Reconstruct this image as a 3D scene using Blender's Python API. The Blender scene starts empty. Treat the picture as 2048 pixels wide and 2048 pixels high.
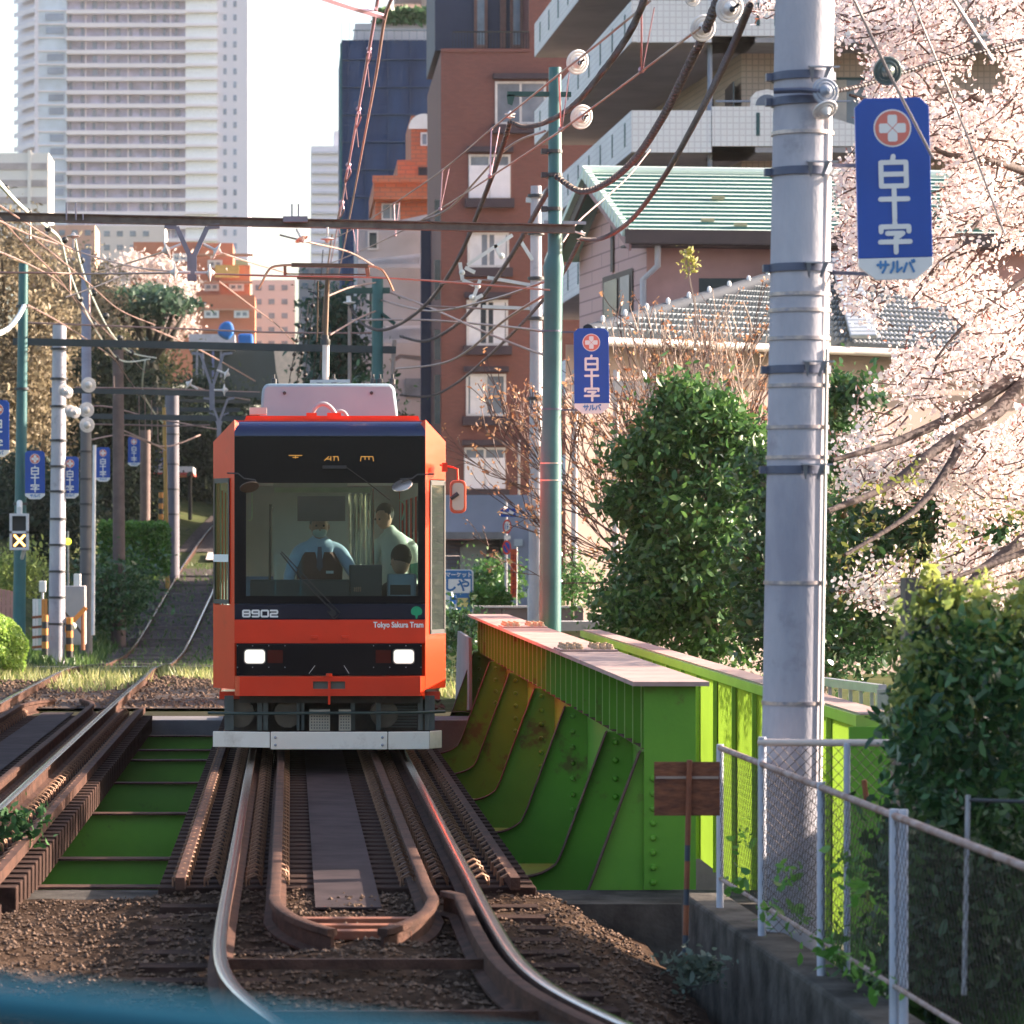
import bpy, bmesh, math, random
import numpy as np
from mathutils import Vector, Matrix
R = math.radians
random.seed(7); rng = np.random.default_rng(7)
sc = bpy.context.scene
COL = sc.collection
FPX, VX, VY, CZ = 7253.0, 580.0, 1083.0, 2.02      # focal length in photo pixels, vanishing point of the track, eye height over the rails
def P(px, py, Y):                                   # a point seen at a photo pixel, at distance Y along the track
    return Vector(((px-VX)*Y/FPX, Y, CZ-(py-VY)*Y/FPX))
def PX(px, Y): return (px-VX)*Y/FPX
def PZ(py, Y): return CZ-(py-VY)*Y/FPX
# ---------------------------------------------------------------- camera
cam = bpy.data.cameras.new('camera'); co = bpy.data.objects.new('camera', cam); COL.objects.link(co)
co.location = (0, 0, CZ); co.rotation_euler = (R(90), 0, 0)
cam.sensor_width = 36; cam.lens = FPX/2048*36
cam.shift_x = (1024-VX)/2048; cam.shift_y = -(1024-VY)/2048
cam.clip_start = .2; cam.clip_end = 5000
cam.dof.use_dof = True; cam.dof.focus_distance = 33.6; cam.dof.aperture_fstop = 5.6; cam.dof.aperture_blades = 7
sc.camera = co
# ---------------------------------------------------------------- sky and sun
SUN_EL, SUN_AZ = 21.5, 75.0                          # azimuth from +Y (down the track) towards +X (right)
w = bpy.data.worlds.new('World'); sc.world = w; w.use_nodes = True
nt = w.node_tree; nt.nodes.clear()
sky = nt.nodes.new('ShaderNodeTexSky'); sky.sky_type = 'NISHITA'; sky.sun_disc = False
sky.sun_elevation = R(SUN_EL); sky.sun_rotation = R(SUN_AZ); sky.dust_density = 3.5; sky.air_density = 1.0; sky.ozone_density = 1.0
bg = nt.nodes.new('ShaderNodeBackground'); bg.inputs['Strength'].default_value = .105
wo = nt.nodes.new('ShaderNodeOutputWorld')
nt.links.new(sky.outputs[0], bg.inputs[0]); nt.links.new(bg.outputs[0], wo.inputs[0])
sun = bpy.data.lights.new('sun', 'SUN'); so = bpy.data.objects.new('sun', sun); COL.objects.link(so)
sun.energy = 5.0; sun.angle = R(.55); sun.color = (1, .83, .68)
sd = Vector((math.cos(R(SUN_EL))*math.sin(R(SUN_AZ)), math.cos(R(SUN_EL))*math.cos(R(SUN_AZ)), math.sin(R(SUN_EL))))
so.rotation_euler = sd.to_track_quat('Z', 'Y').to_euler()
sc.view_settings.view_transform = 'Standard'; sc.view_settings.look = 'None'
sc.view_settings.gamma = 1; sc.view_settings.exposure = 2.08
# ---------------------------------------------------------------- materials
MATS = {}
def M(name, col, rough=.6, metal=0, var=.12, scale=3.0, col2=None, bump=0.0, bscale=30.0, trans=0.0, emit=None, es=0, coat=0, stretch=None, spec=.5):
    if name in MATS: return MATS[name]
    m = bpy.data.materials.new(name); m.use_nodes = True; n = m.node_tree; b = n.nodes['Principled BSDF']
    b.inputs['Roughness'].default_value = rough; b.inputs['Metallic'].default_value = metal
    b.inputs['Specular IOR Level'].default_value = spec
    if coat: b.inputs['Coat Weight'].default_value = coat; b.inputs['Coat Roughness'].default_value = .05
    tc = n.nodes.new('ShaderNodeTexCoord'); mp = n.nodes.new('ShaderNodeMapping')
    n.links.new(tc.outputs['Object'], mp.inputs[0])
    if stretch: mp.inputs['Scale'].default_value = stretch
    nz = n.nodes.new('ShaderNodeTexNoise'); nz.inputs['Scale'].default_value = scale; nz.inputs['Detail'].default_value = 7; nz.inputs['Roughness'].default_value = .62
    n.links.new(mp.outputs[0], nz.inputs['Vector'])
    cr = n.nodes.new('ShaderNodeValToRGB'); cr.color_ramp.elements[0].position = .34; cr.color_ramp.elements[1].position = .66
    c2 = col2 if col2 else [min(1, c*(1+var)) for c in col]; c1 = [c*(1-var) for c in col] if not col2 else col
    cr.color_ramp.elements[0].color = (*c1, 1); cr.color_ramp.elements[1].color = (*c2, 1)
    n.links.new(nz.outputs[0], cr.inputs[0]); n.links.new(cr.outputs[0], b.inputs['Base Color'])
    if bump:
        n2 = n.nodes.new('ShaderNodeTexNoise'); n2.inputs['Scale'].default_value = bscale; n2.inputs['Detail'].default_value = 5
        n.links.new(mp.outputs[0], n2.inputs['Vector'])
        bp = n.nodes.new('ShaderNodeBump'); bp.inputs['Strength'].default_value = bump; bp.inputs['Distance'].default_value = .02
        n.links.new(n2.outputs[0], bp.inputs['Height']); n.links.new(bp.outputs[0], b.inputs['Normal'])
    if emit: b.inputs['Emission Color'].default_value = (*emit, 1); b.inputs['Emission Strength'].default_value = es
    if trans:
        tr = n.nodes.new('ShaderNodeBsdfTranslucent'); n.links.new(cr.outputs[0], tr.inputs[0])
        mx = n.nodes.new('ShaderNodeMixShader'); mx.inputs[0].default_value = trans
        n.links.new(b.outputs[0], mx.inputs[1]); n.links.new(tr.outputs[0], mx.inputs[2])
        n.links.new(mx.outputs[0], n.nodes['Material Output'].inputs[0])
    MATS[name] = m; return m
def Mleaf(name, ca, cb, trans=.35, rough=.45):       # leaf colours vary leaf by leaf
    if name in MATS: return MATS[name]
    m = bpy.data.materials.new(name); m.use_nodes = True; n = m.node_tree; b = n.nodes['Principled BSDF']
    b.inputs['Roughness'].default_value = rough
    g = n.nodes.new('ShaderNodeNewGeometry'); cr = n.nodes.new('ShaderNodeValToRGB')
    cr.color_ramp.elements[0].color = (*ca, 1); cr.color_ramp.elements[1].color = (*cb, 1)
    n.links.new(g.outputs['Random Per Island'], cr.inputs[0]); n.links.new(cr.outputs[0], b.inputs['Base Color'])
    tr = n.nodes.new('ShaderNodeBsdfTranslucent'); n.links.new(cr.outputs[0], tr.inputs[0])
    mx = n.nodes.new('ShaderNodeMixShader'); mx.inputs[0].default_value = trans
    n.links.new(b.outputs[0], mx.inputs[1]); n.links.new(tr.outputs[0], mx.inputs[2]); n.links.new(mx.outputs[0], n.nodes['Material Output'].inputs[0])
    MATS[name] = m; return m
def Mglass(name, tint=(.8,.9,.88), refl=.0, rough=.02):
    if name in MATS: return MATS[name]
    m = bpy.data.materials.new(name); m.use_nodes = True; n = m.node_tree; n.nodes.clear()
    o = n.nodes.new('ShaderNodeOutputMaterial'); t = n.nodes.new('ShaderNodeBsdfTransparent'); t.inputs[0].default_value = (*tint, 1)
    g = n.nodes.new('ShaderNodeBsdfGlossy'); g.inputs['Roughness'].default_value = rough
    f = n.nodes.new('ShaderNodeFresnel'); f.inputs[0].default_value = 1.5
    a = n.nodes.new('ShaderNodeMath'); a.operation = 'ADD'; a.inputs[1].default_value = refl
    n.links.new(f.outputs[0], a.inputs[0]); mx = n.nodes.new('ShaderNodeMixShader')
    n.links.new(a.outputs[0], mx.inputs[0]); n.links.new(t.outputs[0], mx.inputs[1]); n.links.new(g.outputs[0], mx.inputs[2]); n.links.new(mx.outputs[0], o.inputs[0])
    MATS[name] = m; return m
def Mbrick(name, c1, c2, mortar, sx, sy, axis='XZ', rough=.7, msize=.02, offset=.5, bump=.3):
    if name in MATS: return MATS[name]
    m = bpy.data.materials.new(name); m.use_nodes = True; n = m.node_tree; b = n.nodes['Principled BSDF']; b.inputs['Roughness'].default_value = rough
    tc = n.nodes.new('ShaderNodeTexCoord'); sp = n.nodes.new('ShaderNodeSeparateXYZ'); cb = n.nodes.new('ShaderNodeCombineXYZ')
    n.links.new(tc.outputs['Object'], sp.inputs[0])
    ad = n.nodes.new('ShaderNodeMath'); ad.operation = 'ADD'; n.links.new(sp.outputs[0], ad.inputs[0]); n.links.new(sp.outputs[1], ad.inputs[1])
    n.links.new(ad.outputs[0], cb.inputs[0]); n.links.new(sp.outputs[2], cb.inputs[1])
    br = n.nodes.new('ShaderNodeTexBrick'); br.offset = offset; br.inputs['Scale'].default_value = 1; br.inputs['Brick Width'].default_value = sx; br.inputs['Row Height'].default_value = sy
    br.inputs['Mortar Size'].default_value = msize; br.inputs['Color1'].default_value = (*c1, 1); br.inputs['Color2'].default_value = (*c2, 1); br.inputs['Mortar'].default_value = (*mortar, 1)
    n.links.new(cb.outputs[0], br.inputs[0])
    nz = n.nodes.new('ShaderNodeTexNoise'); nz.inputs['Scale'].default_value = .35; nz.inputs['Detail'].default_value = 6; n.links.new(tc.outputs['Object'], nz.inputs['Vector'])
    mx = n.nodes.new('ShaderNodeMix'); mx.data_type = 'RGBA'; mx.blend_type = 'MULTIPLY'; mx.inputs[0].default_value = .5
    n.links.new(br.outputs[0], mx.inputs[6]); n.links.new(nz.outputs[0], mx.inputs[7]); 
    cr = n.nodes.new('ShaderNodeValToRGB'); cr.color_ramp.elements[0].position=.3; cr.color_ramp.elements[0].color=(.75,.75,.75,1); cr.color_ramp.elements[1].position=.7
    n.links.new(nz.outputs[0], cr.inputs[0]); n.links.new(cr.outputs[0], mx.inputs[7]); n.links.new(mx.outputs[2], b.inputs['Base Color'])
    MATS[name] = m; return m
# ---------------------------------------------------------------- objects
OFF = {}
def setp(o, label=None, cat=None, group=None, kind=None):
    if label: o['label'] = label
    if cat: o['category'] = cat
    if group: o['group'] = group
    if kind: o['kind'] = kind
    return o
def thing(name, label, cat, loc=(0,0,0), group=None, rotz=0):
    o = bpy.data.objects.new(name, None); COL.objects.link(o); o.location = loc; o.empty_display_size = .3
    o.rotation_euler = (0,0,rotz); OFF[o.name] = Vector(loc) if not rotz else Vector((0,0,0)); return setp(o, label, cat, group)
def link(name, me, mat, parent=None):
    me.materials.append(mat)
    o = bpy.data.objects.new(name, me); COL.objects.link(o)
    off = Vector((0,0,0))
    if parent is not None:
        off = OFF.get(parent.name, Vector((0,0,0))); o.parent = parent
    OFF[o.name] = off
    if off.length > 0: me.transform(Matrix.Translation(-off))
    return o
def copy_tree(o, parent=None):
    c = o.copy(); COL.objects.link(c)
    if parent is not None: c.parent = parent
    for ch in [x for x in KIDS.get(o.name, [])]: KIDS.setdefault(c.name, []).append(copy_tree(ch, c))
    return c
KIDS = {}
class G:
    def __init__(s): s.v = []; s.f = []
    def add(s, v, f):
        n = len(s.v); s.v += [tuple(p) for p in v]; s.f += [tuple(i+n for i in q) for q in f]; return s
    def box(s, x0, x1, y0, y1, z0, z1):
        if x0 > x1: x0, x1 = x1, x0
        if y0 > y1: y0, y1 = y1, y0
        if z0 > z1: z0, z1 = z1, z0
        return s.add([(x0,y0,z0),(x1,y0,z0),(x1,y1,z0),(x0,y1,z0),(x0,y0,z1),(x1,y0,z1),(x1,y1,z1),(x0,y1,z1)],
              [(0,3,2,1),(4,5,6,7),(0,1,5,4),(1,2,6,5),(2,3,7,6),(3,0,4,7)])
    def beam(s, a, b, w, h, up=(0,0,1)):
        a = Vector(a); b = Vector(b); d = (b-a).normalized(); u = Vector(up); x = d.cross(u)
        if x.length < 1e-4: x = d.cross(Vector((1,0,0)))
        x.normalize(); z = x.cross(d).normalized(); x *= w/2; z *= h/2
        return s.add([a-x-z, a+x-z, a+x+z, a-x+z, b-x-z, b+x-z, b+x+z, b-x+z], [(0,1,2,3),(7,6,5,4),(0,4,5,1),(1,5,6,2),(2,6,7,3),(3,7,4,0)])
    def tube(s, pts, r, n=6, caps=True):
        pts = [Vector(p) for p in pts]; rs = r if isinstance(r, (list, tuple)) else [r]*len(pts); base = len(s.v); prev = None
        for i, p in enumerate(pts):
            d = (pts[min(i+1, len(pts)-1)]-pts[max(i-1, 0)])
            d = d.normalized() if d.length > 1e-9 else Vector((0,0,1))
            if prev is None:
                x = d.cross(Vector((0,0,1)));
                if x.length < .05: x = d.cross(Vector((0,1,0)))
            else:
                x = prev-d*prev.dot(d)
                if x.length < 1e-5: x = d.cross(Vector((0,0,1)))
            x.normalize(); prev = x; y = d.cross(x)
            for k in range(n):
                a = 2*math.pi*k/n; s.v.append(tuple(p+(x*math.cos(a)+y*math.sin(a))*rs[i]))
        for i in range(len(pts)-1):
            for k in range(n):
                a = base+i*n+k; b = base+i*n+(k+1)%n; s.f.append((a, b, b+n, a+n))
        if caps:
            s.f.append(tuple(base+k for k in range(n))[::-1]); e = base+(len(pts)-1)*n; s.f.append(tuple(e+k for k in range(n)))
        return s
    def prism(s, poly, y0, y1, ax='y'):               # poly in (x,z) pushed along y, or (y,z) along x, or (x,y) along z
        n = len(poly)
        def q(a, b, t): return (a, t, b) if ax == 'y' else ((t, a, b) if ax == 'x' else (a, b, t))
        v = [q(a, b, y0) for a, b in poly]+[q(a, b, y1) for a, b in poly]
        f = [tuple(range(n)), tuple(range(2*n-1, n-1, -1))]+[(i, n+i, n+(i+1) % n, (i+1) % n) for i in range(n)]
        return s.add(v, f)
    def poly(s, pts): return s.add(pts, [tuple(range(len(pts)))])
    def lathe(s, prof, c, axis=(0,0,1), n=16, scale=(1,1,1)):   # prof: (radius, height) along axis
        c = Vector(c); q = Vector((0,0,1)).rotation_difference(Vector(axis).normalized()); base = len(s.v)
        for r, h in prof:
            for k in range(n):
                a = 2*math.pi*k/n; p = Vector((r*math.cos(a)*scale[0], r*math.sin(a)*scale[1], h*scale[2])); s.v.append(tuple(c+q@p))
        for i in range(len(prof)-1):
            for k in range(n): a = base+i*n+k; b = base+i*n+(k+1) % n; s.f.append((a, b, b+n, a+n))
        s.f.append(tuple(base+k for k in range(n))[::-1]); e = base+(len(prof)-1)*n; s.f.append(tuple(e+k for k in range(n)))
        return s
    def ball(s, c, r, n=10, m=7):
        rr = r if isinstance(r, (tuple, list)) else (r, r, r)
        return s.lathe([(math.sin(math.pi*(i+.02)/(m+.04)), -math.cos(math.pi*(i+.02)/(m+.04))) for i in range(m+1)], c, n=n, scale=rr)
    def each(s, name, mat, parent=None, smooth=None, bevel=0, most=100):   # every separate piece becomes a part of its own
        p = list(range(len(s.v)))
        def r(i):
            while p[i] != i: p[i] = p[p[i]]; i = p[i]
            return i
        for f in s.f:
            a = r(f[0])
            for j in f[1:]: p[r(j)] = a
        grp = {}
        for f in s.f: grp.setdefault(r(f[0]), []).append(f)
        out = []; rest = G()
        for k, (key, fs) in enumerate(grp.items()):
            ids = sorted({i for f in fs for i in f}); mp = {i: n for n, i in enumerate(ids)}
            vv = [s.v[i] for i in ids]; ff = [tuple(mp[i] for i in f) for f in fs]
            if k < most: g = G(); g.v = vv; g.f = ff; out.append(g.build(name, mat, parent, smooth, bevel))
            else: rest.add(vv, ff)
        if rest.v: rest.build(name, mat, parent, smooth, bevel)['kind'] = 'stuff'
        return out[0]
    def build(s, name, mat, parent=None, smooth=None, bevel=0, label=None):
        me = bpy.data.meshes.new(name); me.from_pydata(s.v, [], s.f); me.update()
        bm = bmesh.new(); bm.from_mesh(me); bmesh.ops.recalc_face_normals(bm, faces=bm.faces); bm.to_mesh(me); bm.free()
        if smooth:
            me.polygons.foreach_set('use_smooth', [True]*len(me.polygons)); me.set_sharp_from_angle(angle=R(smooth if smooth > 1 else 40))
        o = link(name, me, mat, parent)
        if parent is not None: KIDS.setdefault(parent.name, []).append(o)
        if bevel:
            b = o.modifiers.new('bevel', 'BEVEL'); b.width = bevel; b.segments = 2; b.limit_method = 'ANGLE'; b.angle_limit = R(35)
        if label: o['label'] = label
        return o
def cat(name, pts, mat, r, parent=None, n=6, smooth=60): return G().tube(pts, r, n).build(name, mat, parent, smooth)
def catmull(pts, k=8):
    pts = [Vector(p) for p in pts]; out = []
    for i in range(len(pts)-1):
        p0 = pts[max(i-1, 0)]; p1 = pts[i]; p2 = pts[i+1]; p3 = pts[min(i+2, len(pts)-1)]
        for j in range(k):
            t = j/k; out.append(.5*((2*p1)+(p2-p0)*t+(2*p0-5*p1+4*p2-p3)*t*t+(3*p1-p0-3*p2+p3)*t**3))
    out.append(pts[-1]); return out
def wirepts(L, k=8): return catmull([P(*q) for q in L], k)
def quads_mesh(name, V, mat, parent=None, nv=4):      # V: (N, nv, 3) array -> one mesh of N polygons
    V = np.asarray(V, dtype=np.float32); N = V.shape[0]
    me = bpy.data.meshes.new(name); me.vertices.add(N*nv); me.vertices.foreach_set('co', V.reshape(-1))
    me.loops.add(N*nv); me.loops.foreach_set('vertex_index', np.arange(N*nv, dtype=np.int32))
    me.polygons.add(N); me.polygons.foreach_set('loop_start', np.arange(0, N*nv, nv, dtype=np.int32)); me.polygons.foreach_set('loop_total', np.full(N, nv, dtype=np.int32))
    me.update(calc_edges=True)
    o = link(name, me, mat, parent)
    if parent is not None: KIDS.setdefault(parent.name, []).append(o)
    return o
def leaves(name, C, size, mat, parent=None, aspect=.45, droop=0.0, sv=.45):
    C = np.asarray(C); N = len(C); a = rng.normal(size=(N,3)); a[:,2] -= droop; a /= np.linalg.norm(a, axis=1)[:,None]
    b = rng.normal(size=(N,3)); b -= a*(a*b).sum(1)[:,None]; b /= np.linalg.norm(b, axis=1)[:,None]
    s = size*(1+sv*rng.normal(size=N)).clip(.4, 2)[:,None]
    c = np.cross(a, b)*s*.12; w = b*s*aspect*.5
    V = np.stack([C-a*s*.5-c, C-a*s*.18+w*.9, C+a*s*.18+w*.85, C+a*s*.5-c, C+a*s*.18-w*.85, C-a*s*.18-w*.9], axis=1)
    return quads_mesh(name, V, mat, parent, 6)
def crown(c, rad, nclump, per, cr=.3, shell=.75, flat=1.0):   # clumped leaf positions in an ellipsoid
    c = np.array(c); rad = np.array(rad); out = []
    for i in range(nclump):
        d = rng.normal(size=3); d /= np.linalg.norm(d); rr = (shell+(1-shell)*rng.random()) if rng.random() < .8 else rng.random()*shell
        rr *= 1+.16*math.sin(5*d[0]+3*d[2])*math.cos(4*d[1])
        k = c+d*rad*rr; n = int(per*rng.uniform(.5, 1.4)); s = cr*rng.uniform(.6, 1.4)
        out.append(k+rng.normal(size=(n,3))*s*np.array([1,1,.7*flat]))
    return np.concatenate(out)
def grow(g, p, d, L, r, depth, tips, spread=.5, up=.15, seg=3, kids=(2,3), shrink=.72, minr=.004, pts=None):
    P0 = Vector(p); d = Vector(d).normalized(); path = [P0.copy()]; rs = [r]
    for i in range(seg):
        d = (d+Vector((random.gauss(0,.12), random.gauss(0,.12), random.gauss(0,.10)+up*.25))).normalized()
        P0 = P0+d*(L/seg); path.append(P0.copy()); rs.append(max(minr, r*(1-.35*(i+1)/seg)))
        if pts is not None and depth <= 2: pts.append((P0.copy(), d.copy()))
    g.tube(path, rs, 5 if r > .02 else 3, caps=False)
    if depth == 0: tips.append((P0, d)); return
    for k in range(random.randint(*kids)):
        nd = (d+Vector((random.gauss(0,spread), random.gauss(0,spread), random.gauss(0,spread*.8)+up))).normalized()
        st = path[-1] if k == 0 else path[random.randint(max(1, seg-2), seg)]
        grow(g, st, nd, L*shrink*random.uniform(.75, 1.15), rs[-1]*random.uniform(.6,.85), depth-1, tips, spread, up, seg, kids, shrink, minr, pts)
# flat lettering made of round-ended strokes, facing -Y; unit box glyphs
def strokes(name, items, mat, parent, y, w):           # items: list of (x0, z0, sx, sz, [polyline...])
    g = G(); i = 0
    for x0, z0, sx, sz, L in items:
        for pl in L:
            pl = [(x0+a*sx, z0+b*sz) for a, b in pl]
            for k, (a, b) in enumerate(pl):
                i += 1; yy = y-.00012*(i % 14); g.poly([(a+w/2*math.cos(t*math.pi/5), yy, b+w/2*math.sin(t*math.pi/5)) for t in range(10)])
                if k:
                    a0, b0 = pl[k-1]; dx, dz = a-a0, b-b0; l = math.hypot(dx, dz) or 1; nx, nz = -dz/l*w/2, dx/l*w/2; yy = y-.002-.00012*(i % 14)
                    g.poly([(a0+nx, yy, b0+nz), (a+nx, yy, b+nz), (a-nx, yy, b-nz), (a0-nx, yy, b0-nz)])
    return g.build(name, mat, parent)
def text(name, s, mat, parent, loc, size, rot=(R(90),0,0), offset=0.0, align='CENTER', sx=1.0):
    cu = bpy.data.curves.new(name+'_curve', 'FONT'); cu.body = s; cu.size = size; cu.align_x = align; cu.align_y = 'CENTER'; cu.offset = offset; cu.resolution_u = 3
    t = bpy.data.objects.new('tmp_text', cu); COL.objects.link(t)
    dg = bpy.context.evaluated_depsgraph_get(); me = bpy.data.meshes.new_from_object(t.evaluated_get(dg)); bpy.data.objects.remove(t)
    me.transform(Matrix.Translation(loc) @ (Vector(rot).length and __import__('mathutils').Euler(rot).to_matrix().to_4x4() or Matrix()) @ Matrix.Diagonal((sx,1,1,1)))
    me.materials.clear(); o = link(name, me, mat, parent)
    if parent is not None: KIDS.setdefault(parent.name, []).append(o)
    return o
# ---------------------------------------------------------------- palette
RUST = M('rusty_steel', (.045,.024,.019), .8, .0, spec=.12, col2=(.105,.052,.037), scale=6, bump=.4, bscale=60)
RUSTB = M('bright_rust', (.30,.09,.035), .75, col2=(.16,.055,.03), scale=5, bump=.3)
RAILTOP = M('polished_rail', (.42,.38,.37), .17, 1.0, var=.1, scale=8)
GREEN = M('green_paint', (.095,.26,.022), .55, col2=(.13,.32,.027), spec=.3, scale=1.2, bump=.06, bscale=40)
FLANGE = M('faded_flange_paint', (.30,.19,.17), .65, col2=(.38,.27,.24), scale=2)
CONC = M('concrete', (.30,.28,.29), .85, spec=.2, col2=(.40,.37,.38), scale=2.5, bump=.25, bscale=50)
POLEC = M('pole_concrete', (.30,.29,.34), .85, col2=(.52,.50,.53), scale=1.6, bump=.15, bscale=60, stretch=(1,1,.35))
PGREEN = M('pole_green_paint', (.022,.10,.105), .42, col2=(.035,.135,.14), scale=2, bump=.08, bscale=120)
DARKM = M('dark_metal', (.05,.05,.055), .5, .3, scale=8)
GALV = M('galvanised_steel', (.33,.34,.38), .45, .6, scale=10)
def rusty(m, lo=.60, hi=.68, col=(.10,.045,.02), sc=1.7, amt=.75):   # patches of wear with their own shape
    n = m.node_tree; b = n.nodes['Principled BSDF']; src = b.inputs['Base Color'].links[0].from_socket
    tc = n.nodes.new('ShaderNodeTexCoord'); nz = n.nodes.new('ShaderNodeTexNoise'); nz.inputs['Scale'].default_value = sc; nz.inputs['Detail'].default_value = 11; nz.inputs['Roughness'].default_value = .72; n.links.new(tc.outputs['Object'], nz.inputs['Vector'])
    mr = n.nodes.new('ShaderNodeMapRange'); mr.inputs[1].default_value = lo; mr.inputs[2].default_value = hi; mr.inputs[4].default_value = amt; n.links.new(nz.outputs[0], mr.inputs[0])
    mx = n.nodes.new('ShaderNodeMix'); mx.data_type = 'RGBA'; n.links.new(mr.outputs[0], mx.inputs[0]); n.links.new(src, mx.inputs[6]); mx.inputs[7].default_value = (*col, 1); n.links.new(mx.outputs[2], b.inputs['Base Color'])
rusty(GREEN, .56, .64); rusty(FLANGE, .54, .66, (.16,.09,.075), 2.2, .7); rusty(POLEC, .56, .70, (.16,.145,.17), 2.6, .55)
WHITE = M('white_paint', (.75,.74,.73), .45, var=.05)
BLACK = M('black_rubber', (.018,.018,.02), .5)
PORC = M('porcelain', (.78,.74,.72), .2, var=.06, scale=12)
HAZE = 0.00008
# ================================================================ track profile
def smooth_interp(x, xs, ys):
    if x <= xs[0]: return ys[0]
    for i in range(len(xs)-1):
        if x <= xs[i+1]:
            t = (x-xs[i])/(xs[i+1]-xs[i]); d0 = (ys[i+1]-ys[max(i-1,0)])/(xs[i+1]-xs[max(i-1,0)]) if i else 0; d1 = (ys[min(i+2,len(ys)-1)]-ys[i])/(xs[min(i+2,len(ys)-1)]-xs[i])
            h = xs[i+1]-xs[i]; return (2*t**3-3*t*t+1)*ys[i]+(t**3-2*t*t+t)*h*d0+(-2*t**3+3*t*t)*ys[i+1]+(t**3-t*t)*h*d1
    return ys[-1]
ZX = [0, 50, 60, 70, 84, 99, 112, 130, 150, 170, 190, 215, 250]; ZY = [0, 0, -.10, -.36, -.76, -.80, .18, 1.48, 2.85, 4.2, 5.4, 6.5, 7.0]
XX = [0, 12, 13.5, 14.5, 15.5, 16.5, 17.5, 19, 22, 52, 62, 84, 99, 112, 130, 150, 175, 200, 230]
XYv = [2.6, 1.55, 1.12, .84, .62, .46, .385, .36, .36, .36, .22, -.16, -.26, .02, .35, .95, 2.4, 4.8, 9.0]
def tz(y): return smooth_interp(y, ZX, ZY)
def tx(y):
    if y < 52: return smooth_interp(y, XX[1:10], XYv[1:10]) if y > 12 else 1.55+(12-y)*.35
    return smooth_interp(y, XX[9:], XYv[9:])
def txl(y): return tx(y)-3.27 if y > 23 else -2.91-(.36-.36)+(.36-.36)+max(0, (23-y))**1.5*-.006
# near ground, this side of the river
GRAV = M('gravel_soil', (.024,.015,.011), 1.0, spec=.02, col2=(.075,.048,.034), scale=9, bump=1.0, bscale=35)
GRAVL = M('ballast_stone', (.05,.032,.024), 1.0, spec=.05, col2=(.20,.135,.10), scale=14, bump=.5)
def grid(name, xs, ys, fz, mat, **kw):
    nx, ny = len(xs), len(ys); v = [(x, y, fz(x, y)) for y in ys for x in xs]
    f = [(j*nx+i, j*nx+i+1, (j+1)*nx+i+1, (j+1)*nx+i) for j in range(ny-1) for i in range(nx-1)]
    g = G(); g.v = v; g.f = f; o = g.build(name, mat, None, 60); return setp(o, **kw)
from mathutils import noise
def near_z(x, y):
    n = noise.noise(Vector((x*1.3, y*1.3, 0)))*.05+noise.noise(Vector((x*5, y*5, 3)))*.03
    z = -.30+.14*max(0, 1-abs(x-tx(y))/1.6)**.5*(1 if y < 22.9 else max(0, 1-(y-22.9)*3))
    if x < -1.2:
        z += .17*math.exp(-((y-19.7)/1.6)**2)*min(1, (-1.2-x)/.8) - .05*max(0, (17-y))*.4
    c = tx(y)
    if x > c+1.25: z -= min(.45, (x-c-1.25)*.42)
    if y > 22.9: n *= .3
    return z+n
xs = list(np.linspace(-9, 2.3, 120)); ys = list(np.linspace(3, 23.5, 200))
grid('ground_near_bridge', xs, ys, near_z, GRAV, kind='structure')
# concrete abutments, near and far, and the river bed
g = G(); g.box(-14, 3.3, 23.5, 24.45, -6, -.33)
setp(g.build('near_abutment', M('dark_abutment', (.035,.030,.027), .95, spec=.05, col2=(.09,.08,.07), scale=4, bump=.4)), 'grey concrete abutment wall at the near end of the green bridge', 'abutment')  # very dark brown concrete over the whole block
g = G(); g.box(-16, 16, 45.2, 46.34, -6, -.21)
AB2 = M('dark_concrete', (.11,.10,.11), .85, col2=(.17,.155,.16), scale=1.5, bump=.2)  # dark grey concrete tone
setp(g.build('far_abutment', AB2), 'dark concrete abutment wall at the far end of the bridge, behind the tram', 'abutment')
g = G(); g.box(-60, 60, 20, 50, -6.2, -6); setp(g.build('river_bed', M('river_bed', (.03,.04,.035), .2)), kind='structure')
g = G(); g.box(3.0, 40, 14, 24.4, -6, -.62); setp(g.build('bank_near_right', M('bank_soil', (.05,.055,.03), .95, col2=(.08,.09,.04), scale=3)), kind='structure')
# far terrain as one sheet up to the horizon
def far_z(x, y):
    b = tz(y)-.16; c = tx(y)-1.6; d = abs(x-c)
    side = 0
    if x < c-3.2: side = min(1.1, (c-3.2-x)*.25)*min(1, max(0, (y-50)/15))+ (1.2*min(1, max(0,(c-5-x)/4)) if 92 < y < 160 else 0)
    z = b+side
    if x > c+4 and y < 200:
        t = min(1, (x-c-4)/3); z = b*(1-t)+(-.5 if y < 120 else min(7, -.5+(y-120)*.05))*t
    return z+noise.noise(Vector((x*.4, y*.4, 0)))*.06*min(1, max(0, (d-2.3)))
GRASSM = M('verge_grass_soil', (.045,.065,.022), 1.0, spec=.02, col2=(.10,.10,.05), scale=1.6, bump=.8, bscale=12)
xs = sorted(set([round(float(a), 3) for a in list(np.linspace(-14, 14, 71))+[-400,-150,-80,-40,-25,-18,18,25,40,80,150,400]]))
ys = list(np.linspace(46.35, 260, 150))+[320, 450, 700, 1000, 1600, 2600]
grid('far_ground', xs, ys, far_z, GRASSM, kind='structure')
g = G(); g.box(-900, 900, -60, 3, -1.2, -.9); g.box(-900, -9, 3, 23.5, -1.2, -.5); setp(g.build('ground_behind', GRAV), kind='structure')
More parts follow.
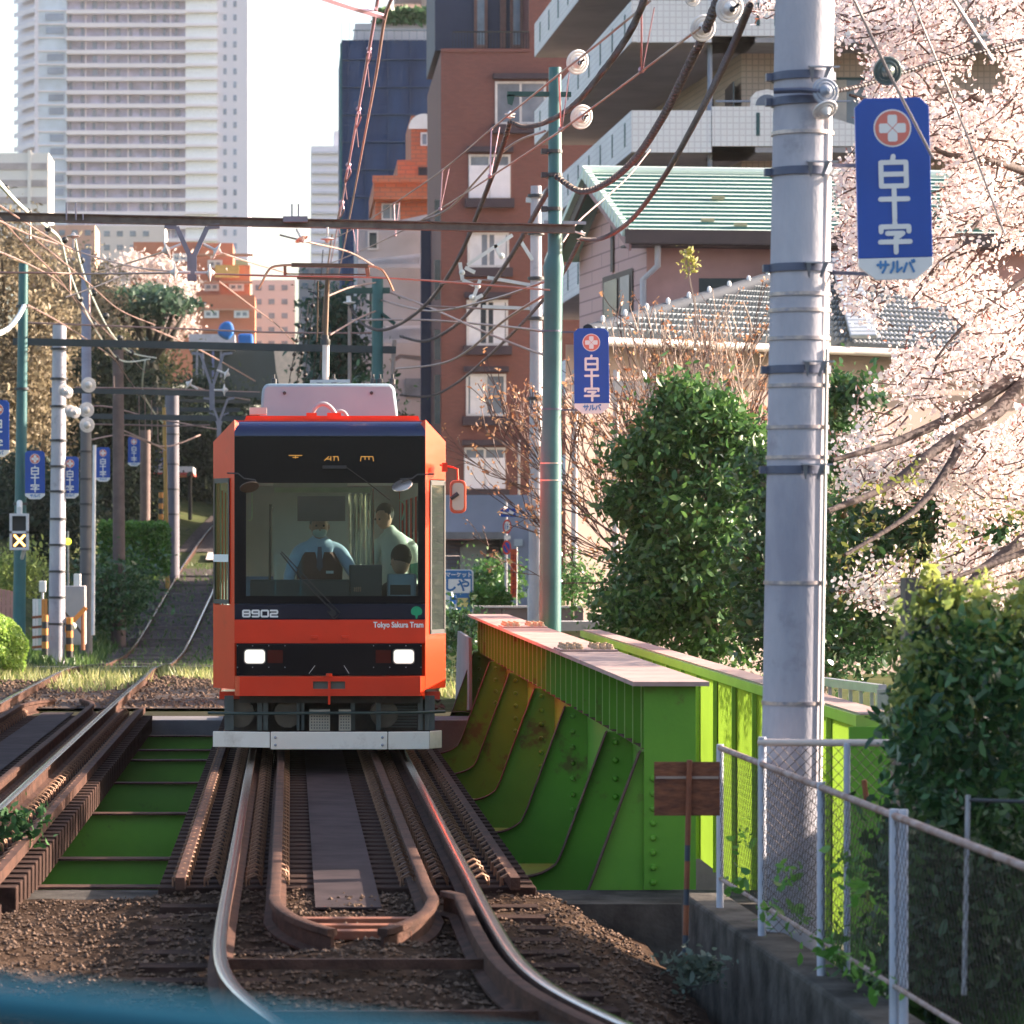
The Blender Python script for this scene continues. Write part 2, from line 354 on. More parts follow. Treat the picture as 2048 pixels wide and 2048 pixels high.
# paved crossings
def strip(name, pts_l, pts_r, mat, dz=.02):
    g = G()
    for i in range(len(pts_l)-1):
        q = [pts_l[i], pts_r[i], pts_r[i+1], pts_l[i+1]]; g.poly([(x, y, z+dz) for x, y, z in q])
    return setp(g.build(name, mat), kind='structure')
PAVE = M('sun_pink_paving', (.66,.54,.50), .8, scale=2)  # pinkish tone puts low sunlight into the paving colour
def crossing(name, yc, hw, x0, x1):
    xs_ = list(np.linspace(x0, x1, 14)); g = G()
    for i in range(13):
        a, b = xs_[i], xs_[i+1]; za = lambda x, y: max(far_z(x, y), tz(y)-.13)+.05
        for k in range(6):
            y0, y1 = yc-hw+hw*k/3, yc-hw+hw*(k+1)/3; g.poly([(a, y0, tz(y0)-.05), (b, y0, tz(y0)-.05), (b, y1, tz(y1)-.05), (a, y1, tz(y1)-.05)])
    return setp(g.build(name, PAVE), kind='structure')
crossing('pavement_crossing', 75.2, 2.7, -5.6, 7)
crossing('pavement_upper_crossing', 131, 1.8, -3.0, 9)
# ballast bed for the climbing track behind
BAL2 = M('dark_ballast', (.04,.034,.032), 1.0, spec=.03, col2=(.13,.105,.10), scale=8, bump=.8, bscale=25)
g = G(); yy = list(np.linspace(46.4, 56, 8))+list(np.linspace(80, 126, 24))
def bed(a, b, n):
    ys_ = list(np.linspace(a, b, n))
    for i in range(n-1):
        y0, y1 = ys_[i], ys_[i+1]
        g.poly([(tx(y0)-4.6, y0, tz(y0)-.12), (tx(y0)+1.4, y0, tz(y0)-.12), (tx(y1)+1.4, y1, tz(y1)-.12), (tx(y1)-4.6, y1, tz(y1)-.12)])
bed(46.42, 54, 5); bed(84, 126, 22); bed(134, 200, 20)
setp(g.build('ballast_bed', BAL2, None, 60), kind='structure')
# loose stones round the near end of the bridge
def stones(name, n, fpos, s0, s1, mat):
    base = np.array([(1,0,0),(-1,0,0),(0,1,0),(0,-1,0),(0,0,1),(0,0,-1)], float); fa = [(0,2,4),(2,1,4),(1,3,4),(3,0,4),(2,0,5),(1,2,5),(3,1,5),(0,3,5)]
    T = []
    for i in range(n):
        p = fpos(); s = rng.uniform(s0, s1); v = base*rng.uniform(.55, 1.2, size=(6,1))*s*np.array([1, 1, .7])
        a = rng.uniform(0, 6.28); c, sn = math.cos(a), math.sin(a); v = v@np.array([[c,sn,0],[-sn,c,0],[0,0,1]])+p
        for q in fa: T.append(v[list(q)])
    return quads_mesh(name, T, mat, None, 3)
def sp1():
    x = rng.uniform(-5.2, 2.2); y = rng.uniform(15.5, 23.3); return np.array([x, y, near_z(x, y)+.012])
setp(stones('ballast_stones', 16000, sp1, .008, .024, GRAVL), 'brown ballast stones strewn round the near bridge end', 'ballast', kind='stuff')
def sp2():
    y = rng.uniform(46.5, 60); x = rng.uniform(-6.5, 2.0); return np.array([x, y, far_z(x, y)+.04])
setp(stones('track_gravel', 4500, sp2, .03, .06, GRAVL), 'pale gravel between the rails just beyond the bridge', 'gravel', kind='stuff')
# grass and weeds
def blades(name, n, fpos, h0, h1, mat, w=.012):
    V = []
    for i in range(n):
        x, y, z = fpos(); h = rng.uniform(h0, h1); a = rng.uniform(0, 6.28); c, s = math.cos(a)*w, math.sin(a)*w; lx, ly = rng.normal(0, h*.35, 2)
        V.append([(x-c, y-s, z), (x+c, y+s, z), (x+lx, y+ly, z+h)])
    return quads_mesh(name, V, mat, None, 3)
GR1 = Mleaf('sunny_grass', (.14,.20,.04), (.48,.44,.20), .45)
def gp():
    while True:
        y = rng.uniform(50, 69); x = rng.uniform(-8.5, 3.0); c = tx(y)
        if noise.noise(Vector((x*.8, y*.3, 1.7))) > -.12+.25*(y < 54): return x, y, far_z(x, y)-.02
setp(blades('verge_grass', 16000, gp, .06, .26, GR1, .02), 'yellowish green grass growing over the tracks beyond the bridge', 'grass', kind='stuff')
def gp2():
    y = rng.uniform(77.5, 128); s = rng.choice([-1, 1]); x = tx(y)-1.6+s*rng.uniform(2.9, 5.0); return x, y, far_z(x, y)-.02
setp(blades('slope_grass', 9000, gp2, .12, .4, Mleaf('shade_grass', (.05,.11,.025), (.12,.19,.05), .4), .04), 'green grass along the climbing track behind the crossing', 'grass', kind='stuff')
def gp3():
    x = rng.uniform(2.75, 4.6); y = rng.uniform(12.5, 21.5); return x, y, -.62+.25*min(1, max(0, (x-2.8)))
setp(blades('bank_grass', 9000, gp3, .10, .38, Mleaf('bank_grass_leaf', (.04,.12,.02), (.11,.24,.05), .4), .012), 'lush green weeds behind the chain link fence', 'weeds', kind='stuff')
# ================================================================ tracks
def rail_mesh(path, head=True, h=.15):                 # one rail as a swept I profile
    prof = [(-.062,-h),(.062,-h),(.062,-h+.014),(.012,-h+.03),(.010,-.045),(.033,-.034),(.033,-.004),(.026,0),(-.026,0),(-.033,-.004),(-.033,-.034),(-.010,-.045),(-.012,-h+.03),(-.062,-h+.014)]
    g = G(); n = len(prof)
    for i, p in enumerate(path):
        a = path[max(i-1,0)]; b = path[min(i+1, len(path)-1)]; d = Vector((b[0]-a[0], b[1]-a[1], 0)).normalized(); s = Vector((d.y, -d.x, 0))
        for u, z in prof: g.v.append((p[0]+s.x*u, p[1]+s.y*u, p[2]+z))
    for i in range(len(path)-1):
        for k in range(n): a = i*n+k; b = i*n+(k+1) % n; g.f.append((a, b, b+n, a+n))
    g.f.append(tuple(range(n))[::-1]); e = (len(path)-1)*n; g.f.append(tuple(e+k for k in range(n))); return g
def two_tone(o):                                        # worn bright running surface on top of the rusty rail
    o.data.materials.append(RAILTOP)
    for p in o.data.polygons:
        if p.normal.z > .6 and p.center.z+OFF[o.name].z > tz(p.center.y+OFF[o.name].y)-.012: p.material_index = 1
TIE = M('sleeper_timber', (.024,.015,.013), .95, spec=.06, col2=(.072,.042,.034), scale=4, bump=.4, bscale=40, stretch=(1,6,1))
CLIP = M('rusty_clip', (.20,.10,.06), .6, .3, col2=(.30,.16,.09), scale=20)
def make_track(cx, label, ys_, group='railway tracks over the bridge'):
    t = thing('railway_track', label, 'railway track', (cx(30), 22, 0), group)
    for s in (-1, 1):
        o = rail_mesh([(cx(y)+s*.7185, y, tz(y)) for y in ys_]).build('rail', RUST, t, 30); two_tone(o)
    return t
YS = list(np.arange(11, 24, .25))+list(np.arange(24, 54, 2.0))+list(np.arange(54, 200, 2.0))
tr_r = make_track(tx, 'right-hand railway track under the orange tram, curving right in the foreground', YS)
tr_l = make_track(txl, 'left-hand railway track beside the tram, climbing the slope beyond the crossing', YS)
def sleepers(t, cx, gl=-1):
    # one sleeper with its clips, then copies
    g = G().box(-1.19, 1.19, -.1, .1, -.36, -.155)
    me = g.build('sleeper_proto', TIE, None, 0, .008)
    cl = []
    for s in (-1, 1):
        for o in (-.13, .13, -.33, .30):
            c = G()
            x = s*.7185+o
            c.tube([(x-.05,-.03,-.155),(x-.05,-.03,-.10),(x,-.0,-.075),(x+.045,.03,-.10),(x+.05,.035,-.155)], .007, 4)
            c.tube([(x-.03,.05,-.155),(x-.035,.05,-.11),(x+.02,.06,-.09),(x+.05,.06,-.155)], .006, 4); cl.append(c.build('clip_proto', CLIP, None))
    far = G()
    a = 22.9; i = 0; off = OFF[t.name]
    while a < 45.6:
        o = me.copy(); COL.objects.link(o); o.name = 'sleeper'; o.parent = t; o.location = Vector((cx(a), a, 0))-off
        for q in cl:
            if i < 12: k = q.copy(); COL.objects.link(k); k.name = 'rail_clip'; k.parent = o
            else: far.add([(v.co.x+cx(a), v.co.y+a, v.co.z) for v in q.data.vertices], [tuple(p.vertices) for p in q.data.polygons])
        a += .355; i += 1
    far.build('rail_clips', CLIP, t)['kind'] = 'stuff'; bpy.data.objects.remove(me)
    for q in cl: bpy.data.objects.remove(q)
sleepers(tr_r, tx); sleepers(tr_l, txl)
for t, cx in ((tr_r, tx), (tr_l, txl)):
    # sleepers in the ballast in front of the bridge
    for y in np.arange(13.4, 22.7, .62):
        c = cx(y); a = (cx(y+.2)-cx(y-.2))/.4
        g = G().beam((c-1.15, y+1.15*a, -.262), (c+1.15, y-1.15*a, -.262), .20, .13); g.build('sleeper', TIE, t)
    for y in list(np.arange(85, 125, 3.4)):
        g = G().beam((cx(y)-1.0, y, tz(y)-.10), (cx(y)+1.0, y, tz(y)-.10), .2, .08); g.build('sleeper', M('worn_sleeper', (.14,.12,.115), .9, spec=.1), t)
    # guard rails between the running rails, joined into a nose at the near end
    for s in (-1, 1):
        k = .445*s
        if t is tr_r: pts = [(.36+k+.0, y, -.005) for y in np.arange(46, 21.6, -1.5)]+[(.36+k, 21.3, -.005), (.36+k+(-.005 if s<0 else .01), 20.7, -.01), (.36+k*.99, 20.5, -.01), (.36+k*.93, 20.2, -.012), (.36+k*.82, 19.92, -.02), (.36+k*.66, 19.68, -.03), (.36+k*.48, 19.5, -.04), (.36+k*.30, 19.38, -.05)]
        else: pts = [(-2.91+k, y, -.005) for y in np.arange(22, 44.6, 1.5)]+[(-2.91+k, 45, -.01), (-2.91+k*.85, 46.2, -.02), (-2.91+k*.4, 47.5, -.04)]
        o = rail_mesh(catmull(pts, 3)).build('guard_rail', RUST, t, 30)
    c0 = cx(30)
    G().box(c0-.21, c0+.18, 21.4, 45.8, -.15, -.138).build('walkway_plate', M('walkway_steel', (.028,.019,.021), .9, .0, spec=.12, col2=(.055,.038,.041), scale=3, bump=.1), t)
    for s in (-1, 1):
        G().box(c0+s*1.045-.03, c0+s*1.045+.03, 22.6, 46, -.152, -.075).build('edge_angle', RUST, t)
g = G()
for y, a, b in ((20.35,.05,.70),(20.0,.12,.72),(19.7,.2,.66)): g.box(a, b, y-.05, y+.05, -.14, -.09)
g.each('nose_strip', RUSTB, tr_r, 0, .006)
# check rail inside the right rail on the curve
pts = [(.36+.7185-.17, 21.2, -.02)]+[(tx(y)+.7185-.105, y, 0) for y in np.arange(20.8, 11.5, -.4)]
rail_mesh(pts).build('check_rail', RUST, tr_r, 30)
for y in (18.2, 16.2, 14.6):
    G().beam((tx(y)-.7, y, -.1), (tx(y)+.7, y, -.1), .04, .05).build('gauge_rod', RUST, tr_r)

def gp4():
    y = rng.uniform(84, 128); x = tx(y)-1.6+rng.uniform(-3.4,3.4); return x, y, tz(y)-.13
setp(blades('track_grass', 3500, gp4, .05, .16, MATS['shade_grass'], .03), 'thin grass scattered over the climbing track bed', 'grass', kind='stuff')
# ================================================================ green plate-girder bridge
br = thing('girder_bridge', 'green steel plate girder railway bridge with rusty faded top flange', 'bridge', (2.57, 24.5, -.33))
DGREEN = M('deck_green_lightened', (.10,.27,.02), .5, col2=(.13,.34,.025), scale=1.5); rusty(DGREEN, .6, .7, (.06,.04,.02), 2.5, .6)  # bridge green made lighter here to offset the dark below deck
Y0, Y1 = 24.5, 47.1; WX = 2.57
g = G(); g.box(WX-.012, WX+.012, Y0, Y1, -1.6, 1.045); web = g.build('girder_web', GREEN, br)
g = G(); g.box(WX-.263, WX+.25, Y0-.12, Y1, 1.047, 1.077)
for ya in (31.0, 39.5): g.box(WX-.25, WX+.236, ya, ya+.9, 1.079, 1.093)
fl = g.build('top_flange', FLANGE, br)
BOLT = M('flange_bolt', (.42,.30,.20), .6, .2, scale=10)
for ya in (31.0, 39.5):
    g = G()
    for s in (-1, 1):
        for k in range(3): 
            for yy in (ya+.12, ya+.4, ya+.7): g.lathe([(.028,0),(.028,.02),(.018,.026),(.018,.045)], (WX-.01+s*(.07+.062*k), yy, 1.095), n=8)
    g.each('flange_bolt', BOLT, br, 30)
# end plates and vertical ribs
g = G(); g.box(WX-.18, WX+.17, Y0-.02, Y0, -.33, 1.045); ep = g.build('end_plate', GREEN, br)
b = G(); z = .42
while z > -.33: b.lathe([(.024,0),(.024,.012),(.016,.03),(.004,.034)], (2.45, Y0-.021, z), (0,-1,0), n=8); z -= .1
b.each('rivet', GREEN, ep, 40)
LG = M('painted_edge_glint', (.26,.42,.10), .5)  # pale strip colour paints the light caught on the rib edges
y = Y0+.45
n = 0
while y < Y1-.1:
    G().box(WX-.15, WX-.013, y-.006, y+.006, .60, 1.046).build('web_rib', GREEN, br); G().box(WX-.156, WX-.1505, y-.008, y+.008, .60, 1.046).build('rib_edge_glint', LG, br); y += .62; n += 1
# longitudinal ledge with small gussets
g = G(); g.box(WX-.13, WX-.0125, Y0+.05, Y1-.2, .585, .597)
yy = Y0+.3
while yy < Y1-.4:
    g.add([(WX-.012, yy, .60), (WX-.12, yy, .60), (WX-.012, yy, .70), (WX-.012, yy+.01, .60), (WX-.12, yy+.01, .60), (WX-.012, yy+.01, .70)], [(0,1,2),(3,5,4),(0,3,4,1),(1,4,5,2),(2,5,3,0)]); yy += .62
g.build('web_ledge', RUST, br)
# knee brackets and cross beams
KB = [24.52, 27.1, 31.2, 35.1, 39.1, 42.9, 46.6]
def knee(y):
    pts = [(2.37,.60),(2.27,.33),(2.13,-.05),(2.02,-.34),(1.95,-.42),(1.84,-.47),(1.66,-.50),(1.50,-.51)]
    c = [(a, b) for a, b in pts]
    k = catmull([(a, 0, b) for a, b in pts], 5); edge = [(p.x, p.z) for p in k]
    g = G(); g.prism(edge+[(1.5,-.75),(WX-.012,-.75),(WX-.012,.60)], y, y+.012); o = g.build('knee_bracket', GREEN, br)
    # rim strip
    r = G(); n = len(edge)
    for i in range(n-1):
        (a0, b0), (a1, b1) = edge[i], edge[i+1]
        r.add([(a0, y-.06, b0+.006), (a1, y-.06, b1+.006), (a1, y+.06, b1+.006), (a0, y+.06, b0+.006), (a0-.014, y-.06, b0-.010), (a1-.014, y-.06, b1-.010), (a1-.014, y+.06, b1-.010), (a0-.014, y+.06, b0-.010)], [(0,1,2,3),(7,6,5,4),(0,4,5,1),(3,2,6,7)])
    r.build('bracket_rim', RUST, o)
    b = G(); z = .52
    while z > -.55:
        b.lathe([(.024,0),(.024,.012),(.016,.03),(.004,.034)], (2.43, y-.001, z), (0,-1,0), n=8); z -= .135
    b.each('rivet', GREEN, o, 40)
for y in KB: knee(y)
for i, y in enumerate([24.9, 27.1, 31.6, 35.6, 39.3, 41.2, 44.2]):
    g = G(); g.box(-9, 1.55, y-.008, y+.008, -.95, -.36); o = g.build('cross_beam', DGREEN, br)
    G().box(-9, 1.55, y-.10, y+.10, -.358, -.343).build('beam_flange', RUST, o)
# sloping green deck plates below the beams
g = G(); g.box(-9, 2.55, 24.6, 45.1, -1.02, -1.0); g.build('deck_plate', GREEN, br)
for x in (1.08, -.36, -2.19, -3.63):
    G().box(x-.09, x+.09, 24.6, 45.1, -.95, -.372).build('stringer', RUST, br)
# second, lime green structure behind
LIME = M('lime_paint', (.115,.19,.022), .5, col2=(.14,.225,.026), scale=1.5, trans=.5)
LIME2 = M('lime_frame_paint', (.23,.34,.05), .5, scale=2)
pb = thing('pipe_bridge', 'lime green corrugated side bridge behind the concrete pole, with pale ribs', 'footbridge', (3.78, 24.0, -.33))
PXX = 3.78; g = G(); z1 = .80; ya = 23.95
n = 330; vv = []; Ys = np.linspace(ya, 46.5, n)
for i, yy in enumerate(Ys):
    o = .012*(1 if (i//1) % 2 else -1); g.v += [(PXX+o, yy, -.9), (PXX+o, yy, z1)]
for i in range(n-1): g.f.append((2*i, 2*i+2, 2*i+3, 2*i+1))
g.build('corrugated_panel', LIME, pb)
G().box(PXX-.05, PXX+.10, ya-.05, 46.6, z1, z1+.075).build('top_rail', LIME2, pb)
G().box(PXX-.02, PXX+.20, ya-.05, 46.6, z1+.077, z1+.087).build('top_plate', FLANGE, pb)
y = ya-.05
while y < 46:
    G().box(PXX-.045, PXX-.014, y, y+.03, -.9, z1).build('panel_post', LIME2, pb); G().box(PXX+.014, PXX+.16, y+.0, y+.30, -.9, z1-.001).build('back_post', GREEN, pb); y += 1.35
G().box(PXX-.1, PXX+.17, ya-.09, ya-.055, -.9, z1).build('end_panel', GREEN, pb)
# guard fence on the river side walk
wf = thing('walkway_railing', 'grey steel railing above the lime green bridge, right of the concrete pole', 'railing', (4.6, 27, 0))
a = P(1640, 1362, 27.0); b = P(1765, 1378, 25.6)
g = G().beam(a, b, .06, .06).beam(a-Vector((0,0,.45)), b-Vector((0,0,.45)), .03, .03); g.build('handrail', GALV, wf)
for k in range(7):
    q = a.lerp(b, k/6); G().beam(q, q-Vector((0,0,.9)), .025 if k < 6 else .09, .025 if k < 6 else .09, (0,1,0)).build('baluster', GALV, wf)
# ================================================================ the tram
TY, TC = 33.6, .37; S0 = FPX/TY
def X(px): return (px-VX)/S0
def Z(py): return CZ-(py-VY)/S0
ORG = M('tram_orange', (.70,.034,.006), .32, var=.06, coat=.3, scale=2.5, spec=.35)
rusty(ORG, .60, .80, (.30,.03,.012), 3.0, .5)
NAVY = M('tram_navy', (.008,.013,.062), .2, var=.1, coat=.35); NAVYB = M('band_navy', (.006,.007,.022), .3, var=.1, spec=.3)
GBLK = M('gloss_black', (.006,.007,.010), .12, var=.1, spec=.25)
TGLASS = Mglass('tram_glass', (.80,.88,.88), .025, .01); TSIDE = Mglass('tram_side_glass', (.80,.86,.84), .10, .02)
INT = M('interior_panel', (.42,.47,.46), .6, var=.05); ROOFG = M('roof_unit_paint', (.25,.35,.41), .8, col2=(.29,.39,.44), scale=1.5)
UND = M('underframe', (.03,.03,.03), .7, col2=(.07,.06,.05), scale=6)
CREAM = M('fender_cream', (.80,.68,.57), .5, col2=(.84,.76,.67), scale=1.6); rusty(CREAM, .55, .75, (.40,.27,.18), 3.0, .6)
tram = thing('tram', 'orange tram with black front and white bumper board, coming over the bridge', 'tram', (TC, TY, 0))
HW, FW, LEN = 1.09, .885, 12.3; yF = TY; yC = TY+.42; yB = TY+LEN
zb, zbelt, zwin0, zwin1, zs, zr = .65, 1.30, 1.38, 2.52, 2.955, 3.15
# body: side walls with window openings, roof, chamfer, back
b = G()
wins = [(yC+.35+i*1.62, yC+.35+i*1.62+1.38) for i in range(7)]
for s in (-1, 1):
    x0, x1 = TC+s*HW, TC+s*(HW-.06)
    b.box(x0, x1, yC, yB, zb-.0, zwin0); b.box(x0, x1, yC, yB, zwin1, zs)
    e = [yC]+[q for w_ in wins for q in w_]+[yB]
    for i in range(0, len(e), 2): b.box(x0, x1, e[i], e[i+1], zwin0, zwin1)
    # corner panels, front to side, with chamfered top
    xf, xs_ = TC+s*FW, TC+s*HW
    def slab(a, c, th=.04):
        n = Vector((c[0][0]-a[0][0], 0, 0))
    lo = [(xf, yF), (xs_, yC)]; inn = [(xf-s*.04, yF+.05), (xs_-s*.05, yC+.02)]
    for za, zc, zc2 in ((zb, 1.43, 1.43), (2.60, zr-.0, zs)):
        b.add([(xf,yF,za),(xs_,yC,za),(xs_,yC,zc2),(xf,yF,zc),(inn[0][0],inn[0][1],za),(inn[1][0],inn[1][1],za),(inn[1][0],inn[1][1],zc2-.03),(inn[0][0],inn[0][1],zc-.03)],
              [(0,1,2,3),(7,6,5,4),(0,4,5,1),(1,5,6,2),(2,6,7,3),(3,7,4,0)])
    # pillars each side of the corner window
    for t0, t1 in ((0, .22), (.93, 1.0)):
        q0 = (xf+(xs_-xf)*t0, yF+(yC-yF)*t0); q1 = (xf+(xs_-xf)*t1, yF+(yC-yF)*t1)
        b.add([(q0[0],q0[1],1.43),(q1[0],q1[1],1.43),(q1[0],q1[1],2.60),(q0[0],q0[1],2.60),(q0[0]-s*.04,q0[1]+.04,1.43),(q1[0]-s*.04,q1[1]+.04,1.43),(q1[0]-s*.04,q1[1]+.04,2.60),(q0[0]-s*.04,q0[1]+.04,2.60)],
              [(0,1,2,3),(7,6,5,4),(0,4,5,1),(1,5,6,2),(2,6,7,3),(3,7,4,0)])
# roof: chamfer and top, pushed along
prof = [(-HW,zs),(-FW,zr-.005),(FW,zr-.005),(HW,zs),(HW-.06,zs-.05),(FW-.05,zr-.07),(-FW+.05,zr-.07),(-HW+.06,zs-.05)]
b.prism([(TC+a, z) for a, z in prof], yC, yB)
b.prism([(TC-FW,zr-.004),(TC+FW,zr-.004),(TC+FW,zr-.06),(TC-FW,zr-.06)], yF+.12, yC)
for s in (-1, 1):   # triangular chamfer caps over the corner panels
    b.add([(TC+s*FW,yF+.0,zr-.004),(TC+s*HW,yC,zs),(TC+s*FW,yC,zr-.004)], [(0,1,2)])
b.box(TC-HW+.06, TC+HW-.06, yB-.06, yB, zb, zr-.08)
b.box(TC-HW+.061, TC+HW-.061, yF+.25, yB-.06, .55, .62)
body = b.build('body', ORG, tram, 30)
# front skin
g = G(); g.box(TC-FW, TC+FW, yF, yF+.06, Z(1287), Z(1239)); g.build('front_panel', ORG, tram, 0, .008)
g = G(); g.box(TC-FW, TC+FW, yF-.004, yF+.055, Z(1239)+.002, Z(1208)); nb = g.build('navy_band', NAVYB, tram, 0, .006)
# navy visor, curved back at the top
pr = [(yF-.004, Z(872)), (yF+.0, Z(862)), (yF+.03, Z(852)), (yF+.075, Z(845)), (yF+.14, Z(840)), (yF+.20, zr-.03), (yF+.2, Z(872))]
g = G(); g.prism(pr, TC-FW, TC+FW, 'x'); g.build('visor', NAVY, tram, 50)
# black window surround and the destination panel
xl, xr_, zt, zbm = X(492), X(836), Z(966), Z(1192)
g = G(); g.box(TC-FW, xl, yF-.002, yF+.05, Z(1208)+.002, Z(872)-.002); g.box(xr_, TC+FW, yF-.002, yF+.05, Z(1208)+.002, Z(872)-.002)
g.box(xl, xr_, yF-.002, yF+.05, Z(1208)+.002, zbm); g.box(xl, xr_, yF-.002, yF+.05, zt, Z(872)-.002); ws = g.build('window_surround', GBLK, tram)
G().box(xl, xr_, yF+.008, yF+.014, zbm, zt).build('windscreen', TGLASS, tram)
LED = M('led_amber', (.2,.08,.01), .5, emit=(1,.50,.10), es=.13)
strokes('destination_display', [(X(578), Z(917), .12, .035, [[(0,.8),(1,.8)],[(.5,.8),(.5,.1)],[(.3,.3),(.7,.3)]]),
    (X(649), Z(922), .13, .045, [[(0,.1),(.3,.9)],[(.1,.4),(.45,.4)],[(.45,.9),(.45,.1)],[(.62,.9),(.95,.9),(1,.1)],[(.7,.9),(.68,.1)]]),
    (X(721), Z(922), .12, .045, [[(0,.0),(.05,.9),(.95,.9),(1,0)],[(.35,.9),(.35,.3)],[(.65,.9),(.65,.3)]])], LED, ws, yF-.004, .008)
# lettering
D = {'8': [[(.1,.5),(.9,.5),(1,.6),(1,.9),(.9,1),(.1,1),(0,.9),(0,.6),(.1,.5),(0,.4),(0,.1),(.1,0),(.9,0),(1,.1),(1,.4),(.9,.5)]],
     '9': [[(1,.5),(.1,.5),(0,.6),(0,.9),(.1,1),(.9,1),(1,.9),(1,.1),(.9,0),(.05,0)]], '0': [[(.1,0),(.9,0),(1,.1),(1,.9),(.9,1),(.1,1),(0,.9),(0,.1),(.1,0)]],
     '2': [[(0,1),(.9,1),(1,.9),(1,.6),(.9,.5),(.1,.5),(0,.4),(0,0),(1,0)]]}
strokes('fleet_number', [(X(486+i*18.4), Z(1233), 13.6/S0, 12.0/S0, D[c]) for i, c in enumerate('8902')], WHITE, nb, yF-.008, .0165)
text('front_lettering', 'Tokyo Sakura Tram', WHITE, tram, (X(797), yF-.004, Z(1250)), .072, offset=.0022, sx=.80)
EMG = M('emblem_green', (.0,.30,.13), .4)
g = G(); pts = [(X(833)+.052*math.cos(a)*1.0, Z(1223)+.048*math.sin(a)) for a in [R(-35+i*12.5) for i in range(21)]]
g.prism([(X(833)-.006, Z(1238)), (X(833)+.006, Z(1238)), (X(833)+.012, Z(1231))]+pts+[(X(833)-.012, Z(1231))], yF-.008, yF-.005); g.build('leaf_emblem', EMG, nb)
# lamp panel, headlights, tail lamps
g = G(); g.box(X(473), X(844), yF-.006, yF+.05, Z(1351), Z(1287)); lp = g.build('lamp_panel', GBLK, tram, 0, .006)
HL = M('headlight_glow', (.9,.85,.75), .2, emit=(1,.90,.74), es=.20)
for a in (509.5, 807.5):
    c = (X(a), Z(1313)); hw_, hh = .094, .064; rp = [(c[0]+sx*(hw_-.032)+.032*math.cos(t), c[1]+sz*(hh-.032)+.032*math.sin(t)) for sx, sz, t0 in ((1,1,0),(-1,1,90),(-1,-1,180),(1,-1,270)) for t in [R(t0+k*22.5) for k in range(5)]]
    G().prism(rp, yF-.014, yF-.0065).build('headlight', HL, tram)
    s = 1 if a < 600 else -1
    G().prism([(c[0]+(p-c[0])*1.10, c[1]+(q-c[1])*1.14) for p, q in rp], yF-.010, yF-.0062).build('lamp_bezel', M('bezel_grey', (.12,.11,.10), .3, .4), lp)
    G().box(c[0]+s*.12, c[0]+s*.26, yF-.0105, yF-.0065, c[1]-.06, c[1]+.06).build('tail_lamp', M('dark_red_lens', (.06,.004,.004), .12), lp)
    g = G()
    for dx in (-.16, -.02, .13, .28):
        for dz in (-.10, .10): g.lathe([(.006,0),(.005,.003)], (c[0]+s*dx, yF-.0065, c[1]+dz), (0,-1,0), n=6)
    g.each('screw', GALV, lp)
for a in (629, 690): G().box(X(a)-.035, X(a)+.035, yF-.028, yF-.0, Z(1278), Z(1271)).build('step_clip', ORG, tram, 0, .004)
g = G()
for a, c in ((618, 630), (698, 688)): g.beam((X(a), yF-.010, Z(1347)), (X(c), yF-.010, Z(1331)), .006, .004)
g.each('panel_mark', WHITE, lp)
# lower orange bumper
z0, z1 = Z(1391), Z(1352); bm_ = G(); yb = yF-.10
poly = [(TC-FW+.004, yF+.12), (TC-FW+.004, yF-.02), (TC-FW+.05, yb), (TC+FW-.05, yb), (TC+FW-.004, yF-.02), (TC+FW-.004, yF+.12)]
zc0, zc1 = Z(1377), Z(1362)
bm_.prism(poly, z0, zc0, 'z'); bm_.prism(poly, zc1, z1, 'z')
for xa, xb in ((None, X(626)), (X(656), X(661)), (X(690), None)):
    if xa is None: bm_.prism([(TC-FW+.004, yF+.12), (TC-FW+.004, yF-.02), (TC-FW+.05, yb), (xb, yb), (xb, yF+.12)], zc0, zc1, 'z')
    elif xb is None: bm_.prism([(xa, yF+.12), (xa, yb), (TC+FW-.05, yb), (TC+FW-.004, yF-.02), (TC+FW-.004, yF+.12)], zc0, zc1, 'z')
    else: bm_.box(xa, xb, yb, yF+.1, zc0, zc1)
bm_.build('bumper', ORG, tram, 30)
G().box(X(620), X(696), yb+.03, yF+.0, zc0-.01, zc1+.01).build('coupler_slot', M('slot_grey', (.10,.11,.09), .5), tram)
g = G(); g.tube([(X(658), yb-.02, Z(1352)), (X(658), yb-.02, Z(1346))], .03, 8); g.beam((X(658), yb-.015, Z(1408)), (X(658), yb-.015, Z(1362)), .022, .02, (0,1,0)); g.build('coupler_pin', ORG, tram)
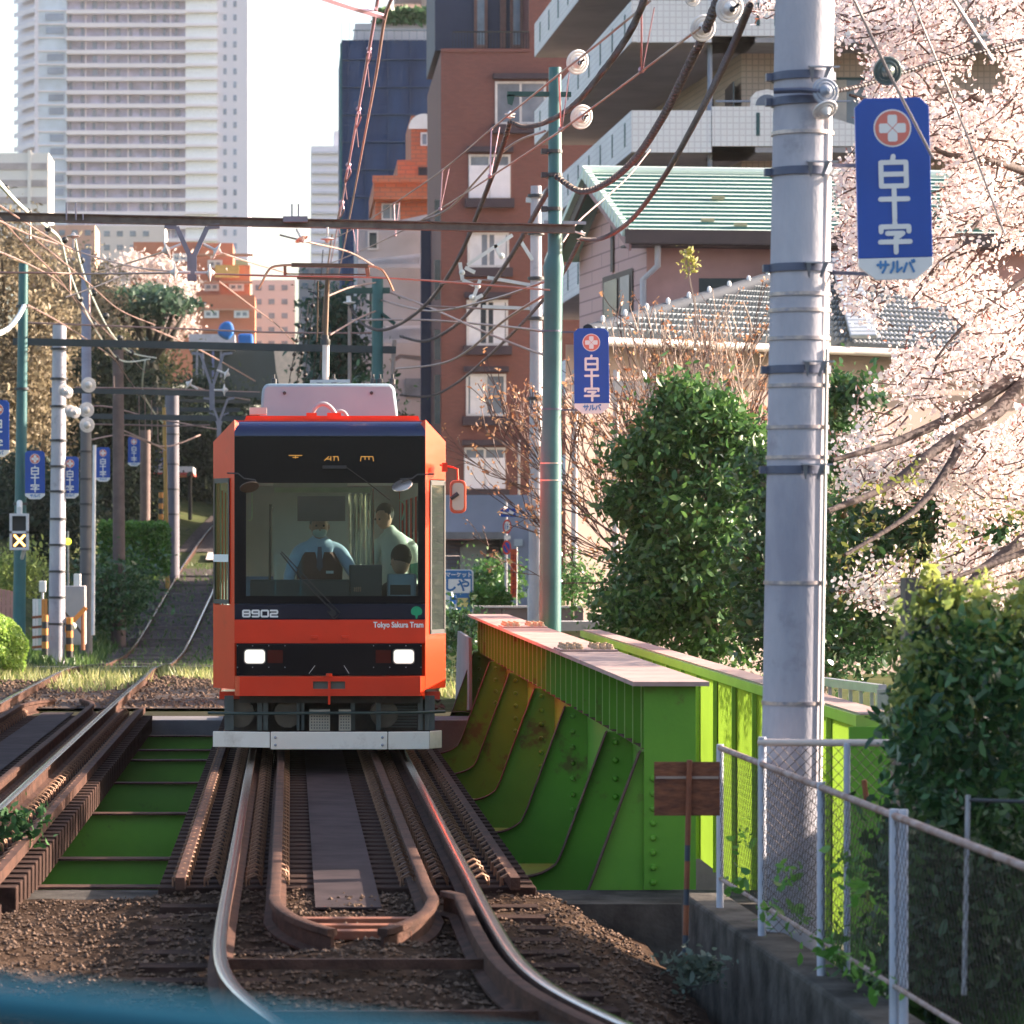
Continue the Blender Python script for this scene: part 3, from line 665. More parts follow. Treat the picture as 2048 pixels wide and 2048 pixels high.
# underframe
g = G(); g.box(TC-.95, TC+.95, yF+.55, yB-.3, .18, .60); g.box(TC-.84, TC+.84, yF+.12, yF+.16, .52, .66); g.build('underframe', UND, tram)
for xx in (453, 462, 519, 531, 598, 604, 706, 758, 842, 856, 866):
    G().box(X(xx)-.022, X(xx)+.022, yF+.16, yF+.20, Z(1462), Z(1393)).build('hanger', M('hanger_steel', (.09,.10,.095), .5, .3), tram)
for a, c in ((480, 24), (575, 22), (770, 24)): G().tube([(X(a), yF+.5, Z(1430)), (X(a), yF+.22, Z(1430))], .13, 14).build('air_tank', M('tank_brown', (.10,.075,.05), .5, scale=5), tram, 40)
TAN = M('tan_box', (.36,.31,.24), .6, scale=5)
for a, c in ((619, 660), (678, 702)):
    bx = G().box(X(a), X(c), yF+.04, yF+.2, Z(1462), Z(1420)).build('perforated_box', TAN, tram)
    h = G(); nx = int((c-a)/5.2)
    for i in range(nx):
        for j in range(6): h.lathe([(.0065,0),(.0065,.0015)], (X(a)+.02+i*(X(c)-X(a)-.04)/max(1,nx-1), yF+.0395, Z(1459)+.012+j*.027), (0,-1,0), n=6)
    h.build('holes', BLACK, bx)
G().tube([(TC-HW-.1+.06, yF+.10, Z(1427)), (TC-.8, yF-.02, Z(1427)), (TC+.8, yF-.02, Z(1425)), (TC+HW-.02, yF+.1, Z(1424))], .014, 8).build('guard_bar', M('guard_green', (.05,.07,.06), .4, .3), tram, 50)
g = G()
for k in range(9): g.box(X(758), X(836), yF+.25, yF+.27, Z(1458)+k*.027, Z(1458)+k*.027+.012)
g.build('radiator_grille', M('grille_grey', (.06,.065,.06), .5), tram)
# cream life-guard board in three pieces
def board(x0, y0, x1, y1, zl0, zl1, nm='fender'):
    g = G(); g.add([(x0,y0,zl0),(x1,y1,zl0),(x1,y1,zl1),(x0,y0,zl1),(x0,y0+.03,zl0),(x1,y1+.03,zl0),(x1,y1+.03,zl1),(x0,y0+.03,zl1)],[(0,1,2,3),(7,6,5,4),(0,4,5,1),(1,5,6,2),(2,6,7,3),(3,7,4,0)]); return g.build(nm, CREAM, tram, 0, .006)
zt1, zb1 = Z(1462), Z(1497)
board(X(541.5), yF-.16, X(774), yF-.16, zb1, zt1); board(X(426), yF-.02, X(540), yF-.158, zb1+.015, zt1-.002); fr = board(X(775.5), yF-.158, X(858), yF-.12, zb1, zt1); board(X(858.5), yF-.12, X(884), yF+.05, zb1+.004, zt1+.004)
g = G()
for a in (551, 764):
    for c in (1473, 1488): g.lathe([(.013,0),(.013,.006),(.006,.012)], (X(a), yF-.161, Z(c)), (0,-1,0), n=10)
g.each('fender_bolt', GALV, tram, 40)
# corner windows
FR = M('window_frame', (.045,.045,.05), .4); 
for s in (-1, 1):
    xf, xs_ = TC+s*FW, TC+s*HW
    def cp(t, z, o=0): return (xf+(xs_-xf)*t+s*o*.6, yF+(yC-yF)*t-o, z)
    za, zc = (1.45, 2.60) if s < 0 else (1.17, 2.58)
    f = G(); 
    for t0, t1, q0, q1 in ((.22,.28,za,zc),(.90,.96,za,zc),(.22,.96,zc-.035,zc+.01),(.22,.96,za-.01,za+.03)):
        f.add([cp(t0,q0,.012), cp(t1,q0,.012), cp(t1,q1,.012), cp(t0,q1,.012), cp(t0,q0,-.02), cp(t1,q0,-.02), cp(t1,q1,-.02), cp(t0,q1,-.02)], [(0,1,2,3),(7,6,5,4),(0,4,5,1),(1,5,6,2),(2,6,7,3),(3,7,4,0)])
    fo = f.build('corner_window', FR, tram)
    G().poly([cp(.26,za,.006), cp(.92,za,.006), cp(.92,zc,.006), cp(.26,zc,.006)]).build('pane', M('dark_mirror_glass', (.03,.035,.035), .03, .0, coat=1) if s > 0 else Mglass('corner_glass', (.5,.55,.52), .12, .02), fo)
    if s < 0: G().add([cp(.24,1.83,.016), cp(.95,1.83,.016), cp(.95,1.90,.016), cp(.24,1.90,.016)], [(0,1,2,3)]).build('white_strip', WHITE, fo)
    for (a, c) in wins:
        wf_ = G(); x = TC+s*(HW-.03)
        for q in ((a,a+.04,zwin0,zwin1),(c-.04,c,zwin0,zwin1),(a,c,zwin0,zwin0+.04),(a,c,zwin1-.04,zwin1),(a,c,2.1,2.13)): wf_.box(x-.012, x+.012, *q)
        o = wf_.build('side_window', FR, tram); G().box(x-.003, x+.003, a+.04, c-.04, zwin0+.04, zwin1-.04).build('pane', TSIDE, o)
# roof gear
g = G(); g.prism([(X(360+128), Z(838)), (X(842), Z(838)), (X(839), Z(829)), (X(492), Z(829))], yF+.35, yF+.45); g.build('roof_rail', ORG, tram)
G().box(X(498), X(533), yF+.36, yF+.55, Z(826), Z(812)).build('roof_block', M('pale_box', (.5,.46,.42), .6), tram)
for a, c in ((613, 634), (655, 683)): G().box(X(a), X(c), yF+.33, yF+.40, Z(836), Z(823)).build('rail_bracket', ORG, tram)
yU = TY+2.2; su = FPX/yU
def U(px, py): return (PX(px, yU), PZ(py, yU))
g = G(); 
(a0, b0), (a1, b1), (a2, b2), (a3, b3) = U(520, 834), U(797, 834), U(788, 767), U(526, 767)
g.prism([(a0,b0-.03),(a1,b1-.03),(a2+.01,b2-.05),(a2-.03,b2),(a3+.03,b3),(a3-.01,b3-.05)], yU, yU+2.6); ru = g.build('roof_unit', ROOFG, tram, 20, .03)
g = G()
for px in (569, 743):
    x, z = U(px, 786); g.lathe([(.018,0),(.018,.01),(.01,.012)], (x, yU-.001, z), (0,-1,0), n=8)
g.each('unit_bolt', DARKM, ru)
G().tube(catmull([P(622, 830, yU-.5), P(634, 812, yU-.5), P(650, 808, yU-.5), P(664, 818, yU-.5), P(672, 832, yU-.5)], 5), .022, 8).build('roof_hose', M('hose_grey', (.35,.33,.34), .5), tram, 50)
G().tube(catmull([P(664, 832, yU-.45), P(676, 822, yU-.45), P(688, 824, yU-.45), P(695, 834, yU-.45)], 5), .016, 8).build('roof_hose', M('hose_grey', (.35,.33,.34), .5), tram, 50)
# pantograph
pg = thing  # (part of the tram)
yp = TY+3.6
BRZ = M('pantograph_frame', (.12,.075,.05), .5, .4, scale=8); CU = M('horn_copper', (.50,.25,.16), .4, .6)
pan = G().tube([P(655, 556, yp), P(651, 684, yp)], .024, 10).tube([P(636, 562, yp), P(634, 684, yp)], .009, 6).build('pantograph_mast', BRZ, tram, 40)
G().tube([P(652, 684, yp), P(651, 765, yp)], .036, 12).build('mast_base', M('mast_cream', (.52,.44,.42), .5), tram, 40)
g = G(); g.lathe([(.05,0),(.05,.06),(.035,.06),(.035,.1)], P(651, 690, yp), n=12); g.build('mast_collar', DARKM, tram, 40)
g = G().beam(P(583, 530, yp-.1), P(736, 532, yp-.1), .05, .04).beam(P(568, 548, yp+.1), P(740, 549, yp+.1), .03, .012).beam(P(594, 556, yp), P(706, 559, yp), .04, .025)
g.beam(P(570, 532, yp-.1), P(570, 548, yp+.1), .03, .03, (1,0,0)).beam(P(734, 532, yp-.1), P(736, 549, yp+.1), .05, .04, (1,0,0)); g.build('pantograph_head', BRZ, tram)
for L in ([(583,530),(562,531),(543,535),(532,548),(525,563),(517,578)], [(736,532),(752,534),(764,540),(773,552),(781,568),(787,582)]):
    G().tube(catmull([P(a, c, yp-.1) for a, c in L], 4), .013, 6).build('pantograph_horn', CU, tram, 50)
G().tube(catmull([P(616, 583, yp), P(628, 586, yp), P(638, 596, yp), P(645, 606, yp)], 4), .007, 5).build('pantograph_wire', DARKM, tram)
G().beam(P(620, 763, yp), P(700, 762, yp), .08, .03).build('pantograph_base', GALV, tram)
for px in (548, 640, 668, 746, 760, 785): G().lathe([(.03,0),(.03,.05),(.012,.06),(.012,.1)], (PX(px, yp), yp, PZ(768, yp)), n=10).build('roof_insulator', DARKM, tram, 40)
# mirrors
BRN = M('mirror_back', (.16,.12,.10), .3, .3); MIRR = M('mirror_face', (.75,.62,.52), .12, .9)
for L, c, tilt in (([(454,946),(476,947),(488,957),(510,960),(513,966)], (499, 974), .5), ([(868,948),(835,949),(824,957),(800,958)], (804, 971), -.4)):
    m = G().tube([P(a, z, TY-.12) for a, z in L], .008, 6).build('round_mirror', DARKM, tram, 40)
    q = G(); q.lathe([(.001,-.02),(.06,-.018),(.098,-.004),(.1,.0),(.095,.006),(.001,.008)], P(c[0], c[1], TY-.16), Vector((tilt*.6, -.55, -1 if tilt > 0 else .75)), n=18, scale=(1,.9,1)); q.build('mirror_disc', BRN if tilt > 0 else MIRR, m, 40)
G().tube([P(880, 930, TY+.2), P(905, 934, TY+.15), P(915, 938, TY+.1), P(916, 962, TY+.1)], .009, 6).build('mirror_arm', ORG, tram, 40)
G().box(X(885), X(896), TY+.1, TY+.2, Z(943), Z(925)).build('mirror_clamp', ORG, tram)
cx_, cz_ = X(917), Z(993); hw_, hh = .075, .155
rp = [(cx_+sx*(hw_-.05)+.05*math.cos(t), cz_+sz*(hh-.05)+.05*math.sin(t)) for sx, sz, t0 in ((1,1,0),(-1,1,90),(-1,-1,180),(1,-1,270)) for t in [R(t0+k*18) for k in range(6)]]
mo = G().prism(rp, TY+.08, TY+.13).build('side_mirror', M('mirror_shell', (.60,.10,.05), .3), tram, 0, .01)
rp2 = [(cx_+(a-cx_)*.72, cz_+(z-cz_)*.82) for a, z in rp]; G().prism(rp2, TY+.074, TY+.0795).build('mirror_back_plate', M('mirror_cream', (.58,.44,.36), .35), mo)
G().tube([(cx_-.07, TY+.06, cz_-.02), (cx_-.0, TY+.055, cz_+.03)], .02, 8).build('mirror_joint', DARKM, mo)
# wiper
g = G().tube([(X(672), yF-.03, Z(1228)), (X(604), yF-.045, Z(1160)), (X(561), yF-.03, Z(1106))], .007, 5).tube([(X(680), yF-.03, Z(1226)), (X(612), yF-.05, Z(1155)), (X(563), yF-.03, Z(1103))], .006, 5)
g.tube([(X(655), yF-.03, Z(1222)), (X(668), yF-.03, Z(1238)), (X(678), yF-.03, Z(1228))], .006, 5); g.lathe([(.03,0),(.03,.03)], (X(666), yF-.004, Z(1226)), (0,-1,0), n=10); g.build('wiper', BLACK, tram, 40)
g = G().tube([(X(692), yF-.02, Z(934)), (X(728), yF-.03, Z(960)), (X(780), yF-.02, Z(1000))], .004, 4); g.box(X(645), X(693), yF-.03, yF-.004, Z(937), Z(931)); g.build('upper_wiper', BLACK, tram)
# interior
it = G(); it.box(X(545), X(700), yF+1.55, yF+1.58, .62, 2.75); it.box(TC-1.0, TC+1.0, yF+.3, yB-.2, 2.72, 2.76); it.build('cab_partition', INT, tram)
li = G()
for s in (-1, 1):
    x0, x1 = TC+s*(HW-.062), TC+s*(HW-.072)
    li.box(x0, x1, yC-.02, yB-.1, .63, zwin0); li.box(x0, x1, yC-.02, yB-.1, zwin1, 2.72); e = [yC-.02]+[q for w_ in wins for q in w_]+[yB-.1]
    for i in range(0, len(e), 2): li.box(x0, x1, e[i], e[i+1], zwin0, zwin1)
li.box(TC-HW+.08, TC+HW-.08, yB-.1, yB-.07, .63, 2.72); li.build('inner_lining', INT, tram)
G().box(X(548), X(745), yF+.9, yF+1.0, Z(982), Z(972)).build('cab_rail', M('rail_pale_green', (.45,.6,.45), .5), tram)
G().box(X(595), X(691), yF+.12, yF+.13, Z(1042), Z(992)).build('sun_visor', M('visor_brown', (.10,.07,.06), .5), tram)
con = G().box(X(500), X(700), yF+.12, yF+.5, .9, Z(1160)).box(X(700), X(765), yF+.15, yF+.55, .9, Z(1130)).build('control_desk', M('desk_dark', (.03,.045,.055), .4), tram, 0, .01)
G().box(X(776), X(834), yF+.12, yF+.45, 1.3, Z(1148)).build('fare_box', M('fare_box_blue', (.22,.34,.42), .4), tram, 0, .02)
G().box(X(781), X(822), yF+.11, yF+.119, Z(1190), Z(1170)).build('fare_box_slot', BLACK, tram)
G().tube([(X(539), yF+.25, Z(1192)), (X(541), yF+.25, Z(1008))], .012, 6).build('cab_pole', M('pole_black', (.03,.03,.03), .3), tram)
G().tube([(X(748), yF+.6, Z(1190)), (X(748), yF+.6, Z(975))], .016, 8).build('cab_pole', M('steel_pole', (.6,.55,.5), .2, .9), tram)
g = G().tube(catmull([(X(496), yF+.3, Z(1040)), (X(503), yF+.3, Z(1035)), (X(503), yF+.3, Z(985))], 4), .008, 6); g.tube(catmull([(X(806), yF+.3, Z(1040)), (X(812), yF+.3, Z(1010)), (X(800), yF+.3, Z(1000))], 4), .008, 6); g.build('grab_handle', M('handle_green', (.4,.55,.35), .4), tram)
for i in range(5):
    o = G().box(TC-.95, TC-.5, TY+3.2+i*1.6, TY+3.7+i*1.6, .9, 1.05).box(TC-.95, TC-.5, TY+3.62+i*1.6, TY+3.7+i*1.6, 1.05, 1.6).build('seat', M('seat_blue', (.05,.12,.25), .8), tram)
    o = G().box(TC+.5, TC+.95, TY+3.2+i*1.6, TY+3.7+i*1.6, .9, 1.05).box(TC+.5, TC+.95, TY+3.62+i*1.6, TY+3.7+i*1.6, 1.05, 1.6).build('seat', MATS['seat_blue'], tram)
for s in (-1, 1): G().tube([(TC+s*.55, TY+1.8, 2.35), (TC+s*.55, yB-.4, 2.35)], .015, 6).build('hand_rail', MATS['steel_pole'], tram)
CURT = Mglass('vinyl_curtain', (.90,.93,.93), .06, .15)
g = G(); n = 26
for i in range(n+1):
    x = X(700)+(X(748)-X(700))*i/n; g.v += [(x, yF+.75+.02*math.sin(i*1.7), Z(1140)), (x, yF+.75+.02*math.sin(i*1.7+.4), Z(985))]
for i in range(n): g.f.append((2*i, 2*i+2, 2*i+3, 2*i+1))
g.build('vinyl_curtain', CURT, tram, 60)
# wheels
for yy in (TY+2.3, TY+4.0, TY+8.4, TY+10.1):
    for s in (-1, 1): G().lathe([(.31,0),(.33,.02),(.30,.03),(.30,.1),(.12,.11)], (TC+s*.68, yy, .31), (s,0,0), n=24).build('wheel', RUST, tram, 40)
# ================================================================ people aboard
def body_skin(name, J, E, parent=None, mat=None):
    me = bpy.data.meshes.new(name); me.from_pydata([j[:3] for j in J], E, []); me.update()
    o = link(name, me, mat, parent); m = o.modifiers.new('skin', 'SKIN'); m.use_smooth_shade = True
    sv = o.data.skin_vertices[0].data
    for i, j in enumerate(J): r = j[3]; sv[i].radius = (r, r) if not isinstance(r, tuple) else r; sv[i].use_root = (i == 0)
    s = o.modifiers.new('smooth', 'SUBSURF'); s.levels = 2; s.render_levels = 2; return o
SKIN = M('skin', (.50,.30,.22), .5, var=.05)
def person(label, base, J, E, head, hr, face=(0,-1,0), hair=(.02,.018,.018), mask=False, clothes=(), skinmat=SKIN, bald=.0):
    p = thing('person', label, 'person', base)
    hb = body_skin('body', J, E, p, skinmat)
    f = Vector(face).normalized(); h = Vector(head); sd_ = f.cross(Vector((0,0,1))).normalized(); u = sd_.cross(f)
    g = G(); g.ball(h, (hr*.80, hr*.92, hr*1.18), 16, 12); 
    g.add([h+f*hr*.86+u*.02, h+f*hr*1.12-u*.022, h+f*hr*.86-u*.04+sd_*.016, h+f*hr*.86-u*.04-sd_*.016], [(0,1,2),(0,3,1),(1,3,2)])
    for s in (-1, 1): g.ball(h+sd_*s*hr*.82-u*.005, (.012,.018,.028), 8, 6)
    hd = g.build('head', skinmat, p, 60)
    e = G()
    for s in (-1, 1): e.ball(h+f*hr*.80+sd_*s*hr*.33+u*.012, .011, 8, 6)
    e.build('eyes', BLACK, hd, 60)
    hg = G(); hg.ball(h-f*hr*.26+u*hr*.26, (hr*.88, hr*.92, hr*1.02), 16, 10); o = hg.build('hair', M('hair_%d' % int(hair[0]*1000), hair, .6), hd, 60)
    if mask: G().ball(h+f*hr*.42-u*hr*.48, (hr*.66, hr*.58, hr*.52), 14, 8).build('face_mask', M('mask_cloth', (.55,.66,.62), .8), hd, 60)
    for nm, pts, rr, mt in clothes: G().tube(pts, rr, 12).build(nm, mt, p, 60)
    # hands
    return p
hx, hy = X(640), yF+.62; hz = Z(1052)
VEST = M('vest_brown', (.12,.045,.035), .8); SHIRT = M('shirt_pale_blue', (.42,.55,.70), .7)
J = [(hx, hy+.05, 1.05, .14), (hx, hy+.05, 1.35, .14), (hx, hy+.03, 1.75, .145), (hx, hy+.02, 1.98, .09), (hx, hy+.01, 2.08, .055), (hx, hy, 2.14, .055),
     (hx-.20, hy+.03, 1.93, .075), (hx-.30, hy-.02, 1.66, .055), (hx-.22, hy-.28, 1.56, .045), (hx-.17, hy-.36, 1.555, .032),
     (hx+.20, hy+.03, 1.93, .075), (hx+.33, hy-.05, 1.70, .055), (hx+.38, hy-.30, 1.62, .045), (hx+.36, hy-.38, 1.61, .032),
     (hx-.1, hy-.1, 1.0, .09), (hx-.12, hy-.3, .95, .08), (hx-.12, hy-.3, .70, .055), (hx+.1, hy-.1, 1.0, .09), (hx+.12, hy-.3, .95, .08), (hx+.12, hy-.3, .70, .055)]
E = [(0,1),(1,2),(2,3),(3,4),(4,5),(3,6),(6,7),(7,8),(8,9),(3,10),(10,11),(11,12),(12,13),(0,14),(14,15),(15,16),(0,17),(17,18),(18,19)]
dr = person('driver in brown vest, pale blue shirt, tie and face mask at the controls', (hx, hy, .62), J, E, (hx, hy-.02, hz+.0), .105, (0.05,-1,-.08), (.20,.18,.17), True)
for ch in list(dr.children):
    if ch.name.startswith('body'): ch.data.materials[0] = SHIRT
G().tube([(hx, hy+.05, 1.1), (hx, hy+.05, 1.4), (hx, hy+.03, 1.78), (hx, hy+.03, 1.92)], [.185,.20,.222,.155], 14).build('vest', VEST, dr, 60)
G().prism([(hx-.055, 1.98), (hx+.055, 1.98), (hx+.0, 1.74)], hy-.215, hy-.18).build('shirt_front', SHIRT, dr)
G().prism([(hx-.018, 1.97), (hx+.018, 1.97), (hx+.03, 1.78), (hx, 1.74), (hx-.03, 1.78)], hy-.225, hy-.2155).build('tie', M('tie_grey', (.12,.10,.14), .6), dr)
G().box(hx+.06, hx+.13, hy-.205, hy-.19, 1.72, 1.745).build('name_badge', WHITE, dr)
def hand(parent, c, d, mat=SKIN, s=1.0):
    c = Vector(c); d = Vector(d).normalized(); sd_ = d.cross(Vector((0,0,1))).normalized(); g = G(); g.ball(c+d*.04, (.042*s, .045*s, .018*s), 10, 6)
    for k, L in enumerate((.058,.07,.066,.052)):
        o = sd_*(.018*(k-1.5)); a = c+d*.07+o; b_ = a+d*L*.5-Vector((0,0,.008)); g.tube([c+d*.035+o, a, b_, b_+d*L*.45-Vector((0,0,.025))], [.0085,.0085,.008,.006], 6)
    g.tube([c+d*.02-sd_*.028, c+d*.045-sd_*.05, c+d*.075-sd_*.052-Vector((0,0,.012))], [.011,.010,.008], 6); g.build('hand', mat, parent, 50)
hand(dr, (hx-.17, hy-.36, 1.555), (.2,-1,-.1)); hand(dr, (hx+.36, hy-.38, 1.61), (-.1,-1,-.15))
qx, qy = X(786), yF+1.0; qz = Z(1032)
J = [(qx+.10, qy, 1.05, .14), (qx+.08, qy, 1.4, .145), (qx+.04, qy-.02, 1.86, .16), (qx+.02, qy-.04, 2.04, .09), (qx, qy-.06, 2.12, .055), (qx-.01, qy-.07, 2.18, .055),
     (qx-.15, qy-.05, 1.96, .075), (qx-.20, qy-.15, 1.68, .055), (qx-.14, qy-.32, 1.50, .042), (qx-.12, qy-.40, 1.48, .03),
     (qx+.21, qy+.02, 1.97, .08), (qx+.26, qy-.02, 1.66, .06), (qx+.12, qy-.22, 1.50, .045), (qx+.06, qy-.30, 1.48, .03),
     (qx+.0, qy, .95, .10), (qx, qy, .80, .08), (qx, qy, .66, .05), (qx+.2, qy, .95, .10), (qx+.2, qy, .80, .08), (qx+.2, qy, .66, .05)]
pa = person('standing passenger in pale jacket with green band, head bowed by the fare box', (qx+.1, qy, .62), J, E, (qx-.06, qy-.08, qz+.0), .10, (-.75,-.55,-.45), (.015,.014,.015))
for ch in list(pa.children):
    if ch.name.startswith('body'): ch.data.materials[0] = M('jacket_pale', (.55,.62,.55), .7)
G().tube([(qx+.27, qy-.02, 1.62), (qx+.24, qy+.01, 1.80)], [.078,.092], 12).build('jacket_band', M('jacket_green', (.05,.25,.20), .7), pa, 60)
hand(pa, (qx-.12, qy-.40, 1.48), (-.1,-1,-.2)); hand(pa, (qx+.06, qy-.30, 1.48), (-.3,-1,-.2))
sx_, sy_ = X(806), yF+.75
J = [(sx_, sy_, 1.0, .13), (sx_, sy_, 1.2, .14), (sx_, sy_, 1.5, .15), (sx_, sy_, 1.62, .09), (sx_, sy_, 1.68, .05), (sx_, sy_, 1.72, .05),
     (sx_-.17, sy_, 1.55, .06), (sx_-.20, sy_-.1, 1.3, .05), (sx_-.12, sy_-.3, 1.2, .04), (sx_-.08, sy_-.36, 1.2, .03), (sx_+.17, sy_, 1.55, .06), (sx_+.20, sy_-.1, 1.3, .05), (sx_+.12, sy_-.3, 1.2, .04), (sx_+.08, sy_-.36, 1.2, .03),
     (sx_-.1, sy_-.1, .95, .09), (sx_-.1, sy_-.4, .95, .07), (sx_-.1, sy_-.4, .70, .05), (sx_+.1, sy_-.1, .95, .09), (sx_+.1, sy_-.4, .95, .07), (sx_+.1, sy_-.4, .70, .05)]
sp = person('seated passenger with full dark hair, only the head showing above the fare box', (sx_, sy_, .62), J, E, (sx_, sy_, Z(1122)), .115, (-.5,.6,-.45), (.025,.016,.012))
for ch in list(sp.children):
    if ch.name.startswith('body'): ch.data.materials[0] = M('coat_dark', (.03,.035,.045), .8)
# ================================================================ advertising signs on the poles
SBLUE = M('sign_blue', (.008,.062,.34), .35, var=.08, scale=2); SWHITE = M('sign_white', (.72,.70,.68), .4, var=.05); SRED = M('sign_red', (.62,.16,.12), .4, var=.04); SBL2 = M('sign_text_blue', (.05,.20,.45), .4)
BAI = [[(.12,.0),(.88,.0),(.88,.78),(.12,.78),(.12,0)], [(.12,.39),(.88,.39)], [(.5,.98),(.46,.80)]]
JU = [[(.06,.66),(.94,.66)], [(.5,1.0),(.5,.0)]]
JI = [[(.5,1.0),(.5,.86)], [(.08,.68),(.08,.84),(.92,.84),(.92,.68)], [(.27,.62),(.74,.62),(.52,.46),(.52,.0)], [(.05,.34),(.95,.34)]]
SA = [[(.0,.7),(1,.7)],[(.3,1),(.28,.42)],[(.74,1),(.72,.45),(.45,.0)]]; RU = [[(.3,.92),(.28,.45),(.05,.0)],[(.62,.98),(.60,.05),(.98,.42)]]; BA = [[(.32,.8),(.05,.05)],[(.6,.85),(.95,.05)],[(.82,1.05),(.88,.9)],[(.97,1.1),(1.02,.95)]]
def oct_(w, h, z0, z1, top, bot, c=.06):
    p = [(-w/2, z0+(c if bot else 0))]
    p = []
    if bot: p += [(-w/2+c*1.25, z0), (w/2-c*1.25, z0), (w/2, z0+c)]
    else: p += [(-w/2, z0), (w/2, z0)]
    if top: p += [(w/2, z1-c), (w/2-c, z1), (-w/2+c, z1), (-w/2, z1-c)]
    else: p += [(w/2, z1), (-w/2, z1)]
    if bot: p += [(-w/2, z0+c)]
    return p
def make_sign():
    t = thing('advertising_sign', 'x', 'sign', (0,0,0)); W, H = .405, .99
    G().prism(oct_(W, H, -.505*H+.125, .5*H, True, False, .05), -.012, .012).build('board', SBLUE, t, 0, .003)
    G().prism(oct_(W, H, -.5*H, -.505*H+.124, False, True, .075), -.012, .012).build('footer_board', SWHITE, t, 0, .003)
    def disc(r, y, cz): return [(r*math.cos(a), y, cz+r*math.sin(a)) for a in [k*math.pi/16 for k in range(32)]]
    cz = .5*H-.165
    em = G().poly(disc(.103, -.0135, cz)).build('emblem_ring', SWHITE, t); G().poly(disc(.095, -.0145, cz)).build('emblem_disc', SRED, em)
    g = G()
    for a in range(4):
        c, s = math.cos(a*math.pi/2), math.sin(a*math.pi/2); L = [(.004,0),(.027,.023),(.027,.066),(.020,.073),(-.020,.073),(-.027,.066),(-.027,.023),(-.004,.0)]
        L = [(.0,.003),(.026,.029),(.026,.066),(.019,.073),(-.019,.073),(-.026,.066),(-.026,.029)]
        g.poly([(x*c-z*s, -.0155, cz+x*s+z*c) for x, z in L])
    g.build('emblem_cross', SWHITE, em)
    strokes('lettering', [(-.09, .015, .18, .165, BAI), (-.085, -.165, .17, .165, JU), (-.09, -.345, .18, .165, JI)], SWHITE, t, -.0145, .027)
    strokes('footer_lettering', [(-.10, -.455, .06, .06, SA), (-.032, -.455, .065, .06, RU), (.04, -.455, .06, .06, BA)], SBL2, t, -.0145, .013)
    return t
SGN = 'blue pole signs with a white cross'
sg = make_sign(); SIGNS = [
 (1787, 378, 19.75, 1.0, 'large blue sign with cross emblem, beside the big concrete pole and cherry blossom', -.025),
 (1183, 742, 42.1, 1.0, 'blue sign with cross emblem on the tall green pole above the bridge', -.01),
 (-5, 857, 62, .98, 'blue sign cut off by the left edge of the photo', 0),
 (70, 950, 74.2, 1.0, 'blue sign fixed behind the green pole that carries the crossed signal', 0),
 (140, 955, 80, .93, 'blue sign half hidden behind the banded white concrete pole on the left', 0),
 (206, 929, 104, 1.0, 'small blue sign beside the thin white pipe, right of the dark pole', 0),
 (268, 903, 122, 1.0, 'small blue sign hanging highest among the far trees on the left', 0),
 (320, 917, 146, .95, 'smallest distant blue sign, left of the yellow post', 0)]
for i, (px, py, Y, s, lab, rl) in enumerate(SIGNS):
    o = sg if i == 0 else copy_tree(sg)
    o.location = P(px, py, Y); o.scale = (s, s, s); o['label'] = lab; o['group'] = SGN; o.rotation_euler = (0, rl, 0)
# brackets for the signs belong to their poles, below
def bands(g, p0, p1, r, zs_, h=.03, n=20):
    for z in zs_:
        t = (z-p0[2])/(p1[2]-p0[2]); c = Vector(p0).lerp(Vector(p1), t); g.lathe([(r,0),(r+.006,0),(r+.006,h),(r,h)], c, n=n)
def insulator(g, c, axis, s=1.0):
    g.lathe([(a*s, b*s) for a, b in ((.02,-.05),(.05,-.03),(.125,-.010),(.13,.0),(.125,.008),(.112,.010),(.108,.002),(.094,.004),(.090,.014),(.080,.016),(.076,.008),(.062,.010),(.058,.024),(.046,.03),(.040,.05),(.026,.056),(.018,.075))], c, axis, 24)
# ---------------------------------------------------------------- big concrete pole in front
YP = 19.9; pt = P(1613, -220, YP); pb_ = P(1576, 1660, YP); pb_.z = -.5; 
bp = thing('utility_pole', 'large concrete utility pole with steel bands and pale conduit, in front of the cherry tree', 'utility pole', pb_)
G().tube([pb_, pt], [.168,.160], 40).build('pole_shaft', POLEC, bp, 60)
def onp(py, off=0): t = (PZ(py, YP)-pb_.z)/(pt.z-pb_.z); c = pb_.lerp(pt, t); return c
DB = M('band_steel', (.10,.11,.16), .5, .5, scale=12); LB = M('worn_band', (.55,.45,.40), .4, .6, col2=(.2,.2,.25), scale=14)
g = G()
for py in (155, 205, 345, 537, 740, 940): c = onp(py); g.lathe([(.168,-.022),(.176,-.022),(.176,.022),(.168,.022)], c, n=36); g.box(c.x-.205, c.x-.165, c.y-.03, c.y+.03, c.z-.02, c.z+.02)
g.each('clamp_band', DB, bp, 50)
g = G()
for py in (268, 590, 622, 678, 772, 855, 915, 1165, 1405): c = onp(py); g.lathe([(.166,-.010),(.172,-.010),(.172,.010),(.166,.010)], c, n=36)
g.each('tie_band', LB, bp, 50)
for py in (142, 330, 530, 726, 930):
    c = onp(py); g = G(); g.beam((c.x-.0, c.y-.19, c.z), (c.x+.17, c.y-.17, c.z), .035, .008)
    for dx in (.015, .11): g.add([(c.x+dx-.012, c.y-.20, c.z), (c.x+dx+.018, c.y-.20, c.z), (c.x+dx+(.012 if dx < .05 else -.02), c.y-.175, c.z-.085), (c.x+dx+(.002 if dx < .05 else -.03), c.y-.175, c.z-.075)], [(0,1,2,3)])
    g.build('bracket', GALV, bp)
q0, q1 = P(1649, 235, YP-.1), P(1619, 1560, YP-.1)
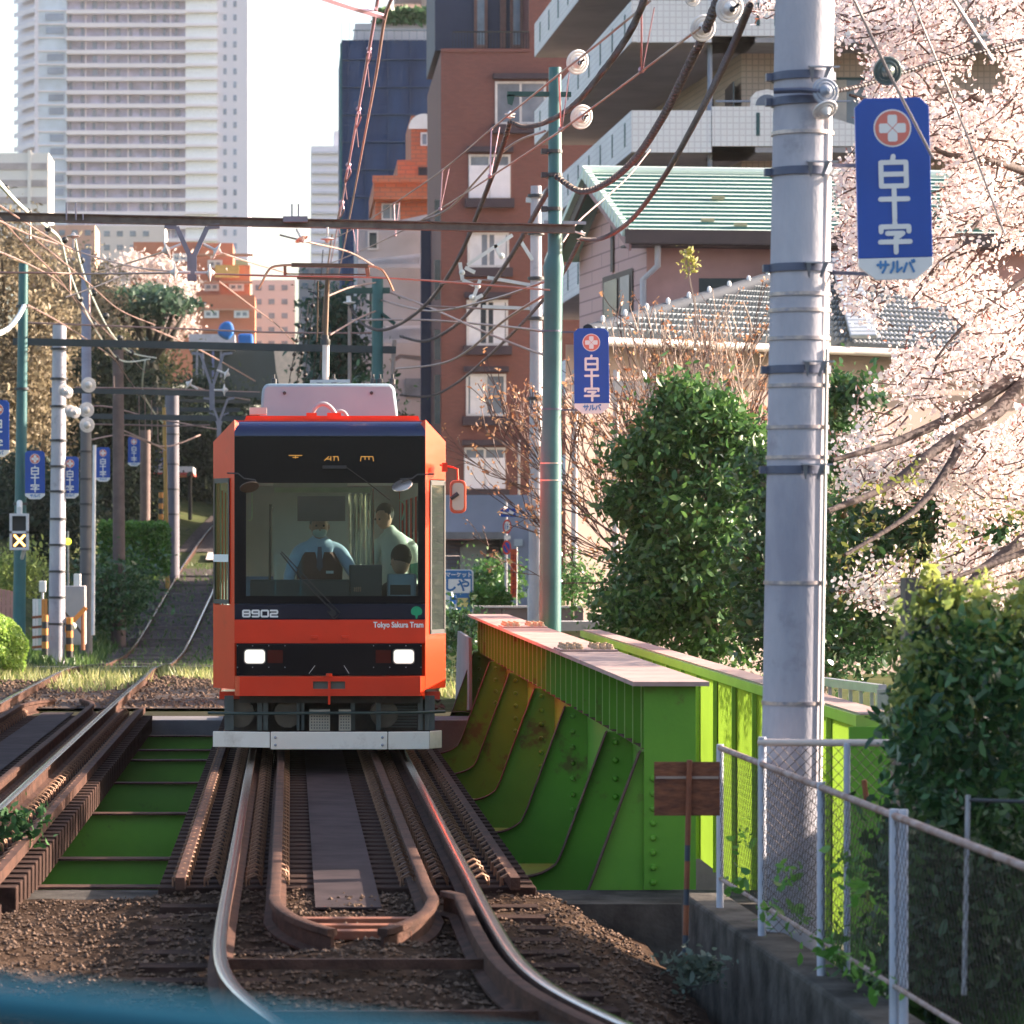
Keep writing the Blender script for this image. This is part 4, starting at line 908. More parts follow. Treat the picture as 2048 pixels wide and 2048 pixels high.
G().tube([q0+Vector((.012,0,0)), q1], .024, 12).build('conduit', M('conduit_pale', (.72,.60,.58), .4, .1), bp, 60)
G().tube([onp(1560)+Vector((.135,-.12,0)), onp(700)+Vector((.135,-.12,0))], .008, 6).build('earth_wire', M('wire_pale', (.5,.45,.38), .5), bp)
INSG = M('insulator_grey', (.30,.32,.38), .25)
g = G(); insulator(g, P(1651, 183, YP-.22), (.25,-1,.1), .60); g.build('insulator_disc', INSG, bp, 60)
g = G(); insulator(g, P(1650, 220, YP-.2), (.3,-.7,-.9), .55); g.build('insulator_disc', PORC, bp, 60)
G().tube([P(1548, 182, YP-.2), P(1600, 180, YP-.25), P(1645, 183, YP-.22)], .016, 8).build('anchor_rod', DB, bp, 40)
a = onp(330)
G().beam(P(1660, 330, YP), P(1745, 332, 19.78), .02, .02).beam(P(1650, 545, YP), P(1740, 548, 19.78), .02, .02).build('sign_bracket', DB, bp)
# rope, ring insulator and guy wires
RB = M('dark_rope', (.05,.045,.06), .6, scale=30)
def rope(name, L, r, mat, label, n=6, k=10, wrap=None, group=None, Q=None):
    pts = Q or wirepts(L, k); t = thing(name, label, 'cable', pts[0], group) if wrap else None
    if not wrap:
        o = G().tube(pts, r, n).build(name, mat, None, 60); return setp(o, label, 'wire', group)
    G().tube(pts, r, n).build('core', mat, t, 60)
    wr, wl = wrap; w_ = []; s = 0; 
    for i in range(len(pts)-1):
        a, b = Vector(pts[i]), Vector(pts[i+1]); d = (b-a); L_ = d.length; d.normalize(); x = d.cross(Vector((0,1,0))).normalized(); y = d.cross(x)
        st = max(1, int(L_/wl*7))
        for j in range(st):
            ph = (s+L_*j/st)/wl*2*math.pi; w_.append(a+(b-a)*(j/st)+(x*math.cos(ph)+y*math.sin(ph))*(r+wr*.6))
        s += L_
    G().tube(w_, wr, 4).build('spiral_binding', M('binding', (.16,.11,.09), .5, .2, col2=(.08,.055,.05), scale=20), t, 60); return t
rope('twisted_wire', [(1665,183,19.8),(1720,172,20.2),(1790,150,20.6),(1900,118,21.2),(2060,80,22)], .008, RB, 'dark twisted wire running right from the concrete pole past the blossom', wrap=(.005,.05))
g = G(); insulator(g, P(1775, 142, 19.8), (.1,-1,-.2), .62); o = g.build('insulator', M('insulator_dark', (.10,.13,.12), .3), None, 60); setp(o, 'dark ribbed round insulator above the large blue sign', 'insulator')
PW = M('guy_wire', (.62,.56,.58), .4, .4)
rope('guy_wire', [(1690,-40,18.6),(1758,105,19.0),(1785,160,19.2),(1865,315,19.6)], .009, PW, 'pale guy wire crossing in front of the large blue sign', k=3)
rope('guy_wire', [(1815,-20,23),(1930,260,23.6),(2010,470,24)], .007, PW, 'thin pale wire slanting through the cherry blossom', k=3)
rope('guy_wire', [(1895,-20,22),(1985,120,22.3)], .012, PW, 'thick pale guy wire at the top right over the blossom', k=3)
# ---------------------------------------------------------------- tall green pole beyond the bridge and the overhead beams
YG = 42.2; 
gp_ = thing('green_pole', 'tall dark green steel pole with a stepped collar, standing beside the green bridge', 'pole', P(1100, 1290, YG))
f = lambda px, py: P(px, py, YG)
G().tube([f(1100,1320), f(1102,895), f(1103,868), f(1107,560), f(1107,535), f(1110,508), f(1110,135)], [.128,.124,.112,.108,.124,.085,.073], 24).build('pole_shaft', PGREEN, gp_, 30)
g = G()
for py in (928, 962): c = f(1102, py); g.lathe([(.126,0),(.130,0),(.130,.016),(.126,.016)], c, n=24)
g.each('pole_band', M('band_pale', (.45,.42,.36), .4, .5), gp_, 40)
g = G()
for py in (664, 820): c = f(1104, py); g.lathe([(.112,0),(.118,0),(.118,.02),(.112,.02)], c, n=24); g.beam(c+Vector((.1,0,0)), c+Vector((.32,.0,.0)), .02, .02)
g.each('sign_bracket', DB, gp_)
g = G().beam(f(1014,188), f(1142,189), .06, .055); g.add([f(1013,190)-Vector((0,.03,0)), f(1030,190)-Vector((0,.03,0)), f(1024,212)-Vector((0,.03,0)), f(1015,208)-Vector((0,.03,0))], [(0,1,2,3)]); g.build('top_arm', M('arm_green', (.02,.07,.06), .5), gp_)
g = G(); insulator(g, f(1020,228), (0,0,1), .5); insulator(g, f(1020,234), (0,0,1), .45); g.build('arm_insulator', PORC, gp_, 50)
g = G()
for py in (303, 350, 418): c = f(1108, py); g.lathe([(.082,-.02),(.10,-.02),(.10,.02),(.082,.02)], c, n=16); g.box(c.x-.15, c.x-.08, c.y-.05, c.y+.05, c.z-.03, c.z+.03)
g.build('clamp', DARKM, gp_)
g = G().beam(f(1088,444), f(1172,446), .04, .035); g.build('side_arm', GALV, gp_)
g = G().beam(f(1092,444), f(1170,470), .02, .02); insulator(g, f(1163,478), (0,0,1), .45); insulator(g, f(1163,466), (0,0,1), .4); g.build('hanging_insulator', PORC, gp_, 50)
BEAMM = M('beam_brown_steel', (.10,.075,.065), .6, .2, col2=(.17,.14,.12), scale=8)
b1 = thing('overhead_beam', 'long brown steel beam carrying the tram wires, nearest and highest across the track', 'beam', P(500, 440, YG-.15), 'steel beams across the tracks')
a, b = P(-260, 428, YG-.15), P(1150, 458, YG-.15); u = Vector((0,0,1))
g = G().beam(a+u*.045, b+u*.045, .10, .012).beam(a-u*.045, b-u*.045, .10, .012).beam(a, b, .012, .085); g.build('i_beam', BEAMM, b1)
def yhang(parent, cx, y0, y1, wpx, Y, mat):
    k = FPX/Y; g = G(); a = P(cx-wpx/2, y0+6, Y); b = P(cx+wpx/2, y0+6, Y); c = P(cx, y0+(y1-y0)*.62, Y); d = P(cx, y1, Y)
    l = .055; m_ = P(cx-wpx/2+wpx*.22, y0+8, Y); m2 = P(cx+wpx/2-wpx*.22, y0+8, Y)
    g.beam(a, m_, l, l).beam(b, m2, l, l).beam(m_, c+Vector((-.01,.0,0)), l, l*.9, (0,1,0)).beam(m2, c+Vector((.01,.002,0)), l, l*.9, (0,1,0)).beam(c+Vector((0,-.003,.05)), d, .11, .06, (0,1,0)); return g.build('y_hanger', mat, parent)
HG = M('hanger_grey', (.20,.20,.25), .5, .4, scale=6)
yhang(b1, 384, 446, 562, 110, YG-.15, HG)
IW = M('insulator_pale', (.62,.57,.55), .25, var=.1, scale=15)
def hins(parent, px, py, Y, s, ax): g = G(); insulator(g, P(px, py, Y), ax, s); g.tube([P(px, py, Y), P(px, py, Y)+Vector(ax).normalized()*-.22*s], .022*s, 8); return g.build('insulator', IW, parent, 50)
for q in ((350,545,(-1,0,0)), (420,546,(1,0,0)), (334,500,(-1,0,-.4)), (434,502,(1,0,-.5))): hins(b1, q[0], q[1], YG-.3, .8, q[2])
g = G().box(PX(566,YG), PX(615,YG), YG-.3, YG-.2, PZ(448,YG), PZ(437,YG)); 
for px in (584, 597): g.tube([P(px, 440, YG-.25), P(px, 408, YG-.25)], .01, 5)
for px in (133, 152, 166): g.tube([P(px, 440, YG-.2), P(px, 405 if px < 160 else 428, YG-.2)], .012, 5)
g.build('wire_holder', HG, b1)
for q in ((603,478,(.5,-.3,-1)), (655,478,(0,0,-1)), (147,472,(0,0,1))): hins(b1, q[0], q[1], YG-.3, .62, q[2])
def cross_beam(y0, y1, x0, x1, Y, th, lab, yh=None):
    t = thing('overhead_beam', lab, 'beam', P((x0+x1)/2, (y0+y1)/2, Y), 'steel beams across the tracks')
    G().beam(P(x0, y0, Y), P(x1, y1, Y), .1, th).build('beam_bar', M('beam_dark', (.035,.045,.05), .6, scale=6), t)
    if yh: yhang(t, *yh, Y-.1, HG)
    return t
c2 = cross_beam(683, 700, 26, 792, 76, .15, 'dark steel beam behind the pantograph, second from the front', (424, 700, 820, 82))
for q in ((378,768,(-1,0,.6)), (449,780,(1,0,0)), (453,748,(1,0,-.4))): hins(c2, q[0], q[1], 75.5, 1.0, q[2])
c3 = cross_beam(780, 790, 100, 522, 92, .13, 'dark steel beam third from the front, level with the tram roof unit', (438, 790, 875, 62))
c4 = cross_beam(832, 838, 155, 505, 108, .16, 'dark steel beam low over the far left track, above the small blue signs')
c5 = cross_beam(818, 820, 300, 480, 125, .14, 'short dark steel beam among the distant wires left of the tram', (438, 820, 880, 40))
c6 = cross_beam(800, 804, 330, 500, 140, .12, 'faintest distant steel beam left of the tram roof')
# other poles
def pole(name, lab, top, bot, Y, dt, db, mat, cat_='pole', zb=None, grp=None, n=20, band=()):
    a, b = P(*top, Y), P(*bot, Y)
    if zb is not None: b.z = zb
    t = thing(name, lab, cat_, b, grp); G().tube([b, a], [db/2, dt/2], n).build('pole_shaft', mat, t, 60)
    if band:
        g = G(); bands(g, b, a, db/2*.99, [PZ(y, Y) for y in band], .05); g.each('band', DARKM, t, 40)
    return t
g2 = pole('green_pole', 'green pole with green bracket arm standing behind the tram roof, right of the pantograph', (755,556), (754,1000), 76, .24, .25, PGREEN, zb=-.6)
G().beam(P(690,582,76), P(780,581,76), .1, .12).beam(P(764,628,76), P(790,648,76), .3, .06).build('arm', MATS['arm_green'], g2)
g = G(); insulator(g, P(698,605,76), (0,0,1), 1.0); g.tube([P(698,605,76), P(697,592,76)], .05, 8); g.build('insulator', PORC, g2, 50)
pl = pole('green_pole', 'green pole on the left carrying the crossed signal and a blue sign', (47,527), (37,1240), 74.5, .19, .28, PGREEN, zb=-.7, band=(615, 780, 1010, 1098))
pole('green_pole', 'pale green pole just visible at the left edge of the photo', (-18,600), (-20,1240), 62, .2, .26, PGREEN, zb=-.4)
pw = pole('concrete_pole', 'pale concrete pole with dark bands, standing left of the crossing', (119,648), (112,1310), 80, .30, .38, POLEC, 'utility pole', zb=-1.4, band=(700, 760, 815, 883, 935, 985, 1040, 1092, 1145, 1197, 1250))
g = G()
for px, py in ((127,780),(135,785),(150,825),(140,822)): insulator(g, P(px, py, 79), (.5,-1,0), 1.0)
g.each('insulator', IW, pw, 50)
pk = pole('concrete_pole', 'dark grey concrete pole in the shade behind the white conduit', (172,855), (172,1300), 92, .28, .34, M('pole_dark', (.13,.12,.125), .8, scale=2, stretch=(1,1,.3)), 'utility pole', zb=-1.4, band=(905, 960, 1010, 1055, 1100, 1150))
G().tube([P(189,890,91.6), P(186,1270,91.6)], .045, 10).build('conduit', M('conduit_white', (.72,.70,.72), .4), pk, 60)
g = G()
for px, py in ((177,770),(173,820),(174,850)): insulator(g, P(px, py, 91), (.3,-1,0), 1.5)
g.each('insulator', IW, pk, 50)
pole('wooden_pole', 'dark brown pole in front of the clipped hedge', (236,700), (239,1200), 100, .30, .36, M('pole_brown', (.10,.065,.06), .8, col2=(.15,.10,.09), scale=3), zb=-1.2)
pole('wooden_pole', 'dark brown pole behind the hedge in the shade of the far trees', (291,860), (289,1075), 128, .36, .38, MATS['pole_brown'], zb=0)
pole('concrete_pole', 'grey banded pole beside the yellow post, left of the track', (344,790), (345,1090), 122, .46, .48, M('pole_grey', (.17,.155,.18), .8, scale=2), 'utility pole', zb=0, band=(870, 930, 980, 1030))
yp_ = pole('warning_post', 'tall yellow and orange painted post beside the climbing track', (328,815), (336,1090), 118, .12, .14, M('post_yellow', (.50,.27,.06), .5, scale=3), zb=0)
pole('concrete_pole', 'tall pale grey pole among the trees at the left, behind the first green pole', (172,500), (174,760), 112, .3, .3, M('pole_lilac', (.34,.32,.40), .7), 'utility pole', zb=2)
wp = pole('utility_pole', 'white concrete utility pole behind the tall green pole, beside the maple twigs', (1072,372), (1072,1235), 58, .17, .26, POLEC, 'utility pole', zb=-.5, band=(395, 470, 560, 640, 800))
G().beam(P(1052,400,58), P(1092,402,58), .08, .08).beam(P(975,555,58), P(1072,572,58), .06, .05).beam(P(965,613,58), P(1060,617,58), .05, .05).each('cross_arm', M('arm_pale', (.55,.58,.60), .4, .3), wp)
# tangled fittings seen beside the white pole
WF = M('white_fitting', (.66,.68,.66), .35)
g = G(); 
for a, b_ in (((935,530),(1025,470)), ((990,490),(1002,515)), ((925,560),(920,525)), ((925,560),(948,570)), ((930,535),(950,545)), ((960,560),(945,600)), ((945,600),(965,590)), ((1040,480),(1065,520))):
    g.beam(P(*a, 57.5), P(*b_, 57.5), .055, .055, (0,1,0))
for q in ((924,545),(944,595),(1003,512),(955,572)): g.ball(P(*q, 57.5), .05, 8, 6)
o = g.build('switch_fitting', WF, wp, 40)
# crossing signal on the left green pole
SY = 73.6; bx0, bx1, by0, by1 = 20, 58, 1027, 1099
sl = thing('crossing_signal', 'white framed two-lamp tram signal showing a lit orange cross', 'signal', P(39, 1063, SY))
fr = G()
for q in ((20,58,1027,1032),(20,58,1062,1067),(20,58,1095,1100),(20,25,1032,1095),(53,58,1032,1095)): fr.box(PX(q[0],SY), PX(q[1],SY), SY-.14, SY, PZ(q[2],SY), PZ(q[3],SY))
fr.build('signal_case', M('signal_case', (.62,.60,.62), .4), sl)
G().box(PX(24,SY), PX(54,SY), SY-.06, SY-.02, PZ(1031,SY), PZ(1096,SY)).build('signal_back', BLACK, sl)
a = [(PX(30,SY), PZ(1071,SY)), (PX(49,SY), PZ(1091,SY)), (PX(49,SY), PZ(1071,SY)), (PX(30,SY), PZ(1091,SY))]
strokes('lit_cross', [(0,0,1,1,[[a[0],a[1]],[a[2],a[3]]])], M('lamp_orange', (.8,.3,.05), .4, emit=(1,.42,.10), es=2.2), sl, SY-.07, .045)
G().tube([P(39,1005,SY+.3), P(39,1018,SY-.05), P(39,1028,SY-.05)], .06, 8).build('signal_bracket', M('bracket_white', (.6,.6,.58), .5), sl, 40)
G().tube([P(48,1101,SY+.0), P(44,1116,SY+.4)], .04, 8).build('lower_bracket', M('bracket_white', (.6,.6,.58), .5), sl, 40)
# ---------------------------------------------------------------- wires
WR = M('wire_dark', (.028,.022,.024), .5, .4); WL = M('wire_copper', (.34,.22,.19), .45, .5); WMG = M('wire_lit', (.42,.25,.30), .4, .5)
rope('feeder_cable', [(1300,-30,26),(1262,60,29),(1215,130,32),(1150,208,36),(1095,243,40),(1050,254,41.6),(1020,243,42.1)], .020, WR, 'thick spiral-bound cable looping from the top to the arm of the green pole', wrap=(.007,.075))
rope('feeder_cable', [(1020,243,42.2),(1003,300,44),(962,410,50),(915,520,58),(860,600,64),(805,645,70),(760,660,73),(722,645,75),(700,612,76)], .024, WR, 'long thick cable sagging from the green pole arm down to the arm behind the pantograph', wrap=(.007,.16))
rope('feeder_cable', [(1448,-30,24),(1405,75,27),(1385,115,28),(1325,235,32),(1268,320,36),(1210,368,39),(1160,382,41),(1112,352,42.1)], .023, WR, 'thick ribbed cable sagging from the upper right to the middle of the green pole', wrap=(.010,.12))
rope('feeder_cable', [(1104,368,42.2),(1080,410,45),(1020,515,54),(960,600,62),(905,655,70),(850,682,74),(800,672,76)], .022, WR, 'dark bound cable from the green pole down towards the brick building', wrap=(.009,.20))
rope('feeder_cable', [(1500,10,21.5),(1462,100,24),(1400,225,28),(1330,350,33),(1262,440,37),(1205,476,40),(1162,478,41.6)], .014, WR, 'twisted cable from the concrete pole down to the lowest insulator on the green pole', wrap=(.008,.06))
rope('feeder_cable', [(1158,485,41.8),(1120,555,46),(1060,630,54),(985,705,62),(915,765,70),(860,792,74),(800,790,76)], .016, WR, 'thin dark cable passing the budding twigs to the tram roof', wrap=(.007,.1))
A = [(1300,2,28),(1190,92,32),(1100,163,36),(990,252,44),(885,340,54),(788,407,66),(712,455,78),(640,490,92)]
B = [(1400,55,26),(1290,138,30),(1120,262,36),(982,353,44),(885,415,54),(788,470,66),(714,505,78),(640,535,92)]
rope('span_wire', A, .011, WL, 'upper pale diagonal wire of the linked pair crossing the brick building')
rope('span_wire', B, .011, WL, 'lower pale diagonal wire of the linked pair crossing the brick building')
for i, (a, b) in enumerate((((1283,20,28.2),(1283,140,30.2)), ((1118,150,35.2),(1122,258,36)), ((983,258,44.5),(980,352,44)), ((885,340,54),(880,418,54)), ((788,407,66),(790,470,66)), ((706,458,78),(714,505,78)))):
    p0, p1 = P(*a), P(*b); g = G().tube([p0, p1], .009, 5).tube([p0+Vector((.1,0,.02)), p1+Vector((.01,0,0))], .005, 4); g.ball(p1, .03, 6, 5); g.ball(p0, .02, 6, 5)
    setp(g.build('dropper', WMG, None), ['topmost pink wire dropper, left of the concrete pole', 'pink wire dropper right beside the green pole top', 'pink wire dropper over the brick building window', 'wire dropper left of the brick building', 'wire dropper in front of the netted building', 'farthest wire dropper, just above the steel beam'][i], 'dropper', 'droppers between the diagonal wires')
INS = 'white disc insulators on the wires'
for px, py, Y, s, ax, lab in ((1155,124,35,.90,(.45,-1,-.3),'white disc insulator beside the green pole top'), (1163,234,36,.92,(.45,-1,-.3),'white disc insulator just below the topmost one beside the green pole'), (1406,56,26.5,.74,(.3,-1,-.3),'white disc insulator on the ribbed cable near the top'), (1459,16,23,.70,(.3,-1,-.3),'white disc insulator at the top edge next to the concrete pole'), (1385,-4,26,.45,(.3,-1,-.2),'small insulator cut by the top edge')):
    t = thing('disc_insulator', lab, 'insulator', P(px, py, Y), INS); g = G(); insulator(g, P(px, py, Y), ax, s*1.05); g.build('disc', PORC, t, 50)
    g = G(); c = P(px, py, Y)+Vector(ax).normalized()*.05; g.ball(c, .03*s, 8, 6); g.tube([c, c+Vector((.04,-.05,.03))], .014*s, 6); g.build('cap', DARKM, t, 50)
def W(L, lab, r=.009, mat=None, k=8, nm='overhead_wire'): return rope(nm, L, r, mat or WL, lab, k=k, n=5)
W([(757,-10,24),(738,100,28),(717,220,34),(697,330,44),(683,410,56),(672,470,72),(655,560,110)], 'left contact wire of the right track, coming down to the pantograph', .014, WMG)
W([(793,-20,22),(770,35,25),(752,150,30),(728,280,38),(702,420,54),(676,555,90)], 'right contact wire of the right track above the pantograph', .013, WL)
W([(640,-6,24),(700,14,24.5),(768,34,25)], 'purple pull-off arm at the top centre of the photo', .022, WMG, 4, 'pull_off_arm')
for i, (a, b, c) in enumerate((((738,98,28),(735,128,30),(742,145,29)), ((717,218,34),(713,255,35),(722,270,34)), ((697,330,44),(690,365,45),(700,372,44)), ((683,405,56),(676,440,57),(690,440,56)))):
    pts = catmull([P(*a), P(a[0]-5,(a[1]+b[1])/2,a[2]), P(*b), P(a[0]+4,(a[1]+b[1])/2,a[2]), P(a[0]+2,a[1]+2,a[2])], 5)
    g = G().tube(pts, .006*a[2]/28, 5).tube([P(*b), P(b[0]+4, b[1]+45-6*i, b[2]+2)], .004*a[2]/28, 4); g.ball(P(*a), .022*a[2]/28, 6, 5)
    setp(g.build('wire_hanger', WMG, None, 50), ['highest loop hanger on the contact wire', 'second highest loop hanger on the contact wire', 'third loop hanger down the contact wire', 'lowest loop hanger on the contact wire, above the beam'][i], 'hanger', 'loop hangers on the contact wire')
STR = M('striped_wire', (.62,.68,.62), .4, .2)
W([(-10,355,30),(30,400,36),(60,427,44),(100,458,50),(122,482,56),(136,535,62),(165,610,72),(205,680,84),(245,722,95),(300,718,104)], 'left pale striped catenary wire with black clips on the left', .022, STR)
W([(150,478,50),(160,525,56),(185,595,66),(222,665,80),(262,705,94),(312,716,106)], 'right pale striped catenary wire with black clips on the left', .022, STR)
g = G()
for px, py, Y in ((12,376,33),(57,424,43),(96,457,49),(130,480,56),(134,522,61),(160,598,70),(188,650,79),(232,716,92),(163,521,56),(188,586,65),(212,632,73),(240,677,86),(262,706,94)): g.ball(P(px, py, Y), .0016*Y*.6, 8, 6)
setp(g.build('wire_clips', BLACK, None, 40), 'row of small black clips along the striped catenary wires at the left', 'wire clips')
W([(290,722,104),(285,780,112),(305,820,116),(326,846,118)], 'striped wire dropping to the top of the yellow post', .03, STR)
for L, lab in (([(-10,425,40),(60,500,50),(110,548,58),(150,600,66),(200,670,80),(255,755,100),(290,800,112)], 'thin pale wire, first of those fanning down from the left edge'),
               ([(-10,500,40),(60,530,48),(110,558,56),(150,595,64),(190,640,76),(240,690,92),(290,745,105)], 'thin pale wire, second of those fanning down from the left edge'),
               ([(55,610,56),(120,645,68),(190,690,84),(230,720,92),(260,765,104)], 'thin pale wire starting at the left green pole'),
               ([(-5,440,38),(60,470,46),(115,488,54)], 'short bright wire from the left edge to the beam insulator'),
               ([(-10,545,46),(100,546,46),(180,548,46),(345,546,42)], 'thin level wire left of the hanging insulators'),
               ([(430,548,42),(560,552,42),(780,556,42),(1100,580,42)], 'thin level wire right of the hanging insulators, behind the pantograph'),
               ([(40,645,76),(300,655,76),(560,665,76),(752,666,76)], 'thin level wire just above the second beam'),
               ([(150,775,92),(300,777,92),(430,782,92),(520,785,92)], 'pale level wire just above the third beam'),
               ([(160,848,108),(260,850,108),(360,852,108),(420,850,108)], 'pale level wire below the fourth beam'),
               ([(440,505,42.1),(500,525,50),(580,548,60)], 'wire leading right from the upper grey insulator'),
               ([(328,503,42.1),(260,525,50),(190,545,58)], 'wire leading left from the upper grey insulator'),
               ([(780,585,76),(860,615,70),(960,660,60),(1060,700,56),(1100,712,50)], 'pale wire running right from the green pole behind the tram to the tall green pole'),
               ([(650,595,70),(700,575,72),(752,565,76)], 'short pull-off rod between the pantograph and the far green pole'),
               ([(660,670,70),(720,635,73),(752,622,76)], 'lower short rod beside the pantograph mast'),
               ([(130,595,58),(200,570,62),(260,545,66)], 'dark rod crossing the striped wires'),
               ([(180,880,108),(250,870,112),(330,893,118),(400,870,122)], 'slack wires meeting near the yellow post'),
               ([(240,858,108),(290,880,113),(330,900,118)], 'bright wire meeting the yellow post from the left'),
               ([(1125,485,42.2),(1160,440,44),(1250,360,48),(1300,300,52)], 'thin pale wire in front of the green metal roof'),
               ([(880,568,60),(960,560,59),(1060,572,58)], 'thin wire in front of the brick building above its fourth window'),
               ([(830,445,60),(900,415,58),(1010,300,50),(1090,262,42.2)], 'thin brown wire rising to the green pole across the brick building'),
               ([(-10,405,38),(130,492,50),(250,530,46),(345,543,42.2)], 'slack pale wire running from the left edge to the grey hanger insulator'),
               ([(60,470,46),(170,560,60),(240,620,76),(310,650,80)], 'thin wire crossing behind the striped catenary wires'),
               ([(437,562,42.4),(500,610,60),(560,655,76),(600,700,90)], 'thin wire sloping down from the grey hanger towards the pantograph base'),
               ([(300,656,76),(400,700,85),(510,762,95)], 'thin wire sloping behind the second beam towards the roof unit'),
               ([(762,600,76),(860,622,66),(980,600,52),(1098,560,42.3)], 'slack thin wire between the two green poles at pantograph height'),
               ([(790,738,80),(900,722,66),(1010,640,52),(1098,585,42.3)], 'slack thin wire rising across the lower brick windows'),
               ([(664,470,70),(648,600,90),(640,740,100)], 'thin vertical wire just left of the pantograph mast'),
               ([(560,470,60),(620,485,60),(700,505,64),(760,540,70)], 'thin wire slanting above the pantograph head'),
               ([(110,830,110),(200,812,110),(300,835,112),(440,860,116)], 'slack wire sagging above the small blue signs'),
               ([(380,770,90),(440,790,100),(500,800,110)], 'short thin wire right of the lower grey hangers'),
               ([(700,640,78),(850,640,70),(1000,652,60),(1100,664,42.3)], 'thin wire across the brick building at sign height'),
               ([(855,612,60),(960,617,59),(1060,620,58)], 'pale wire above the lower windows of the brick building')):
    W(L, lab, .00022*L[0][2]+.003, WL if 'dark' not in lab else WR)
for i, (px, y0, y1, Y) in enumerate(((235,735,765,100),(278,790,872,112),(290,780,880,113),(303,800,875,114),(315,815,885,116),(228,752,790,96),(60,440,478,46),(140,545,592,62),(178,570,625,68))):
    setp(G().tube([P(px, y0, Y), P(px+1, y1, Y)], .014, 4).build('dropper', WL, None), ['short dropper under the third beam', 'first of the thin vertical droppers left of the yellow post', 'second thin vertical dropper left of the yellow post', 'third thin vertical dropper left of the yellow post', 'thin vertical dropper touching the yellow post', 'dropper beside the grey pole insulators', 'dropper near the left edge under the first beam', 'dropper on the striped wires above the second beam', 'lower dropper on the striped wires above the second beam'][i], 'dropper', 'droppers on the left wires')
for i, (px, y0, y1, Y) in enumerate(((628,500,830,90),(612,560,800,80),(600,600,780,84),(585,620,770,88),(700,612,770,76),(790,680,800,76))):
    pts = catmull([P(px+18, y0, Y), P(px+6, (y0+y1)/2, Y), P(px-8, y1, Y+6)], 6) if i < 4 else [P(px-1, y0, Y), P(px-1 if i < 5 else px-8, y1, Y)]
    g = G().tube(pts, .012 if i < 4 else .045, 5)
    if i < 4:
        for t in (.25,.45,.62,.8): q = Vector(pts[int(t*(len(pts)-1))]); g.ball(q, .055, 7, 5)
    setp(g.build('feeder_wire', WR if i < 4 else M('pipe_tan', (.32,.25,.22), .6), None, 50), ['knotted wire behind the pantograph, right strand', 'knotted wire behind the pantograph, second strand', 'knotted wire behind the pantograph, third strand', 'knotted wire behind the pantograph, leftmost strand', 'tan pipe hanging below the arm behind the tram', 'tan hanging cable tail right of the far green pole'][i], 'wire', 'wires hanging behind the pantograph')
for i, (pa_, pb2) in enumerate((((140,470,49),(155,482,49)),)):
    pass
W([(-5,668,60),(20,655,66),(38,632,72),(48,612,74)], 'thick white cable curving up to the left green pole', .05, WF)
# ---------------------------------------------------------------- crossing furniture at the left
STRP = M('hazard_orange', (.65,.25,.05), .5); HBK = M('hazard_black', (.03,.03,.03), .5)
def hazard_post(px, y0, y1, Y, w, lab):
    t = thing('hazard_post', lab, 'post', P(px, y1, Y), 'striped posts by the crossing'); n = 6
    for i in range(n):
        a, b = y0+(y1-y0)*i/n, y0+(y1-y0)*(i+1)/n
        G().tube([P(px, a, Y), P(px, b, Y)], w/2, 10, True).build('stripe', STRP if i % 2 == 0 else HBK, t, 40)
hazard_post(139, 1235, 1315, 80, .16, 'orange and black striped post right of the banded white pole')
hazard_post(90, 1230, 1310, 79, .14, 'orange and black striped post left of the banded white pole')
hazard_post(322, 985, 1050, 120, .16, 'distant orange and black striped post by the hedge end')
t = thing('crossing_gate', 'orange and black crossing gate mechanism with folded arm by the pole', 'crossing gate', P(148, 1310, 81))
G().beam(P(128,1262,81), P(172,1215,81), .10, .10, (0,1,0)).build('gate_arm', STRP, t); G().beam(P(130,1225,81), P(168,1272,81), .05, .05, (0,1,0)).build('gate_brace', HBK, t)
G().tube([P(166,1225,81), P(166,1300,81)], .045, 8).build('gate_post', M('post_rust_orange', (.35,.13,.06), .6), t); G().ball(P(146,1252,80.6), .08, 10, 8).build('gate_lamp', M('lamp_white', (.7,.75,.6), .3), t, 50)
t = thing('relay_cabinet', 'pale grey metal cabinet behind the banded white pole', 'cabinet', P(150, 1290, 84)); G().box(PX(128,84), PX(170,84), 84, 84.6, PZ(1290,84), PZ(1172,84)).build('cabinet_case', M('cabinet_grey', (.40,.36,.37), .6, scale=1), t, 0, .02)
G().box(PX(147,84), PX(160,84), 84.05, 84.4, PZ(1172,84)+.003, PZ(1148,84)).build('top_box', WHITE, t); G().box(PX(133,84), PX(165,84), 83.985, 83.999, PZ(1284,84), PZ(1178,84)).build('cabinet_door', M('cabinet_grey', (.40,.36,.37), .6), t)
t = thing('meter_box', 'small white box on a stand left of the banded pole', 'box', P(84, 1215, 82)); G().box(PX(78,82), PX(91,82), 82, 82.2, PZ(1184,82), PZ(1162,82)).build('box_case', WHITE, t, 0, .01); G().tube([P(85,1184,82.1), P(85,1300,82.1)], .03, 6).build('stand', GALV, t)
t = thing('fence_panel', 'white and orange fence panel behind the clipped bush at the left', 'fence', P(80, 1280, 80))
for i in range(5): G().beam(P(68+i*6,1198,80), P(68+i*6,1300,80), .06, .03, (0,1,0)).build('slat', [WHITE, WHITE, M('slat_mint',(.5,.62,.6),.5), STRP, STRP][i], t)
g = G()
for k in range(4): g.beam(P(64,1235+k*20,79.7), P(96,1232+k*20,79.7), .04, .06)
g.build('cross_bar', RUSTB, t)
t = thing('wooden_fence', 'pinkish brown board fence at the left edge behind the bush', 'fence', P(12, 1230, 84)); g = G()
for i in range(11): g.box(PX(-60+i*9,84), PX(-52+i*9,84), 84, 84.04, PZ(1240,84), PZ(1168+i*1.6,84))
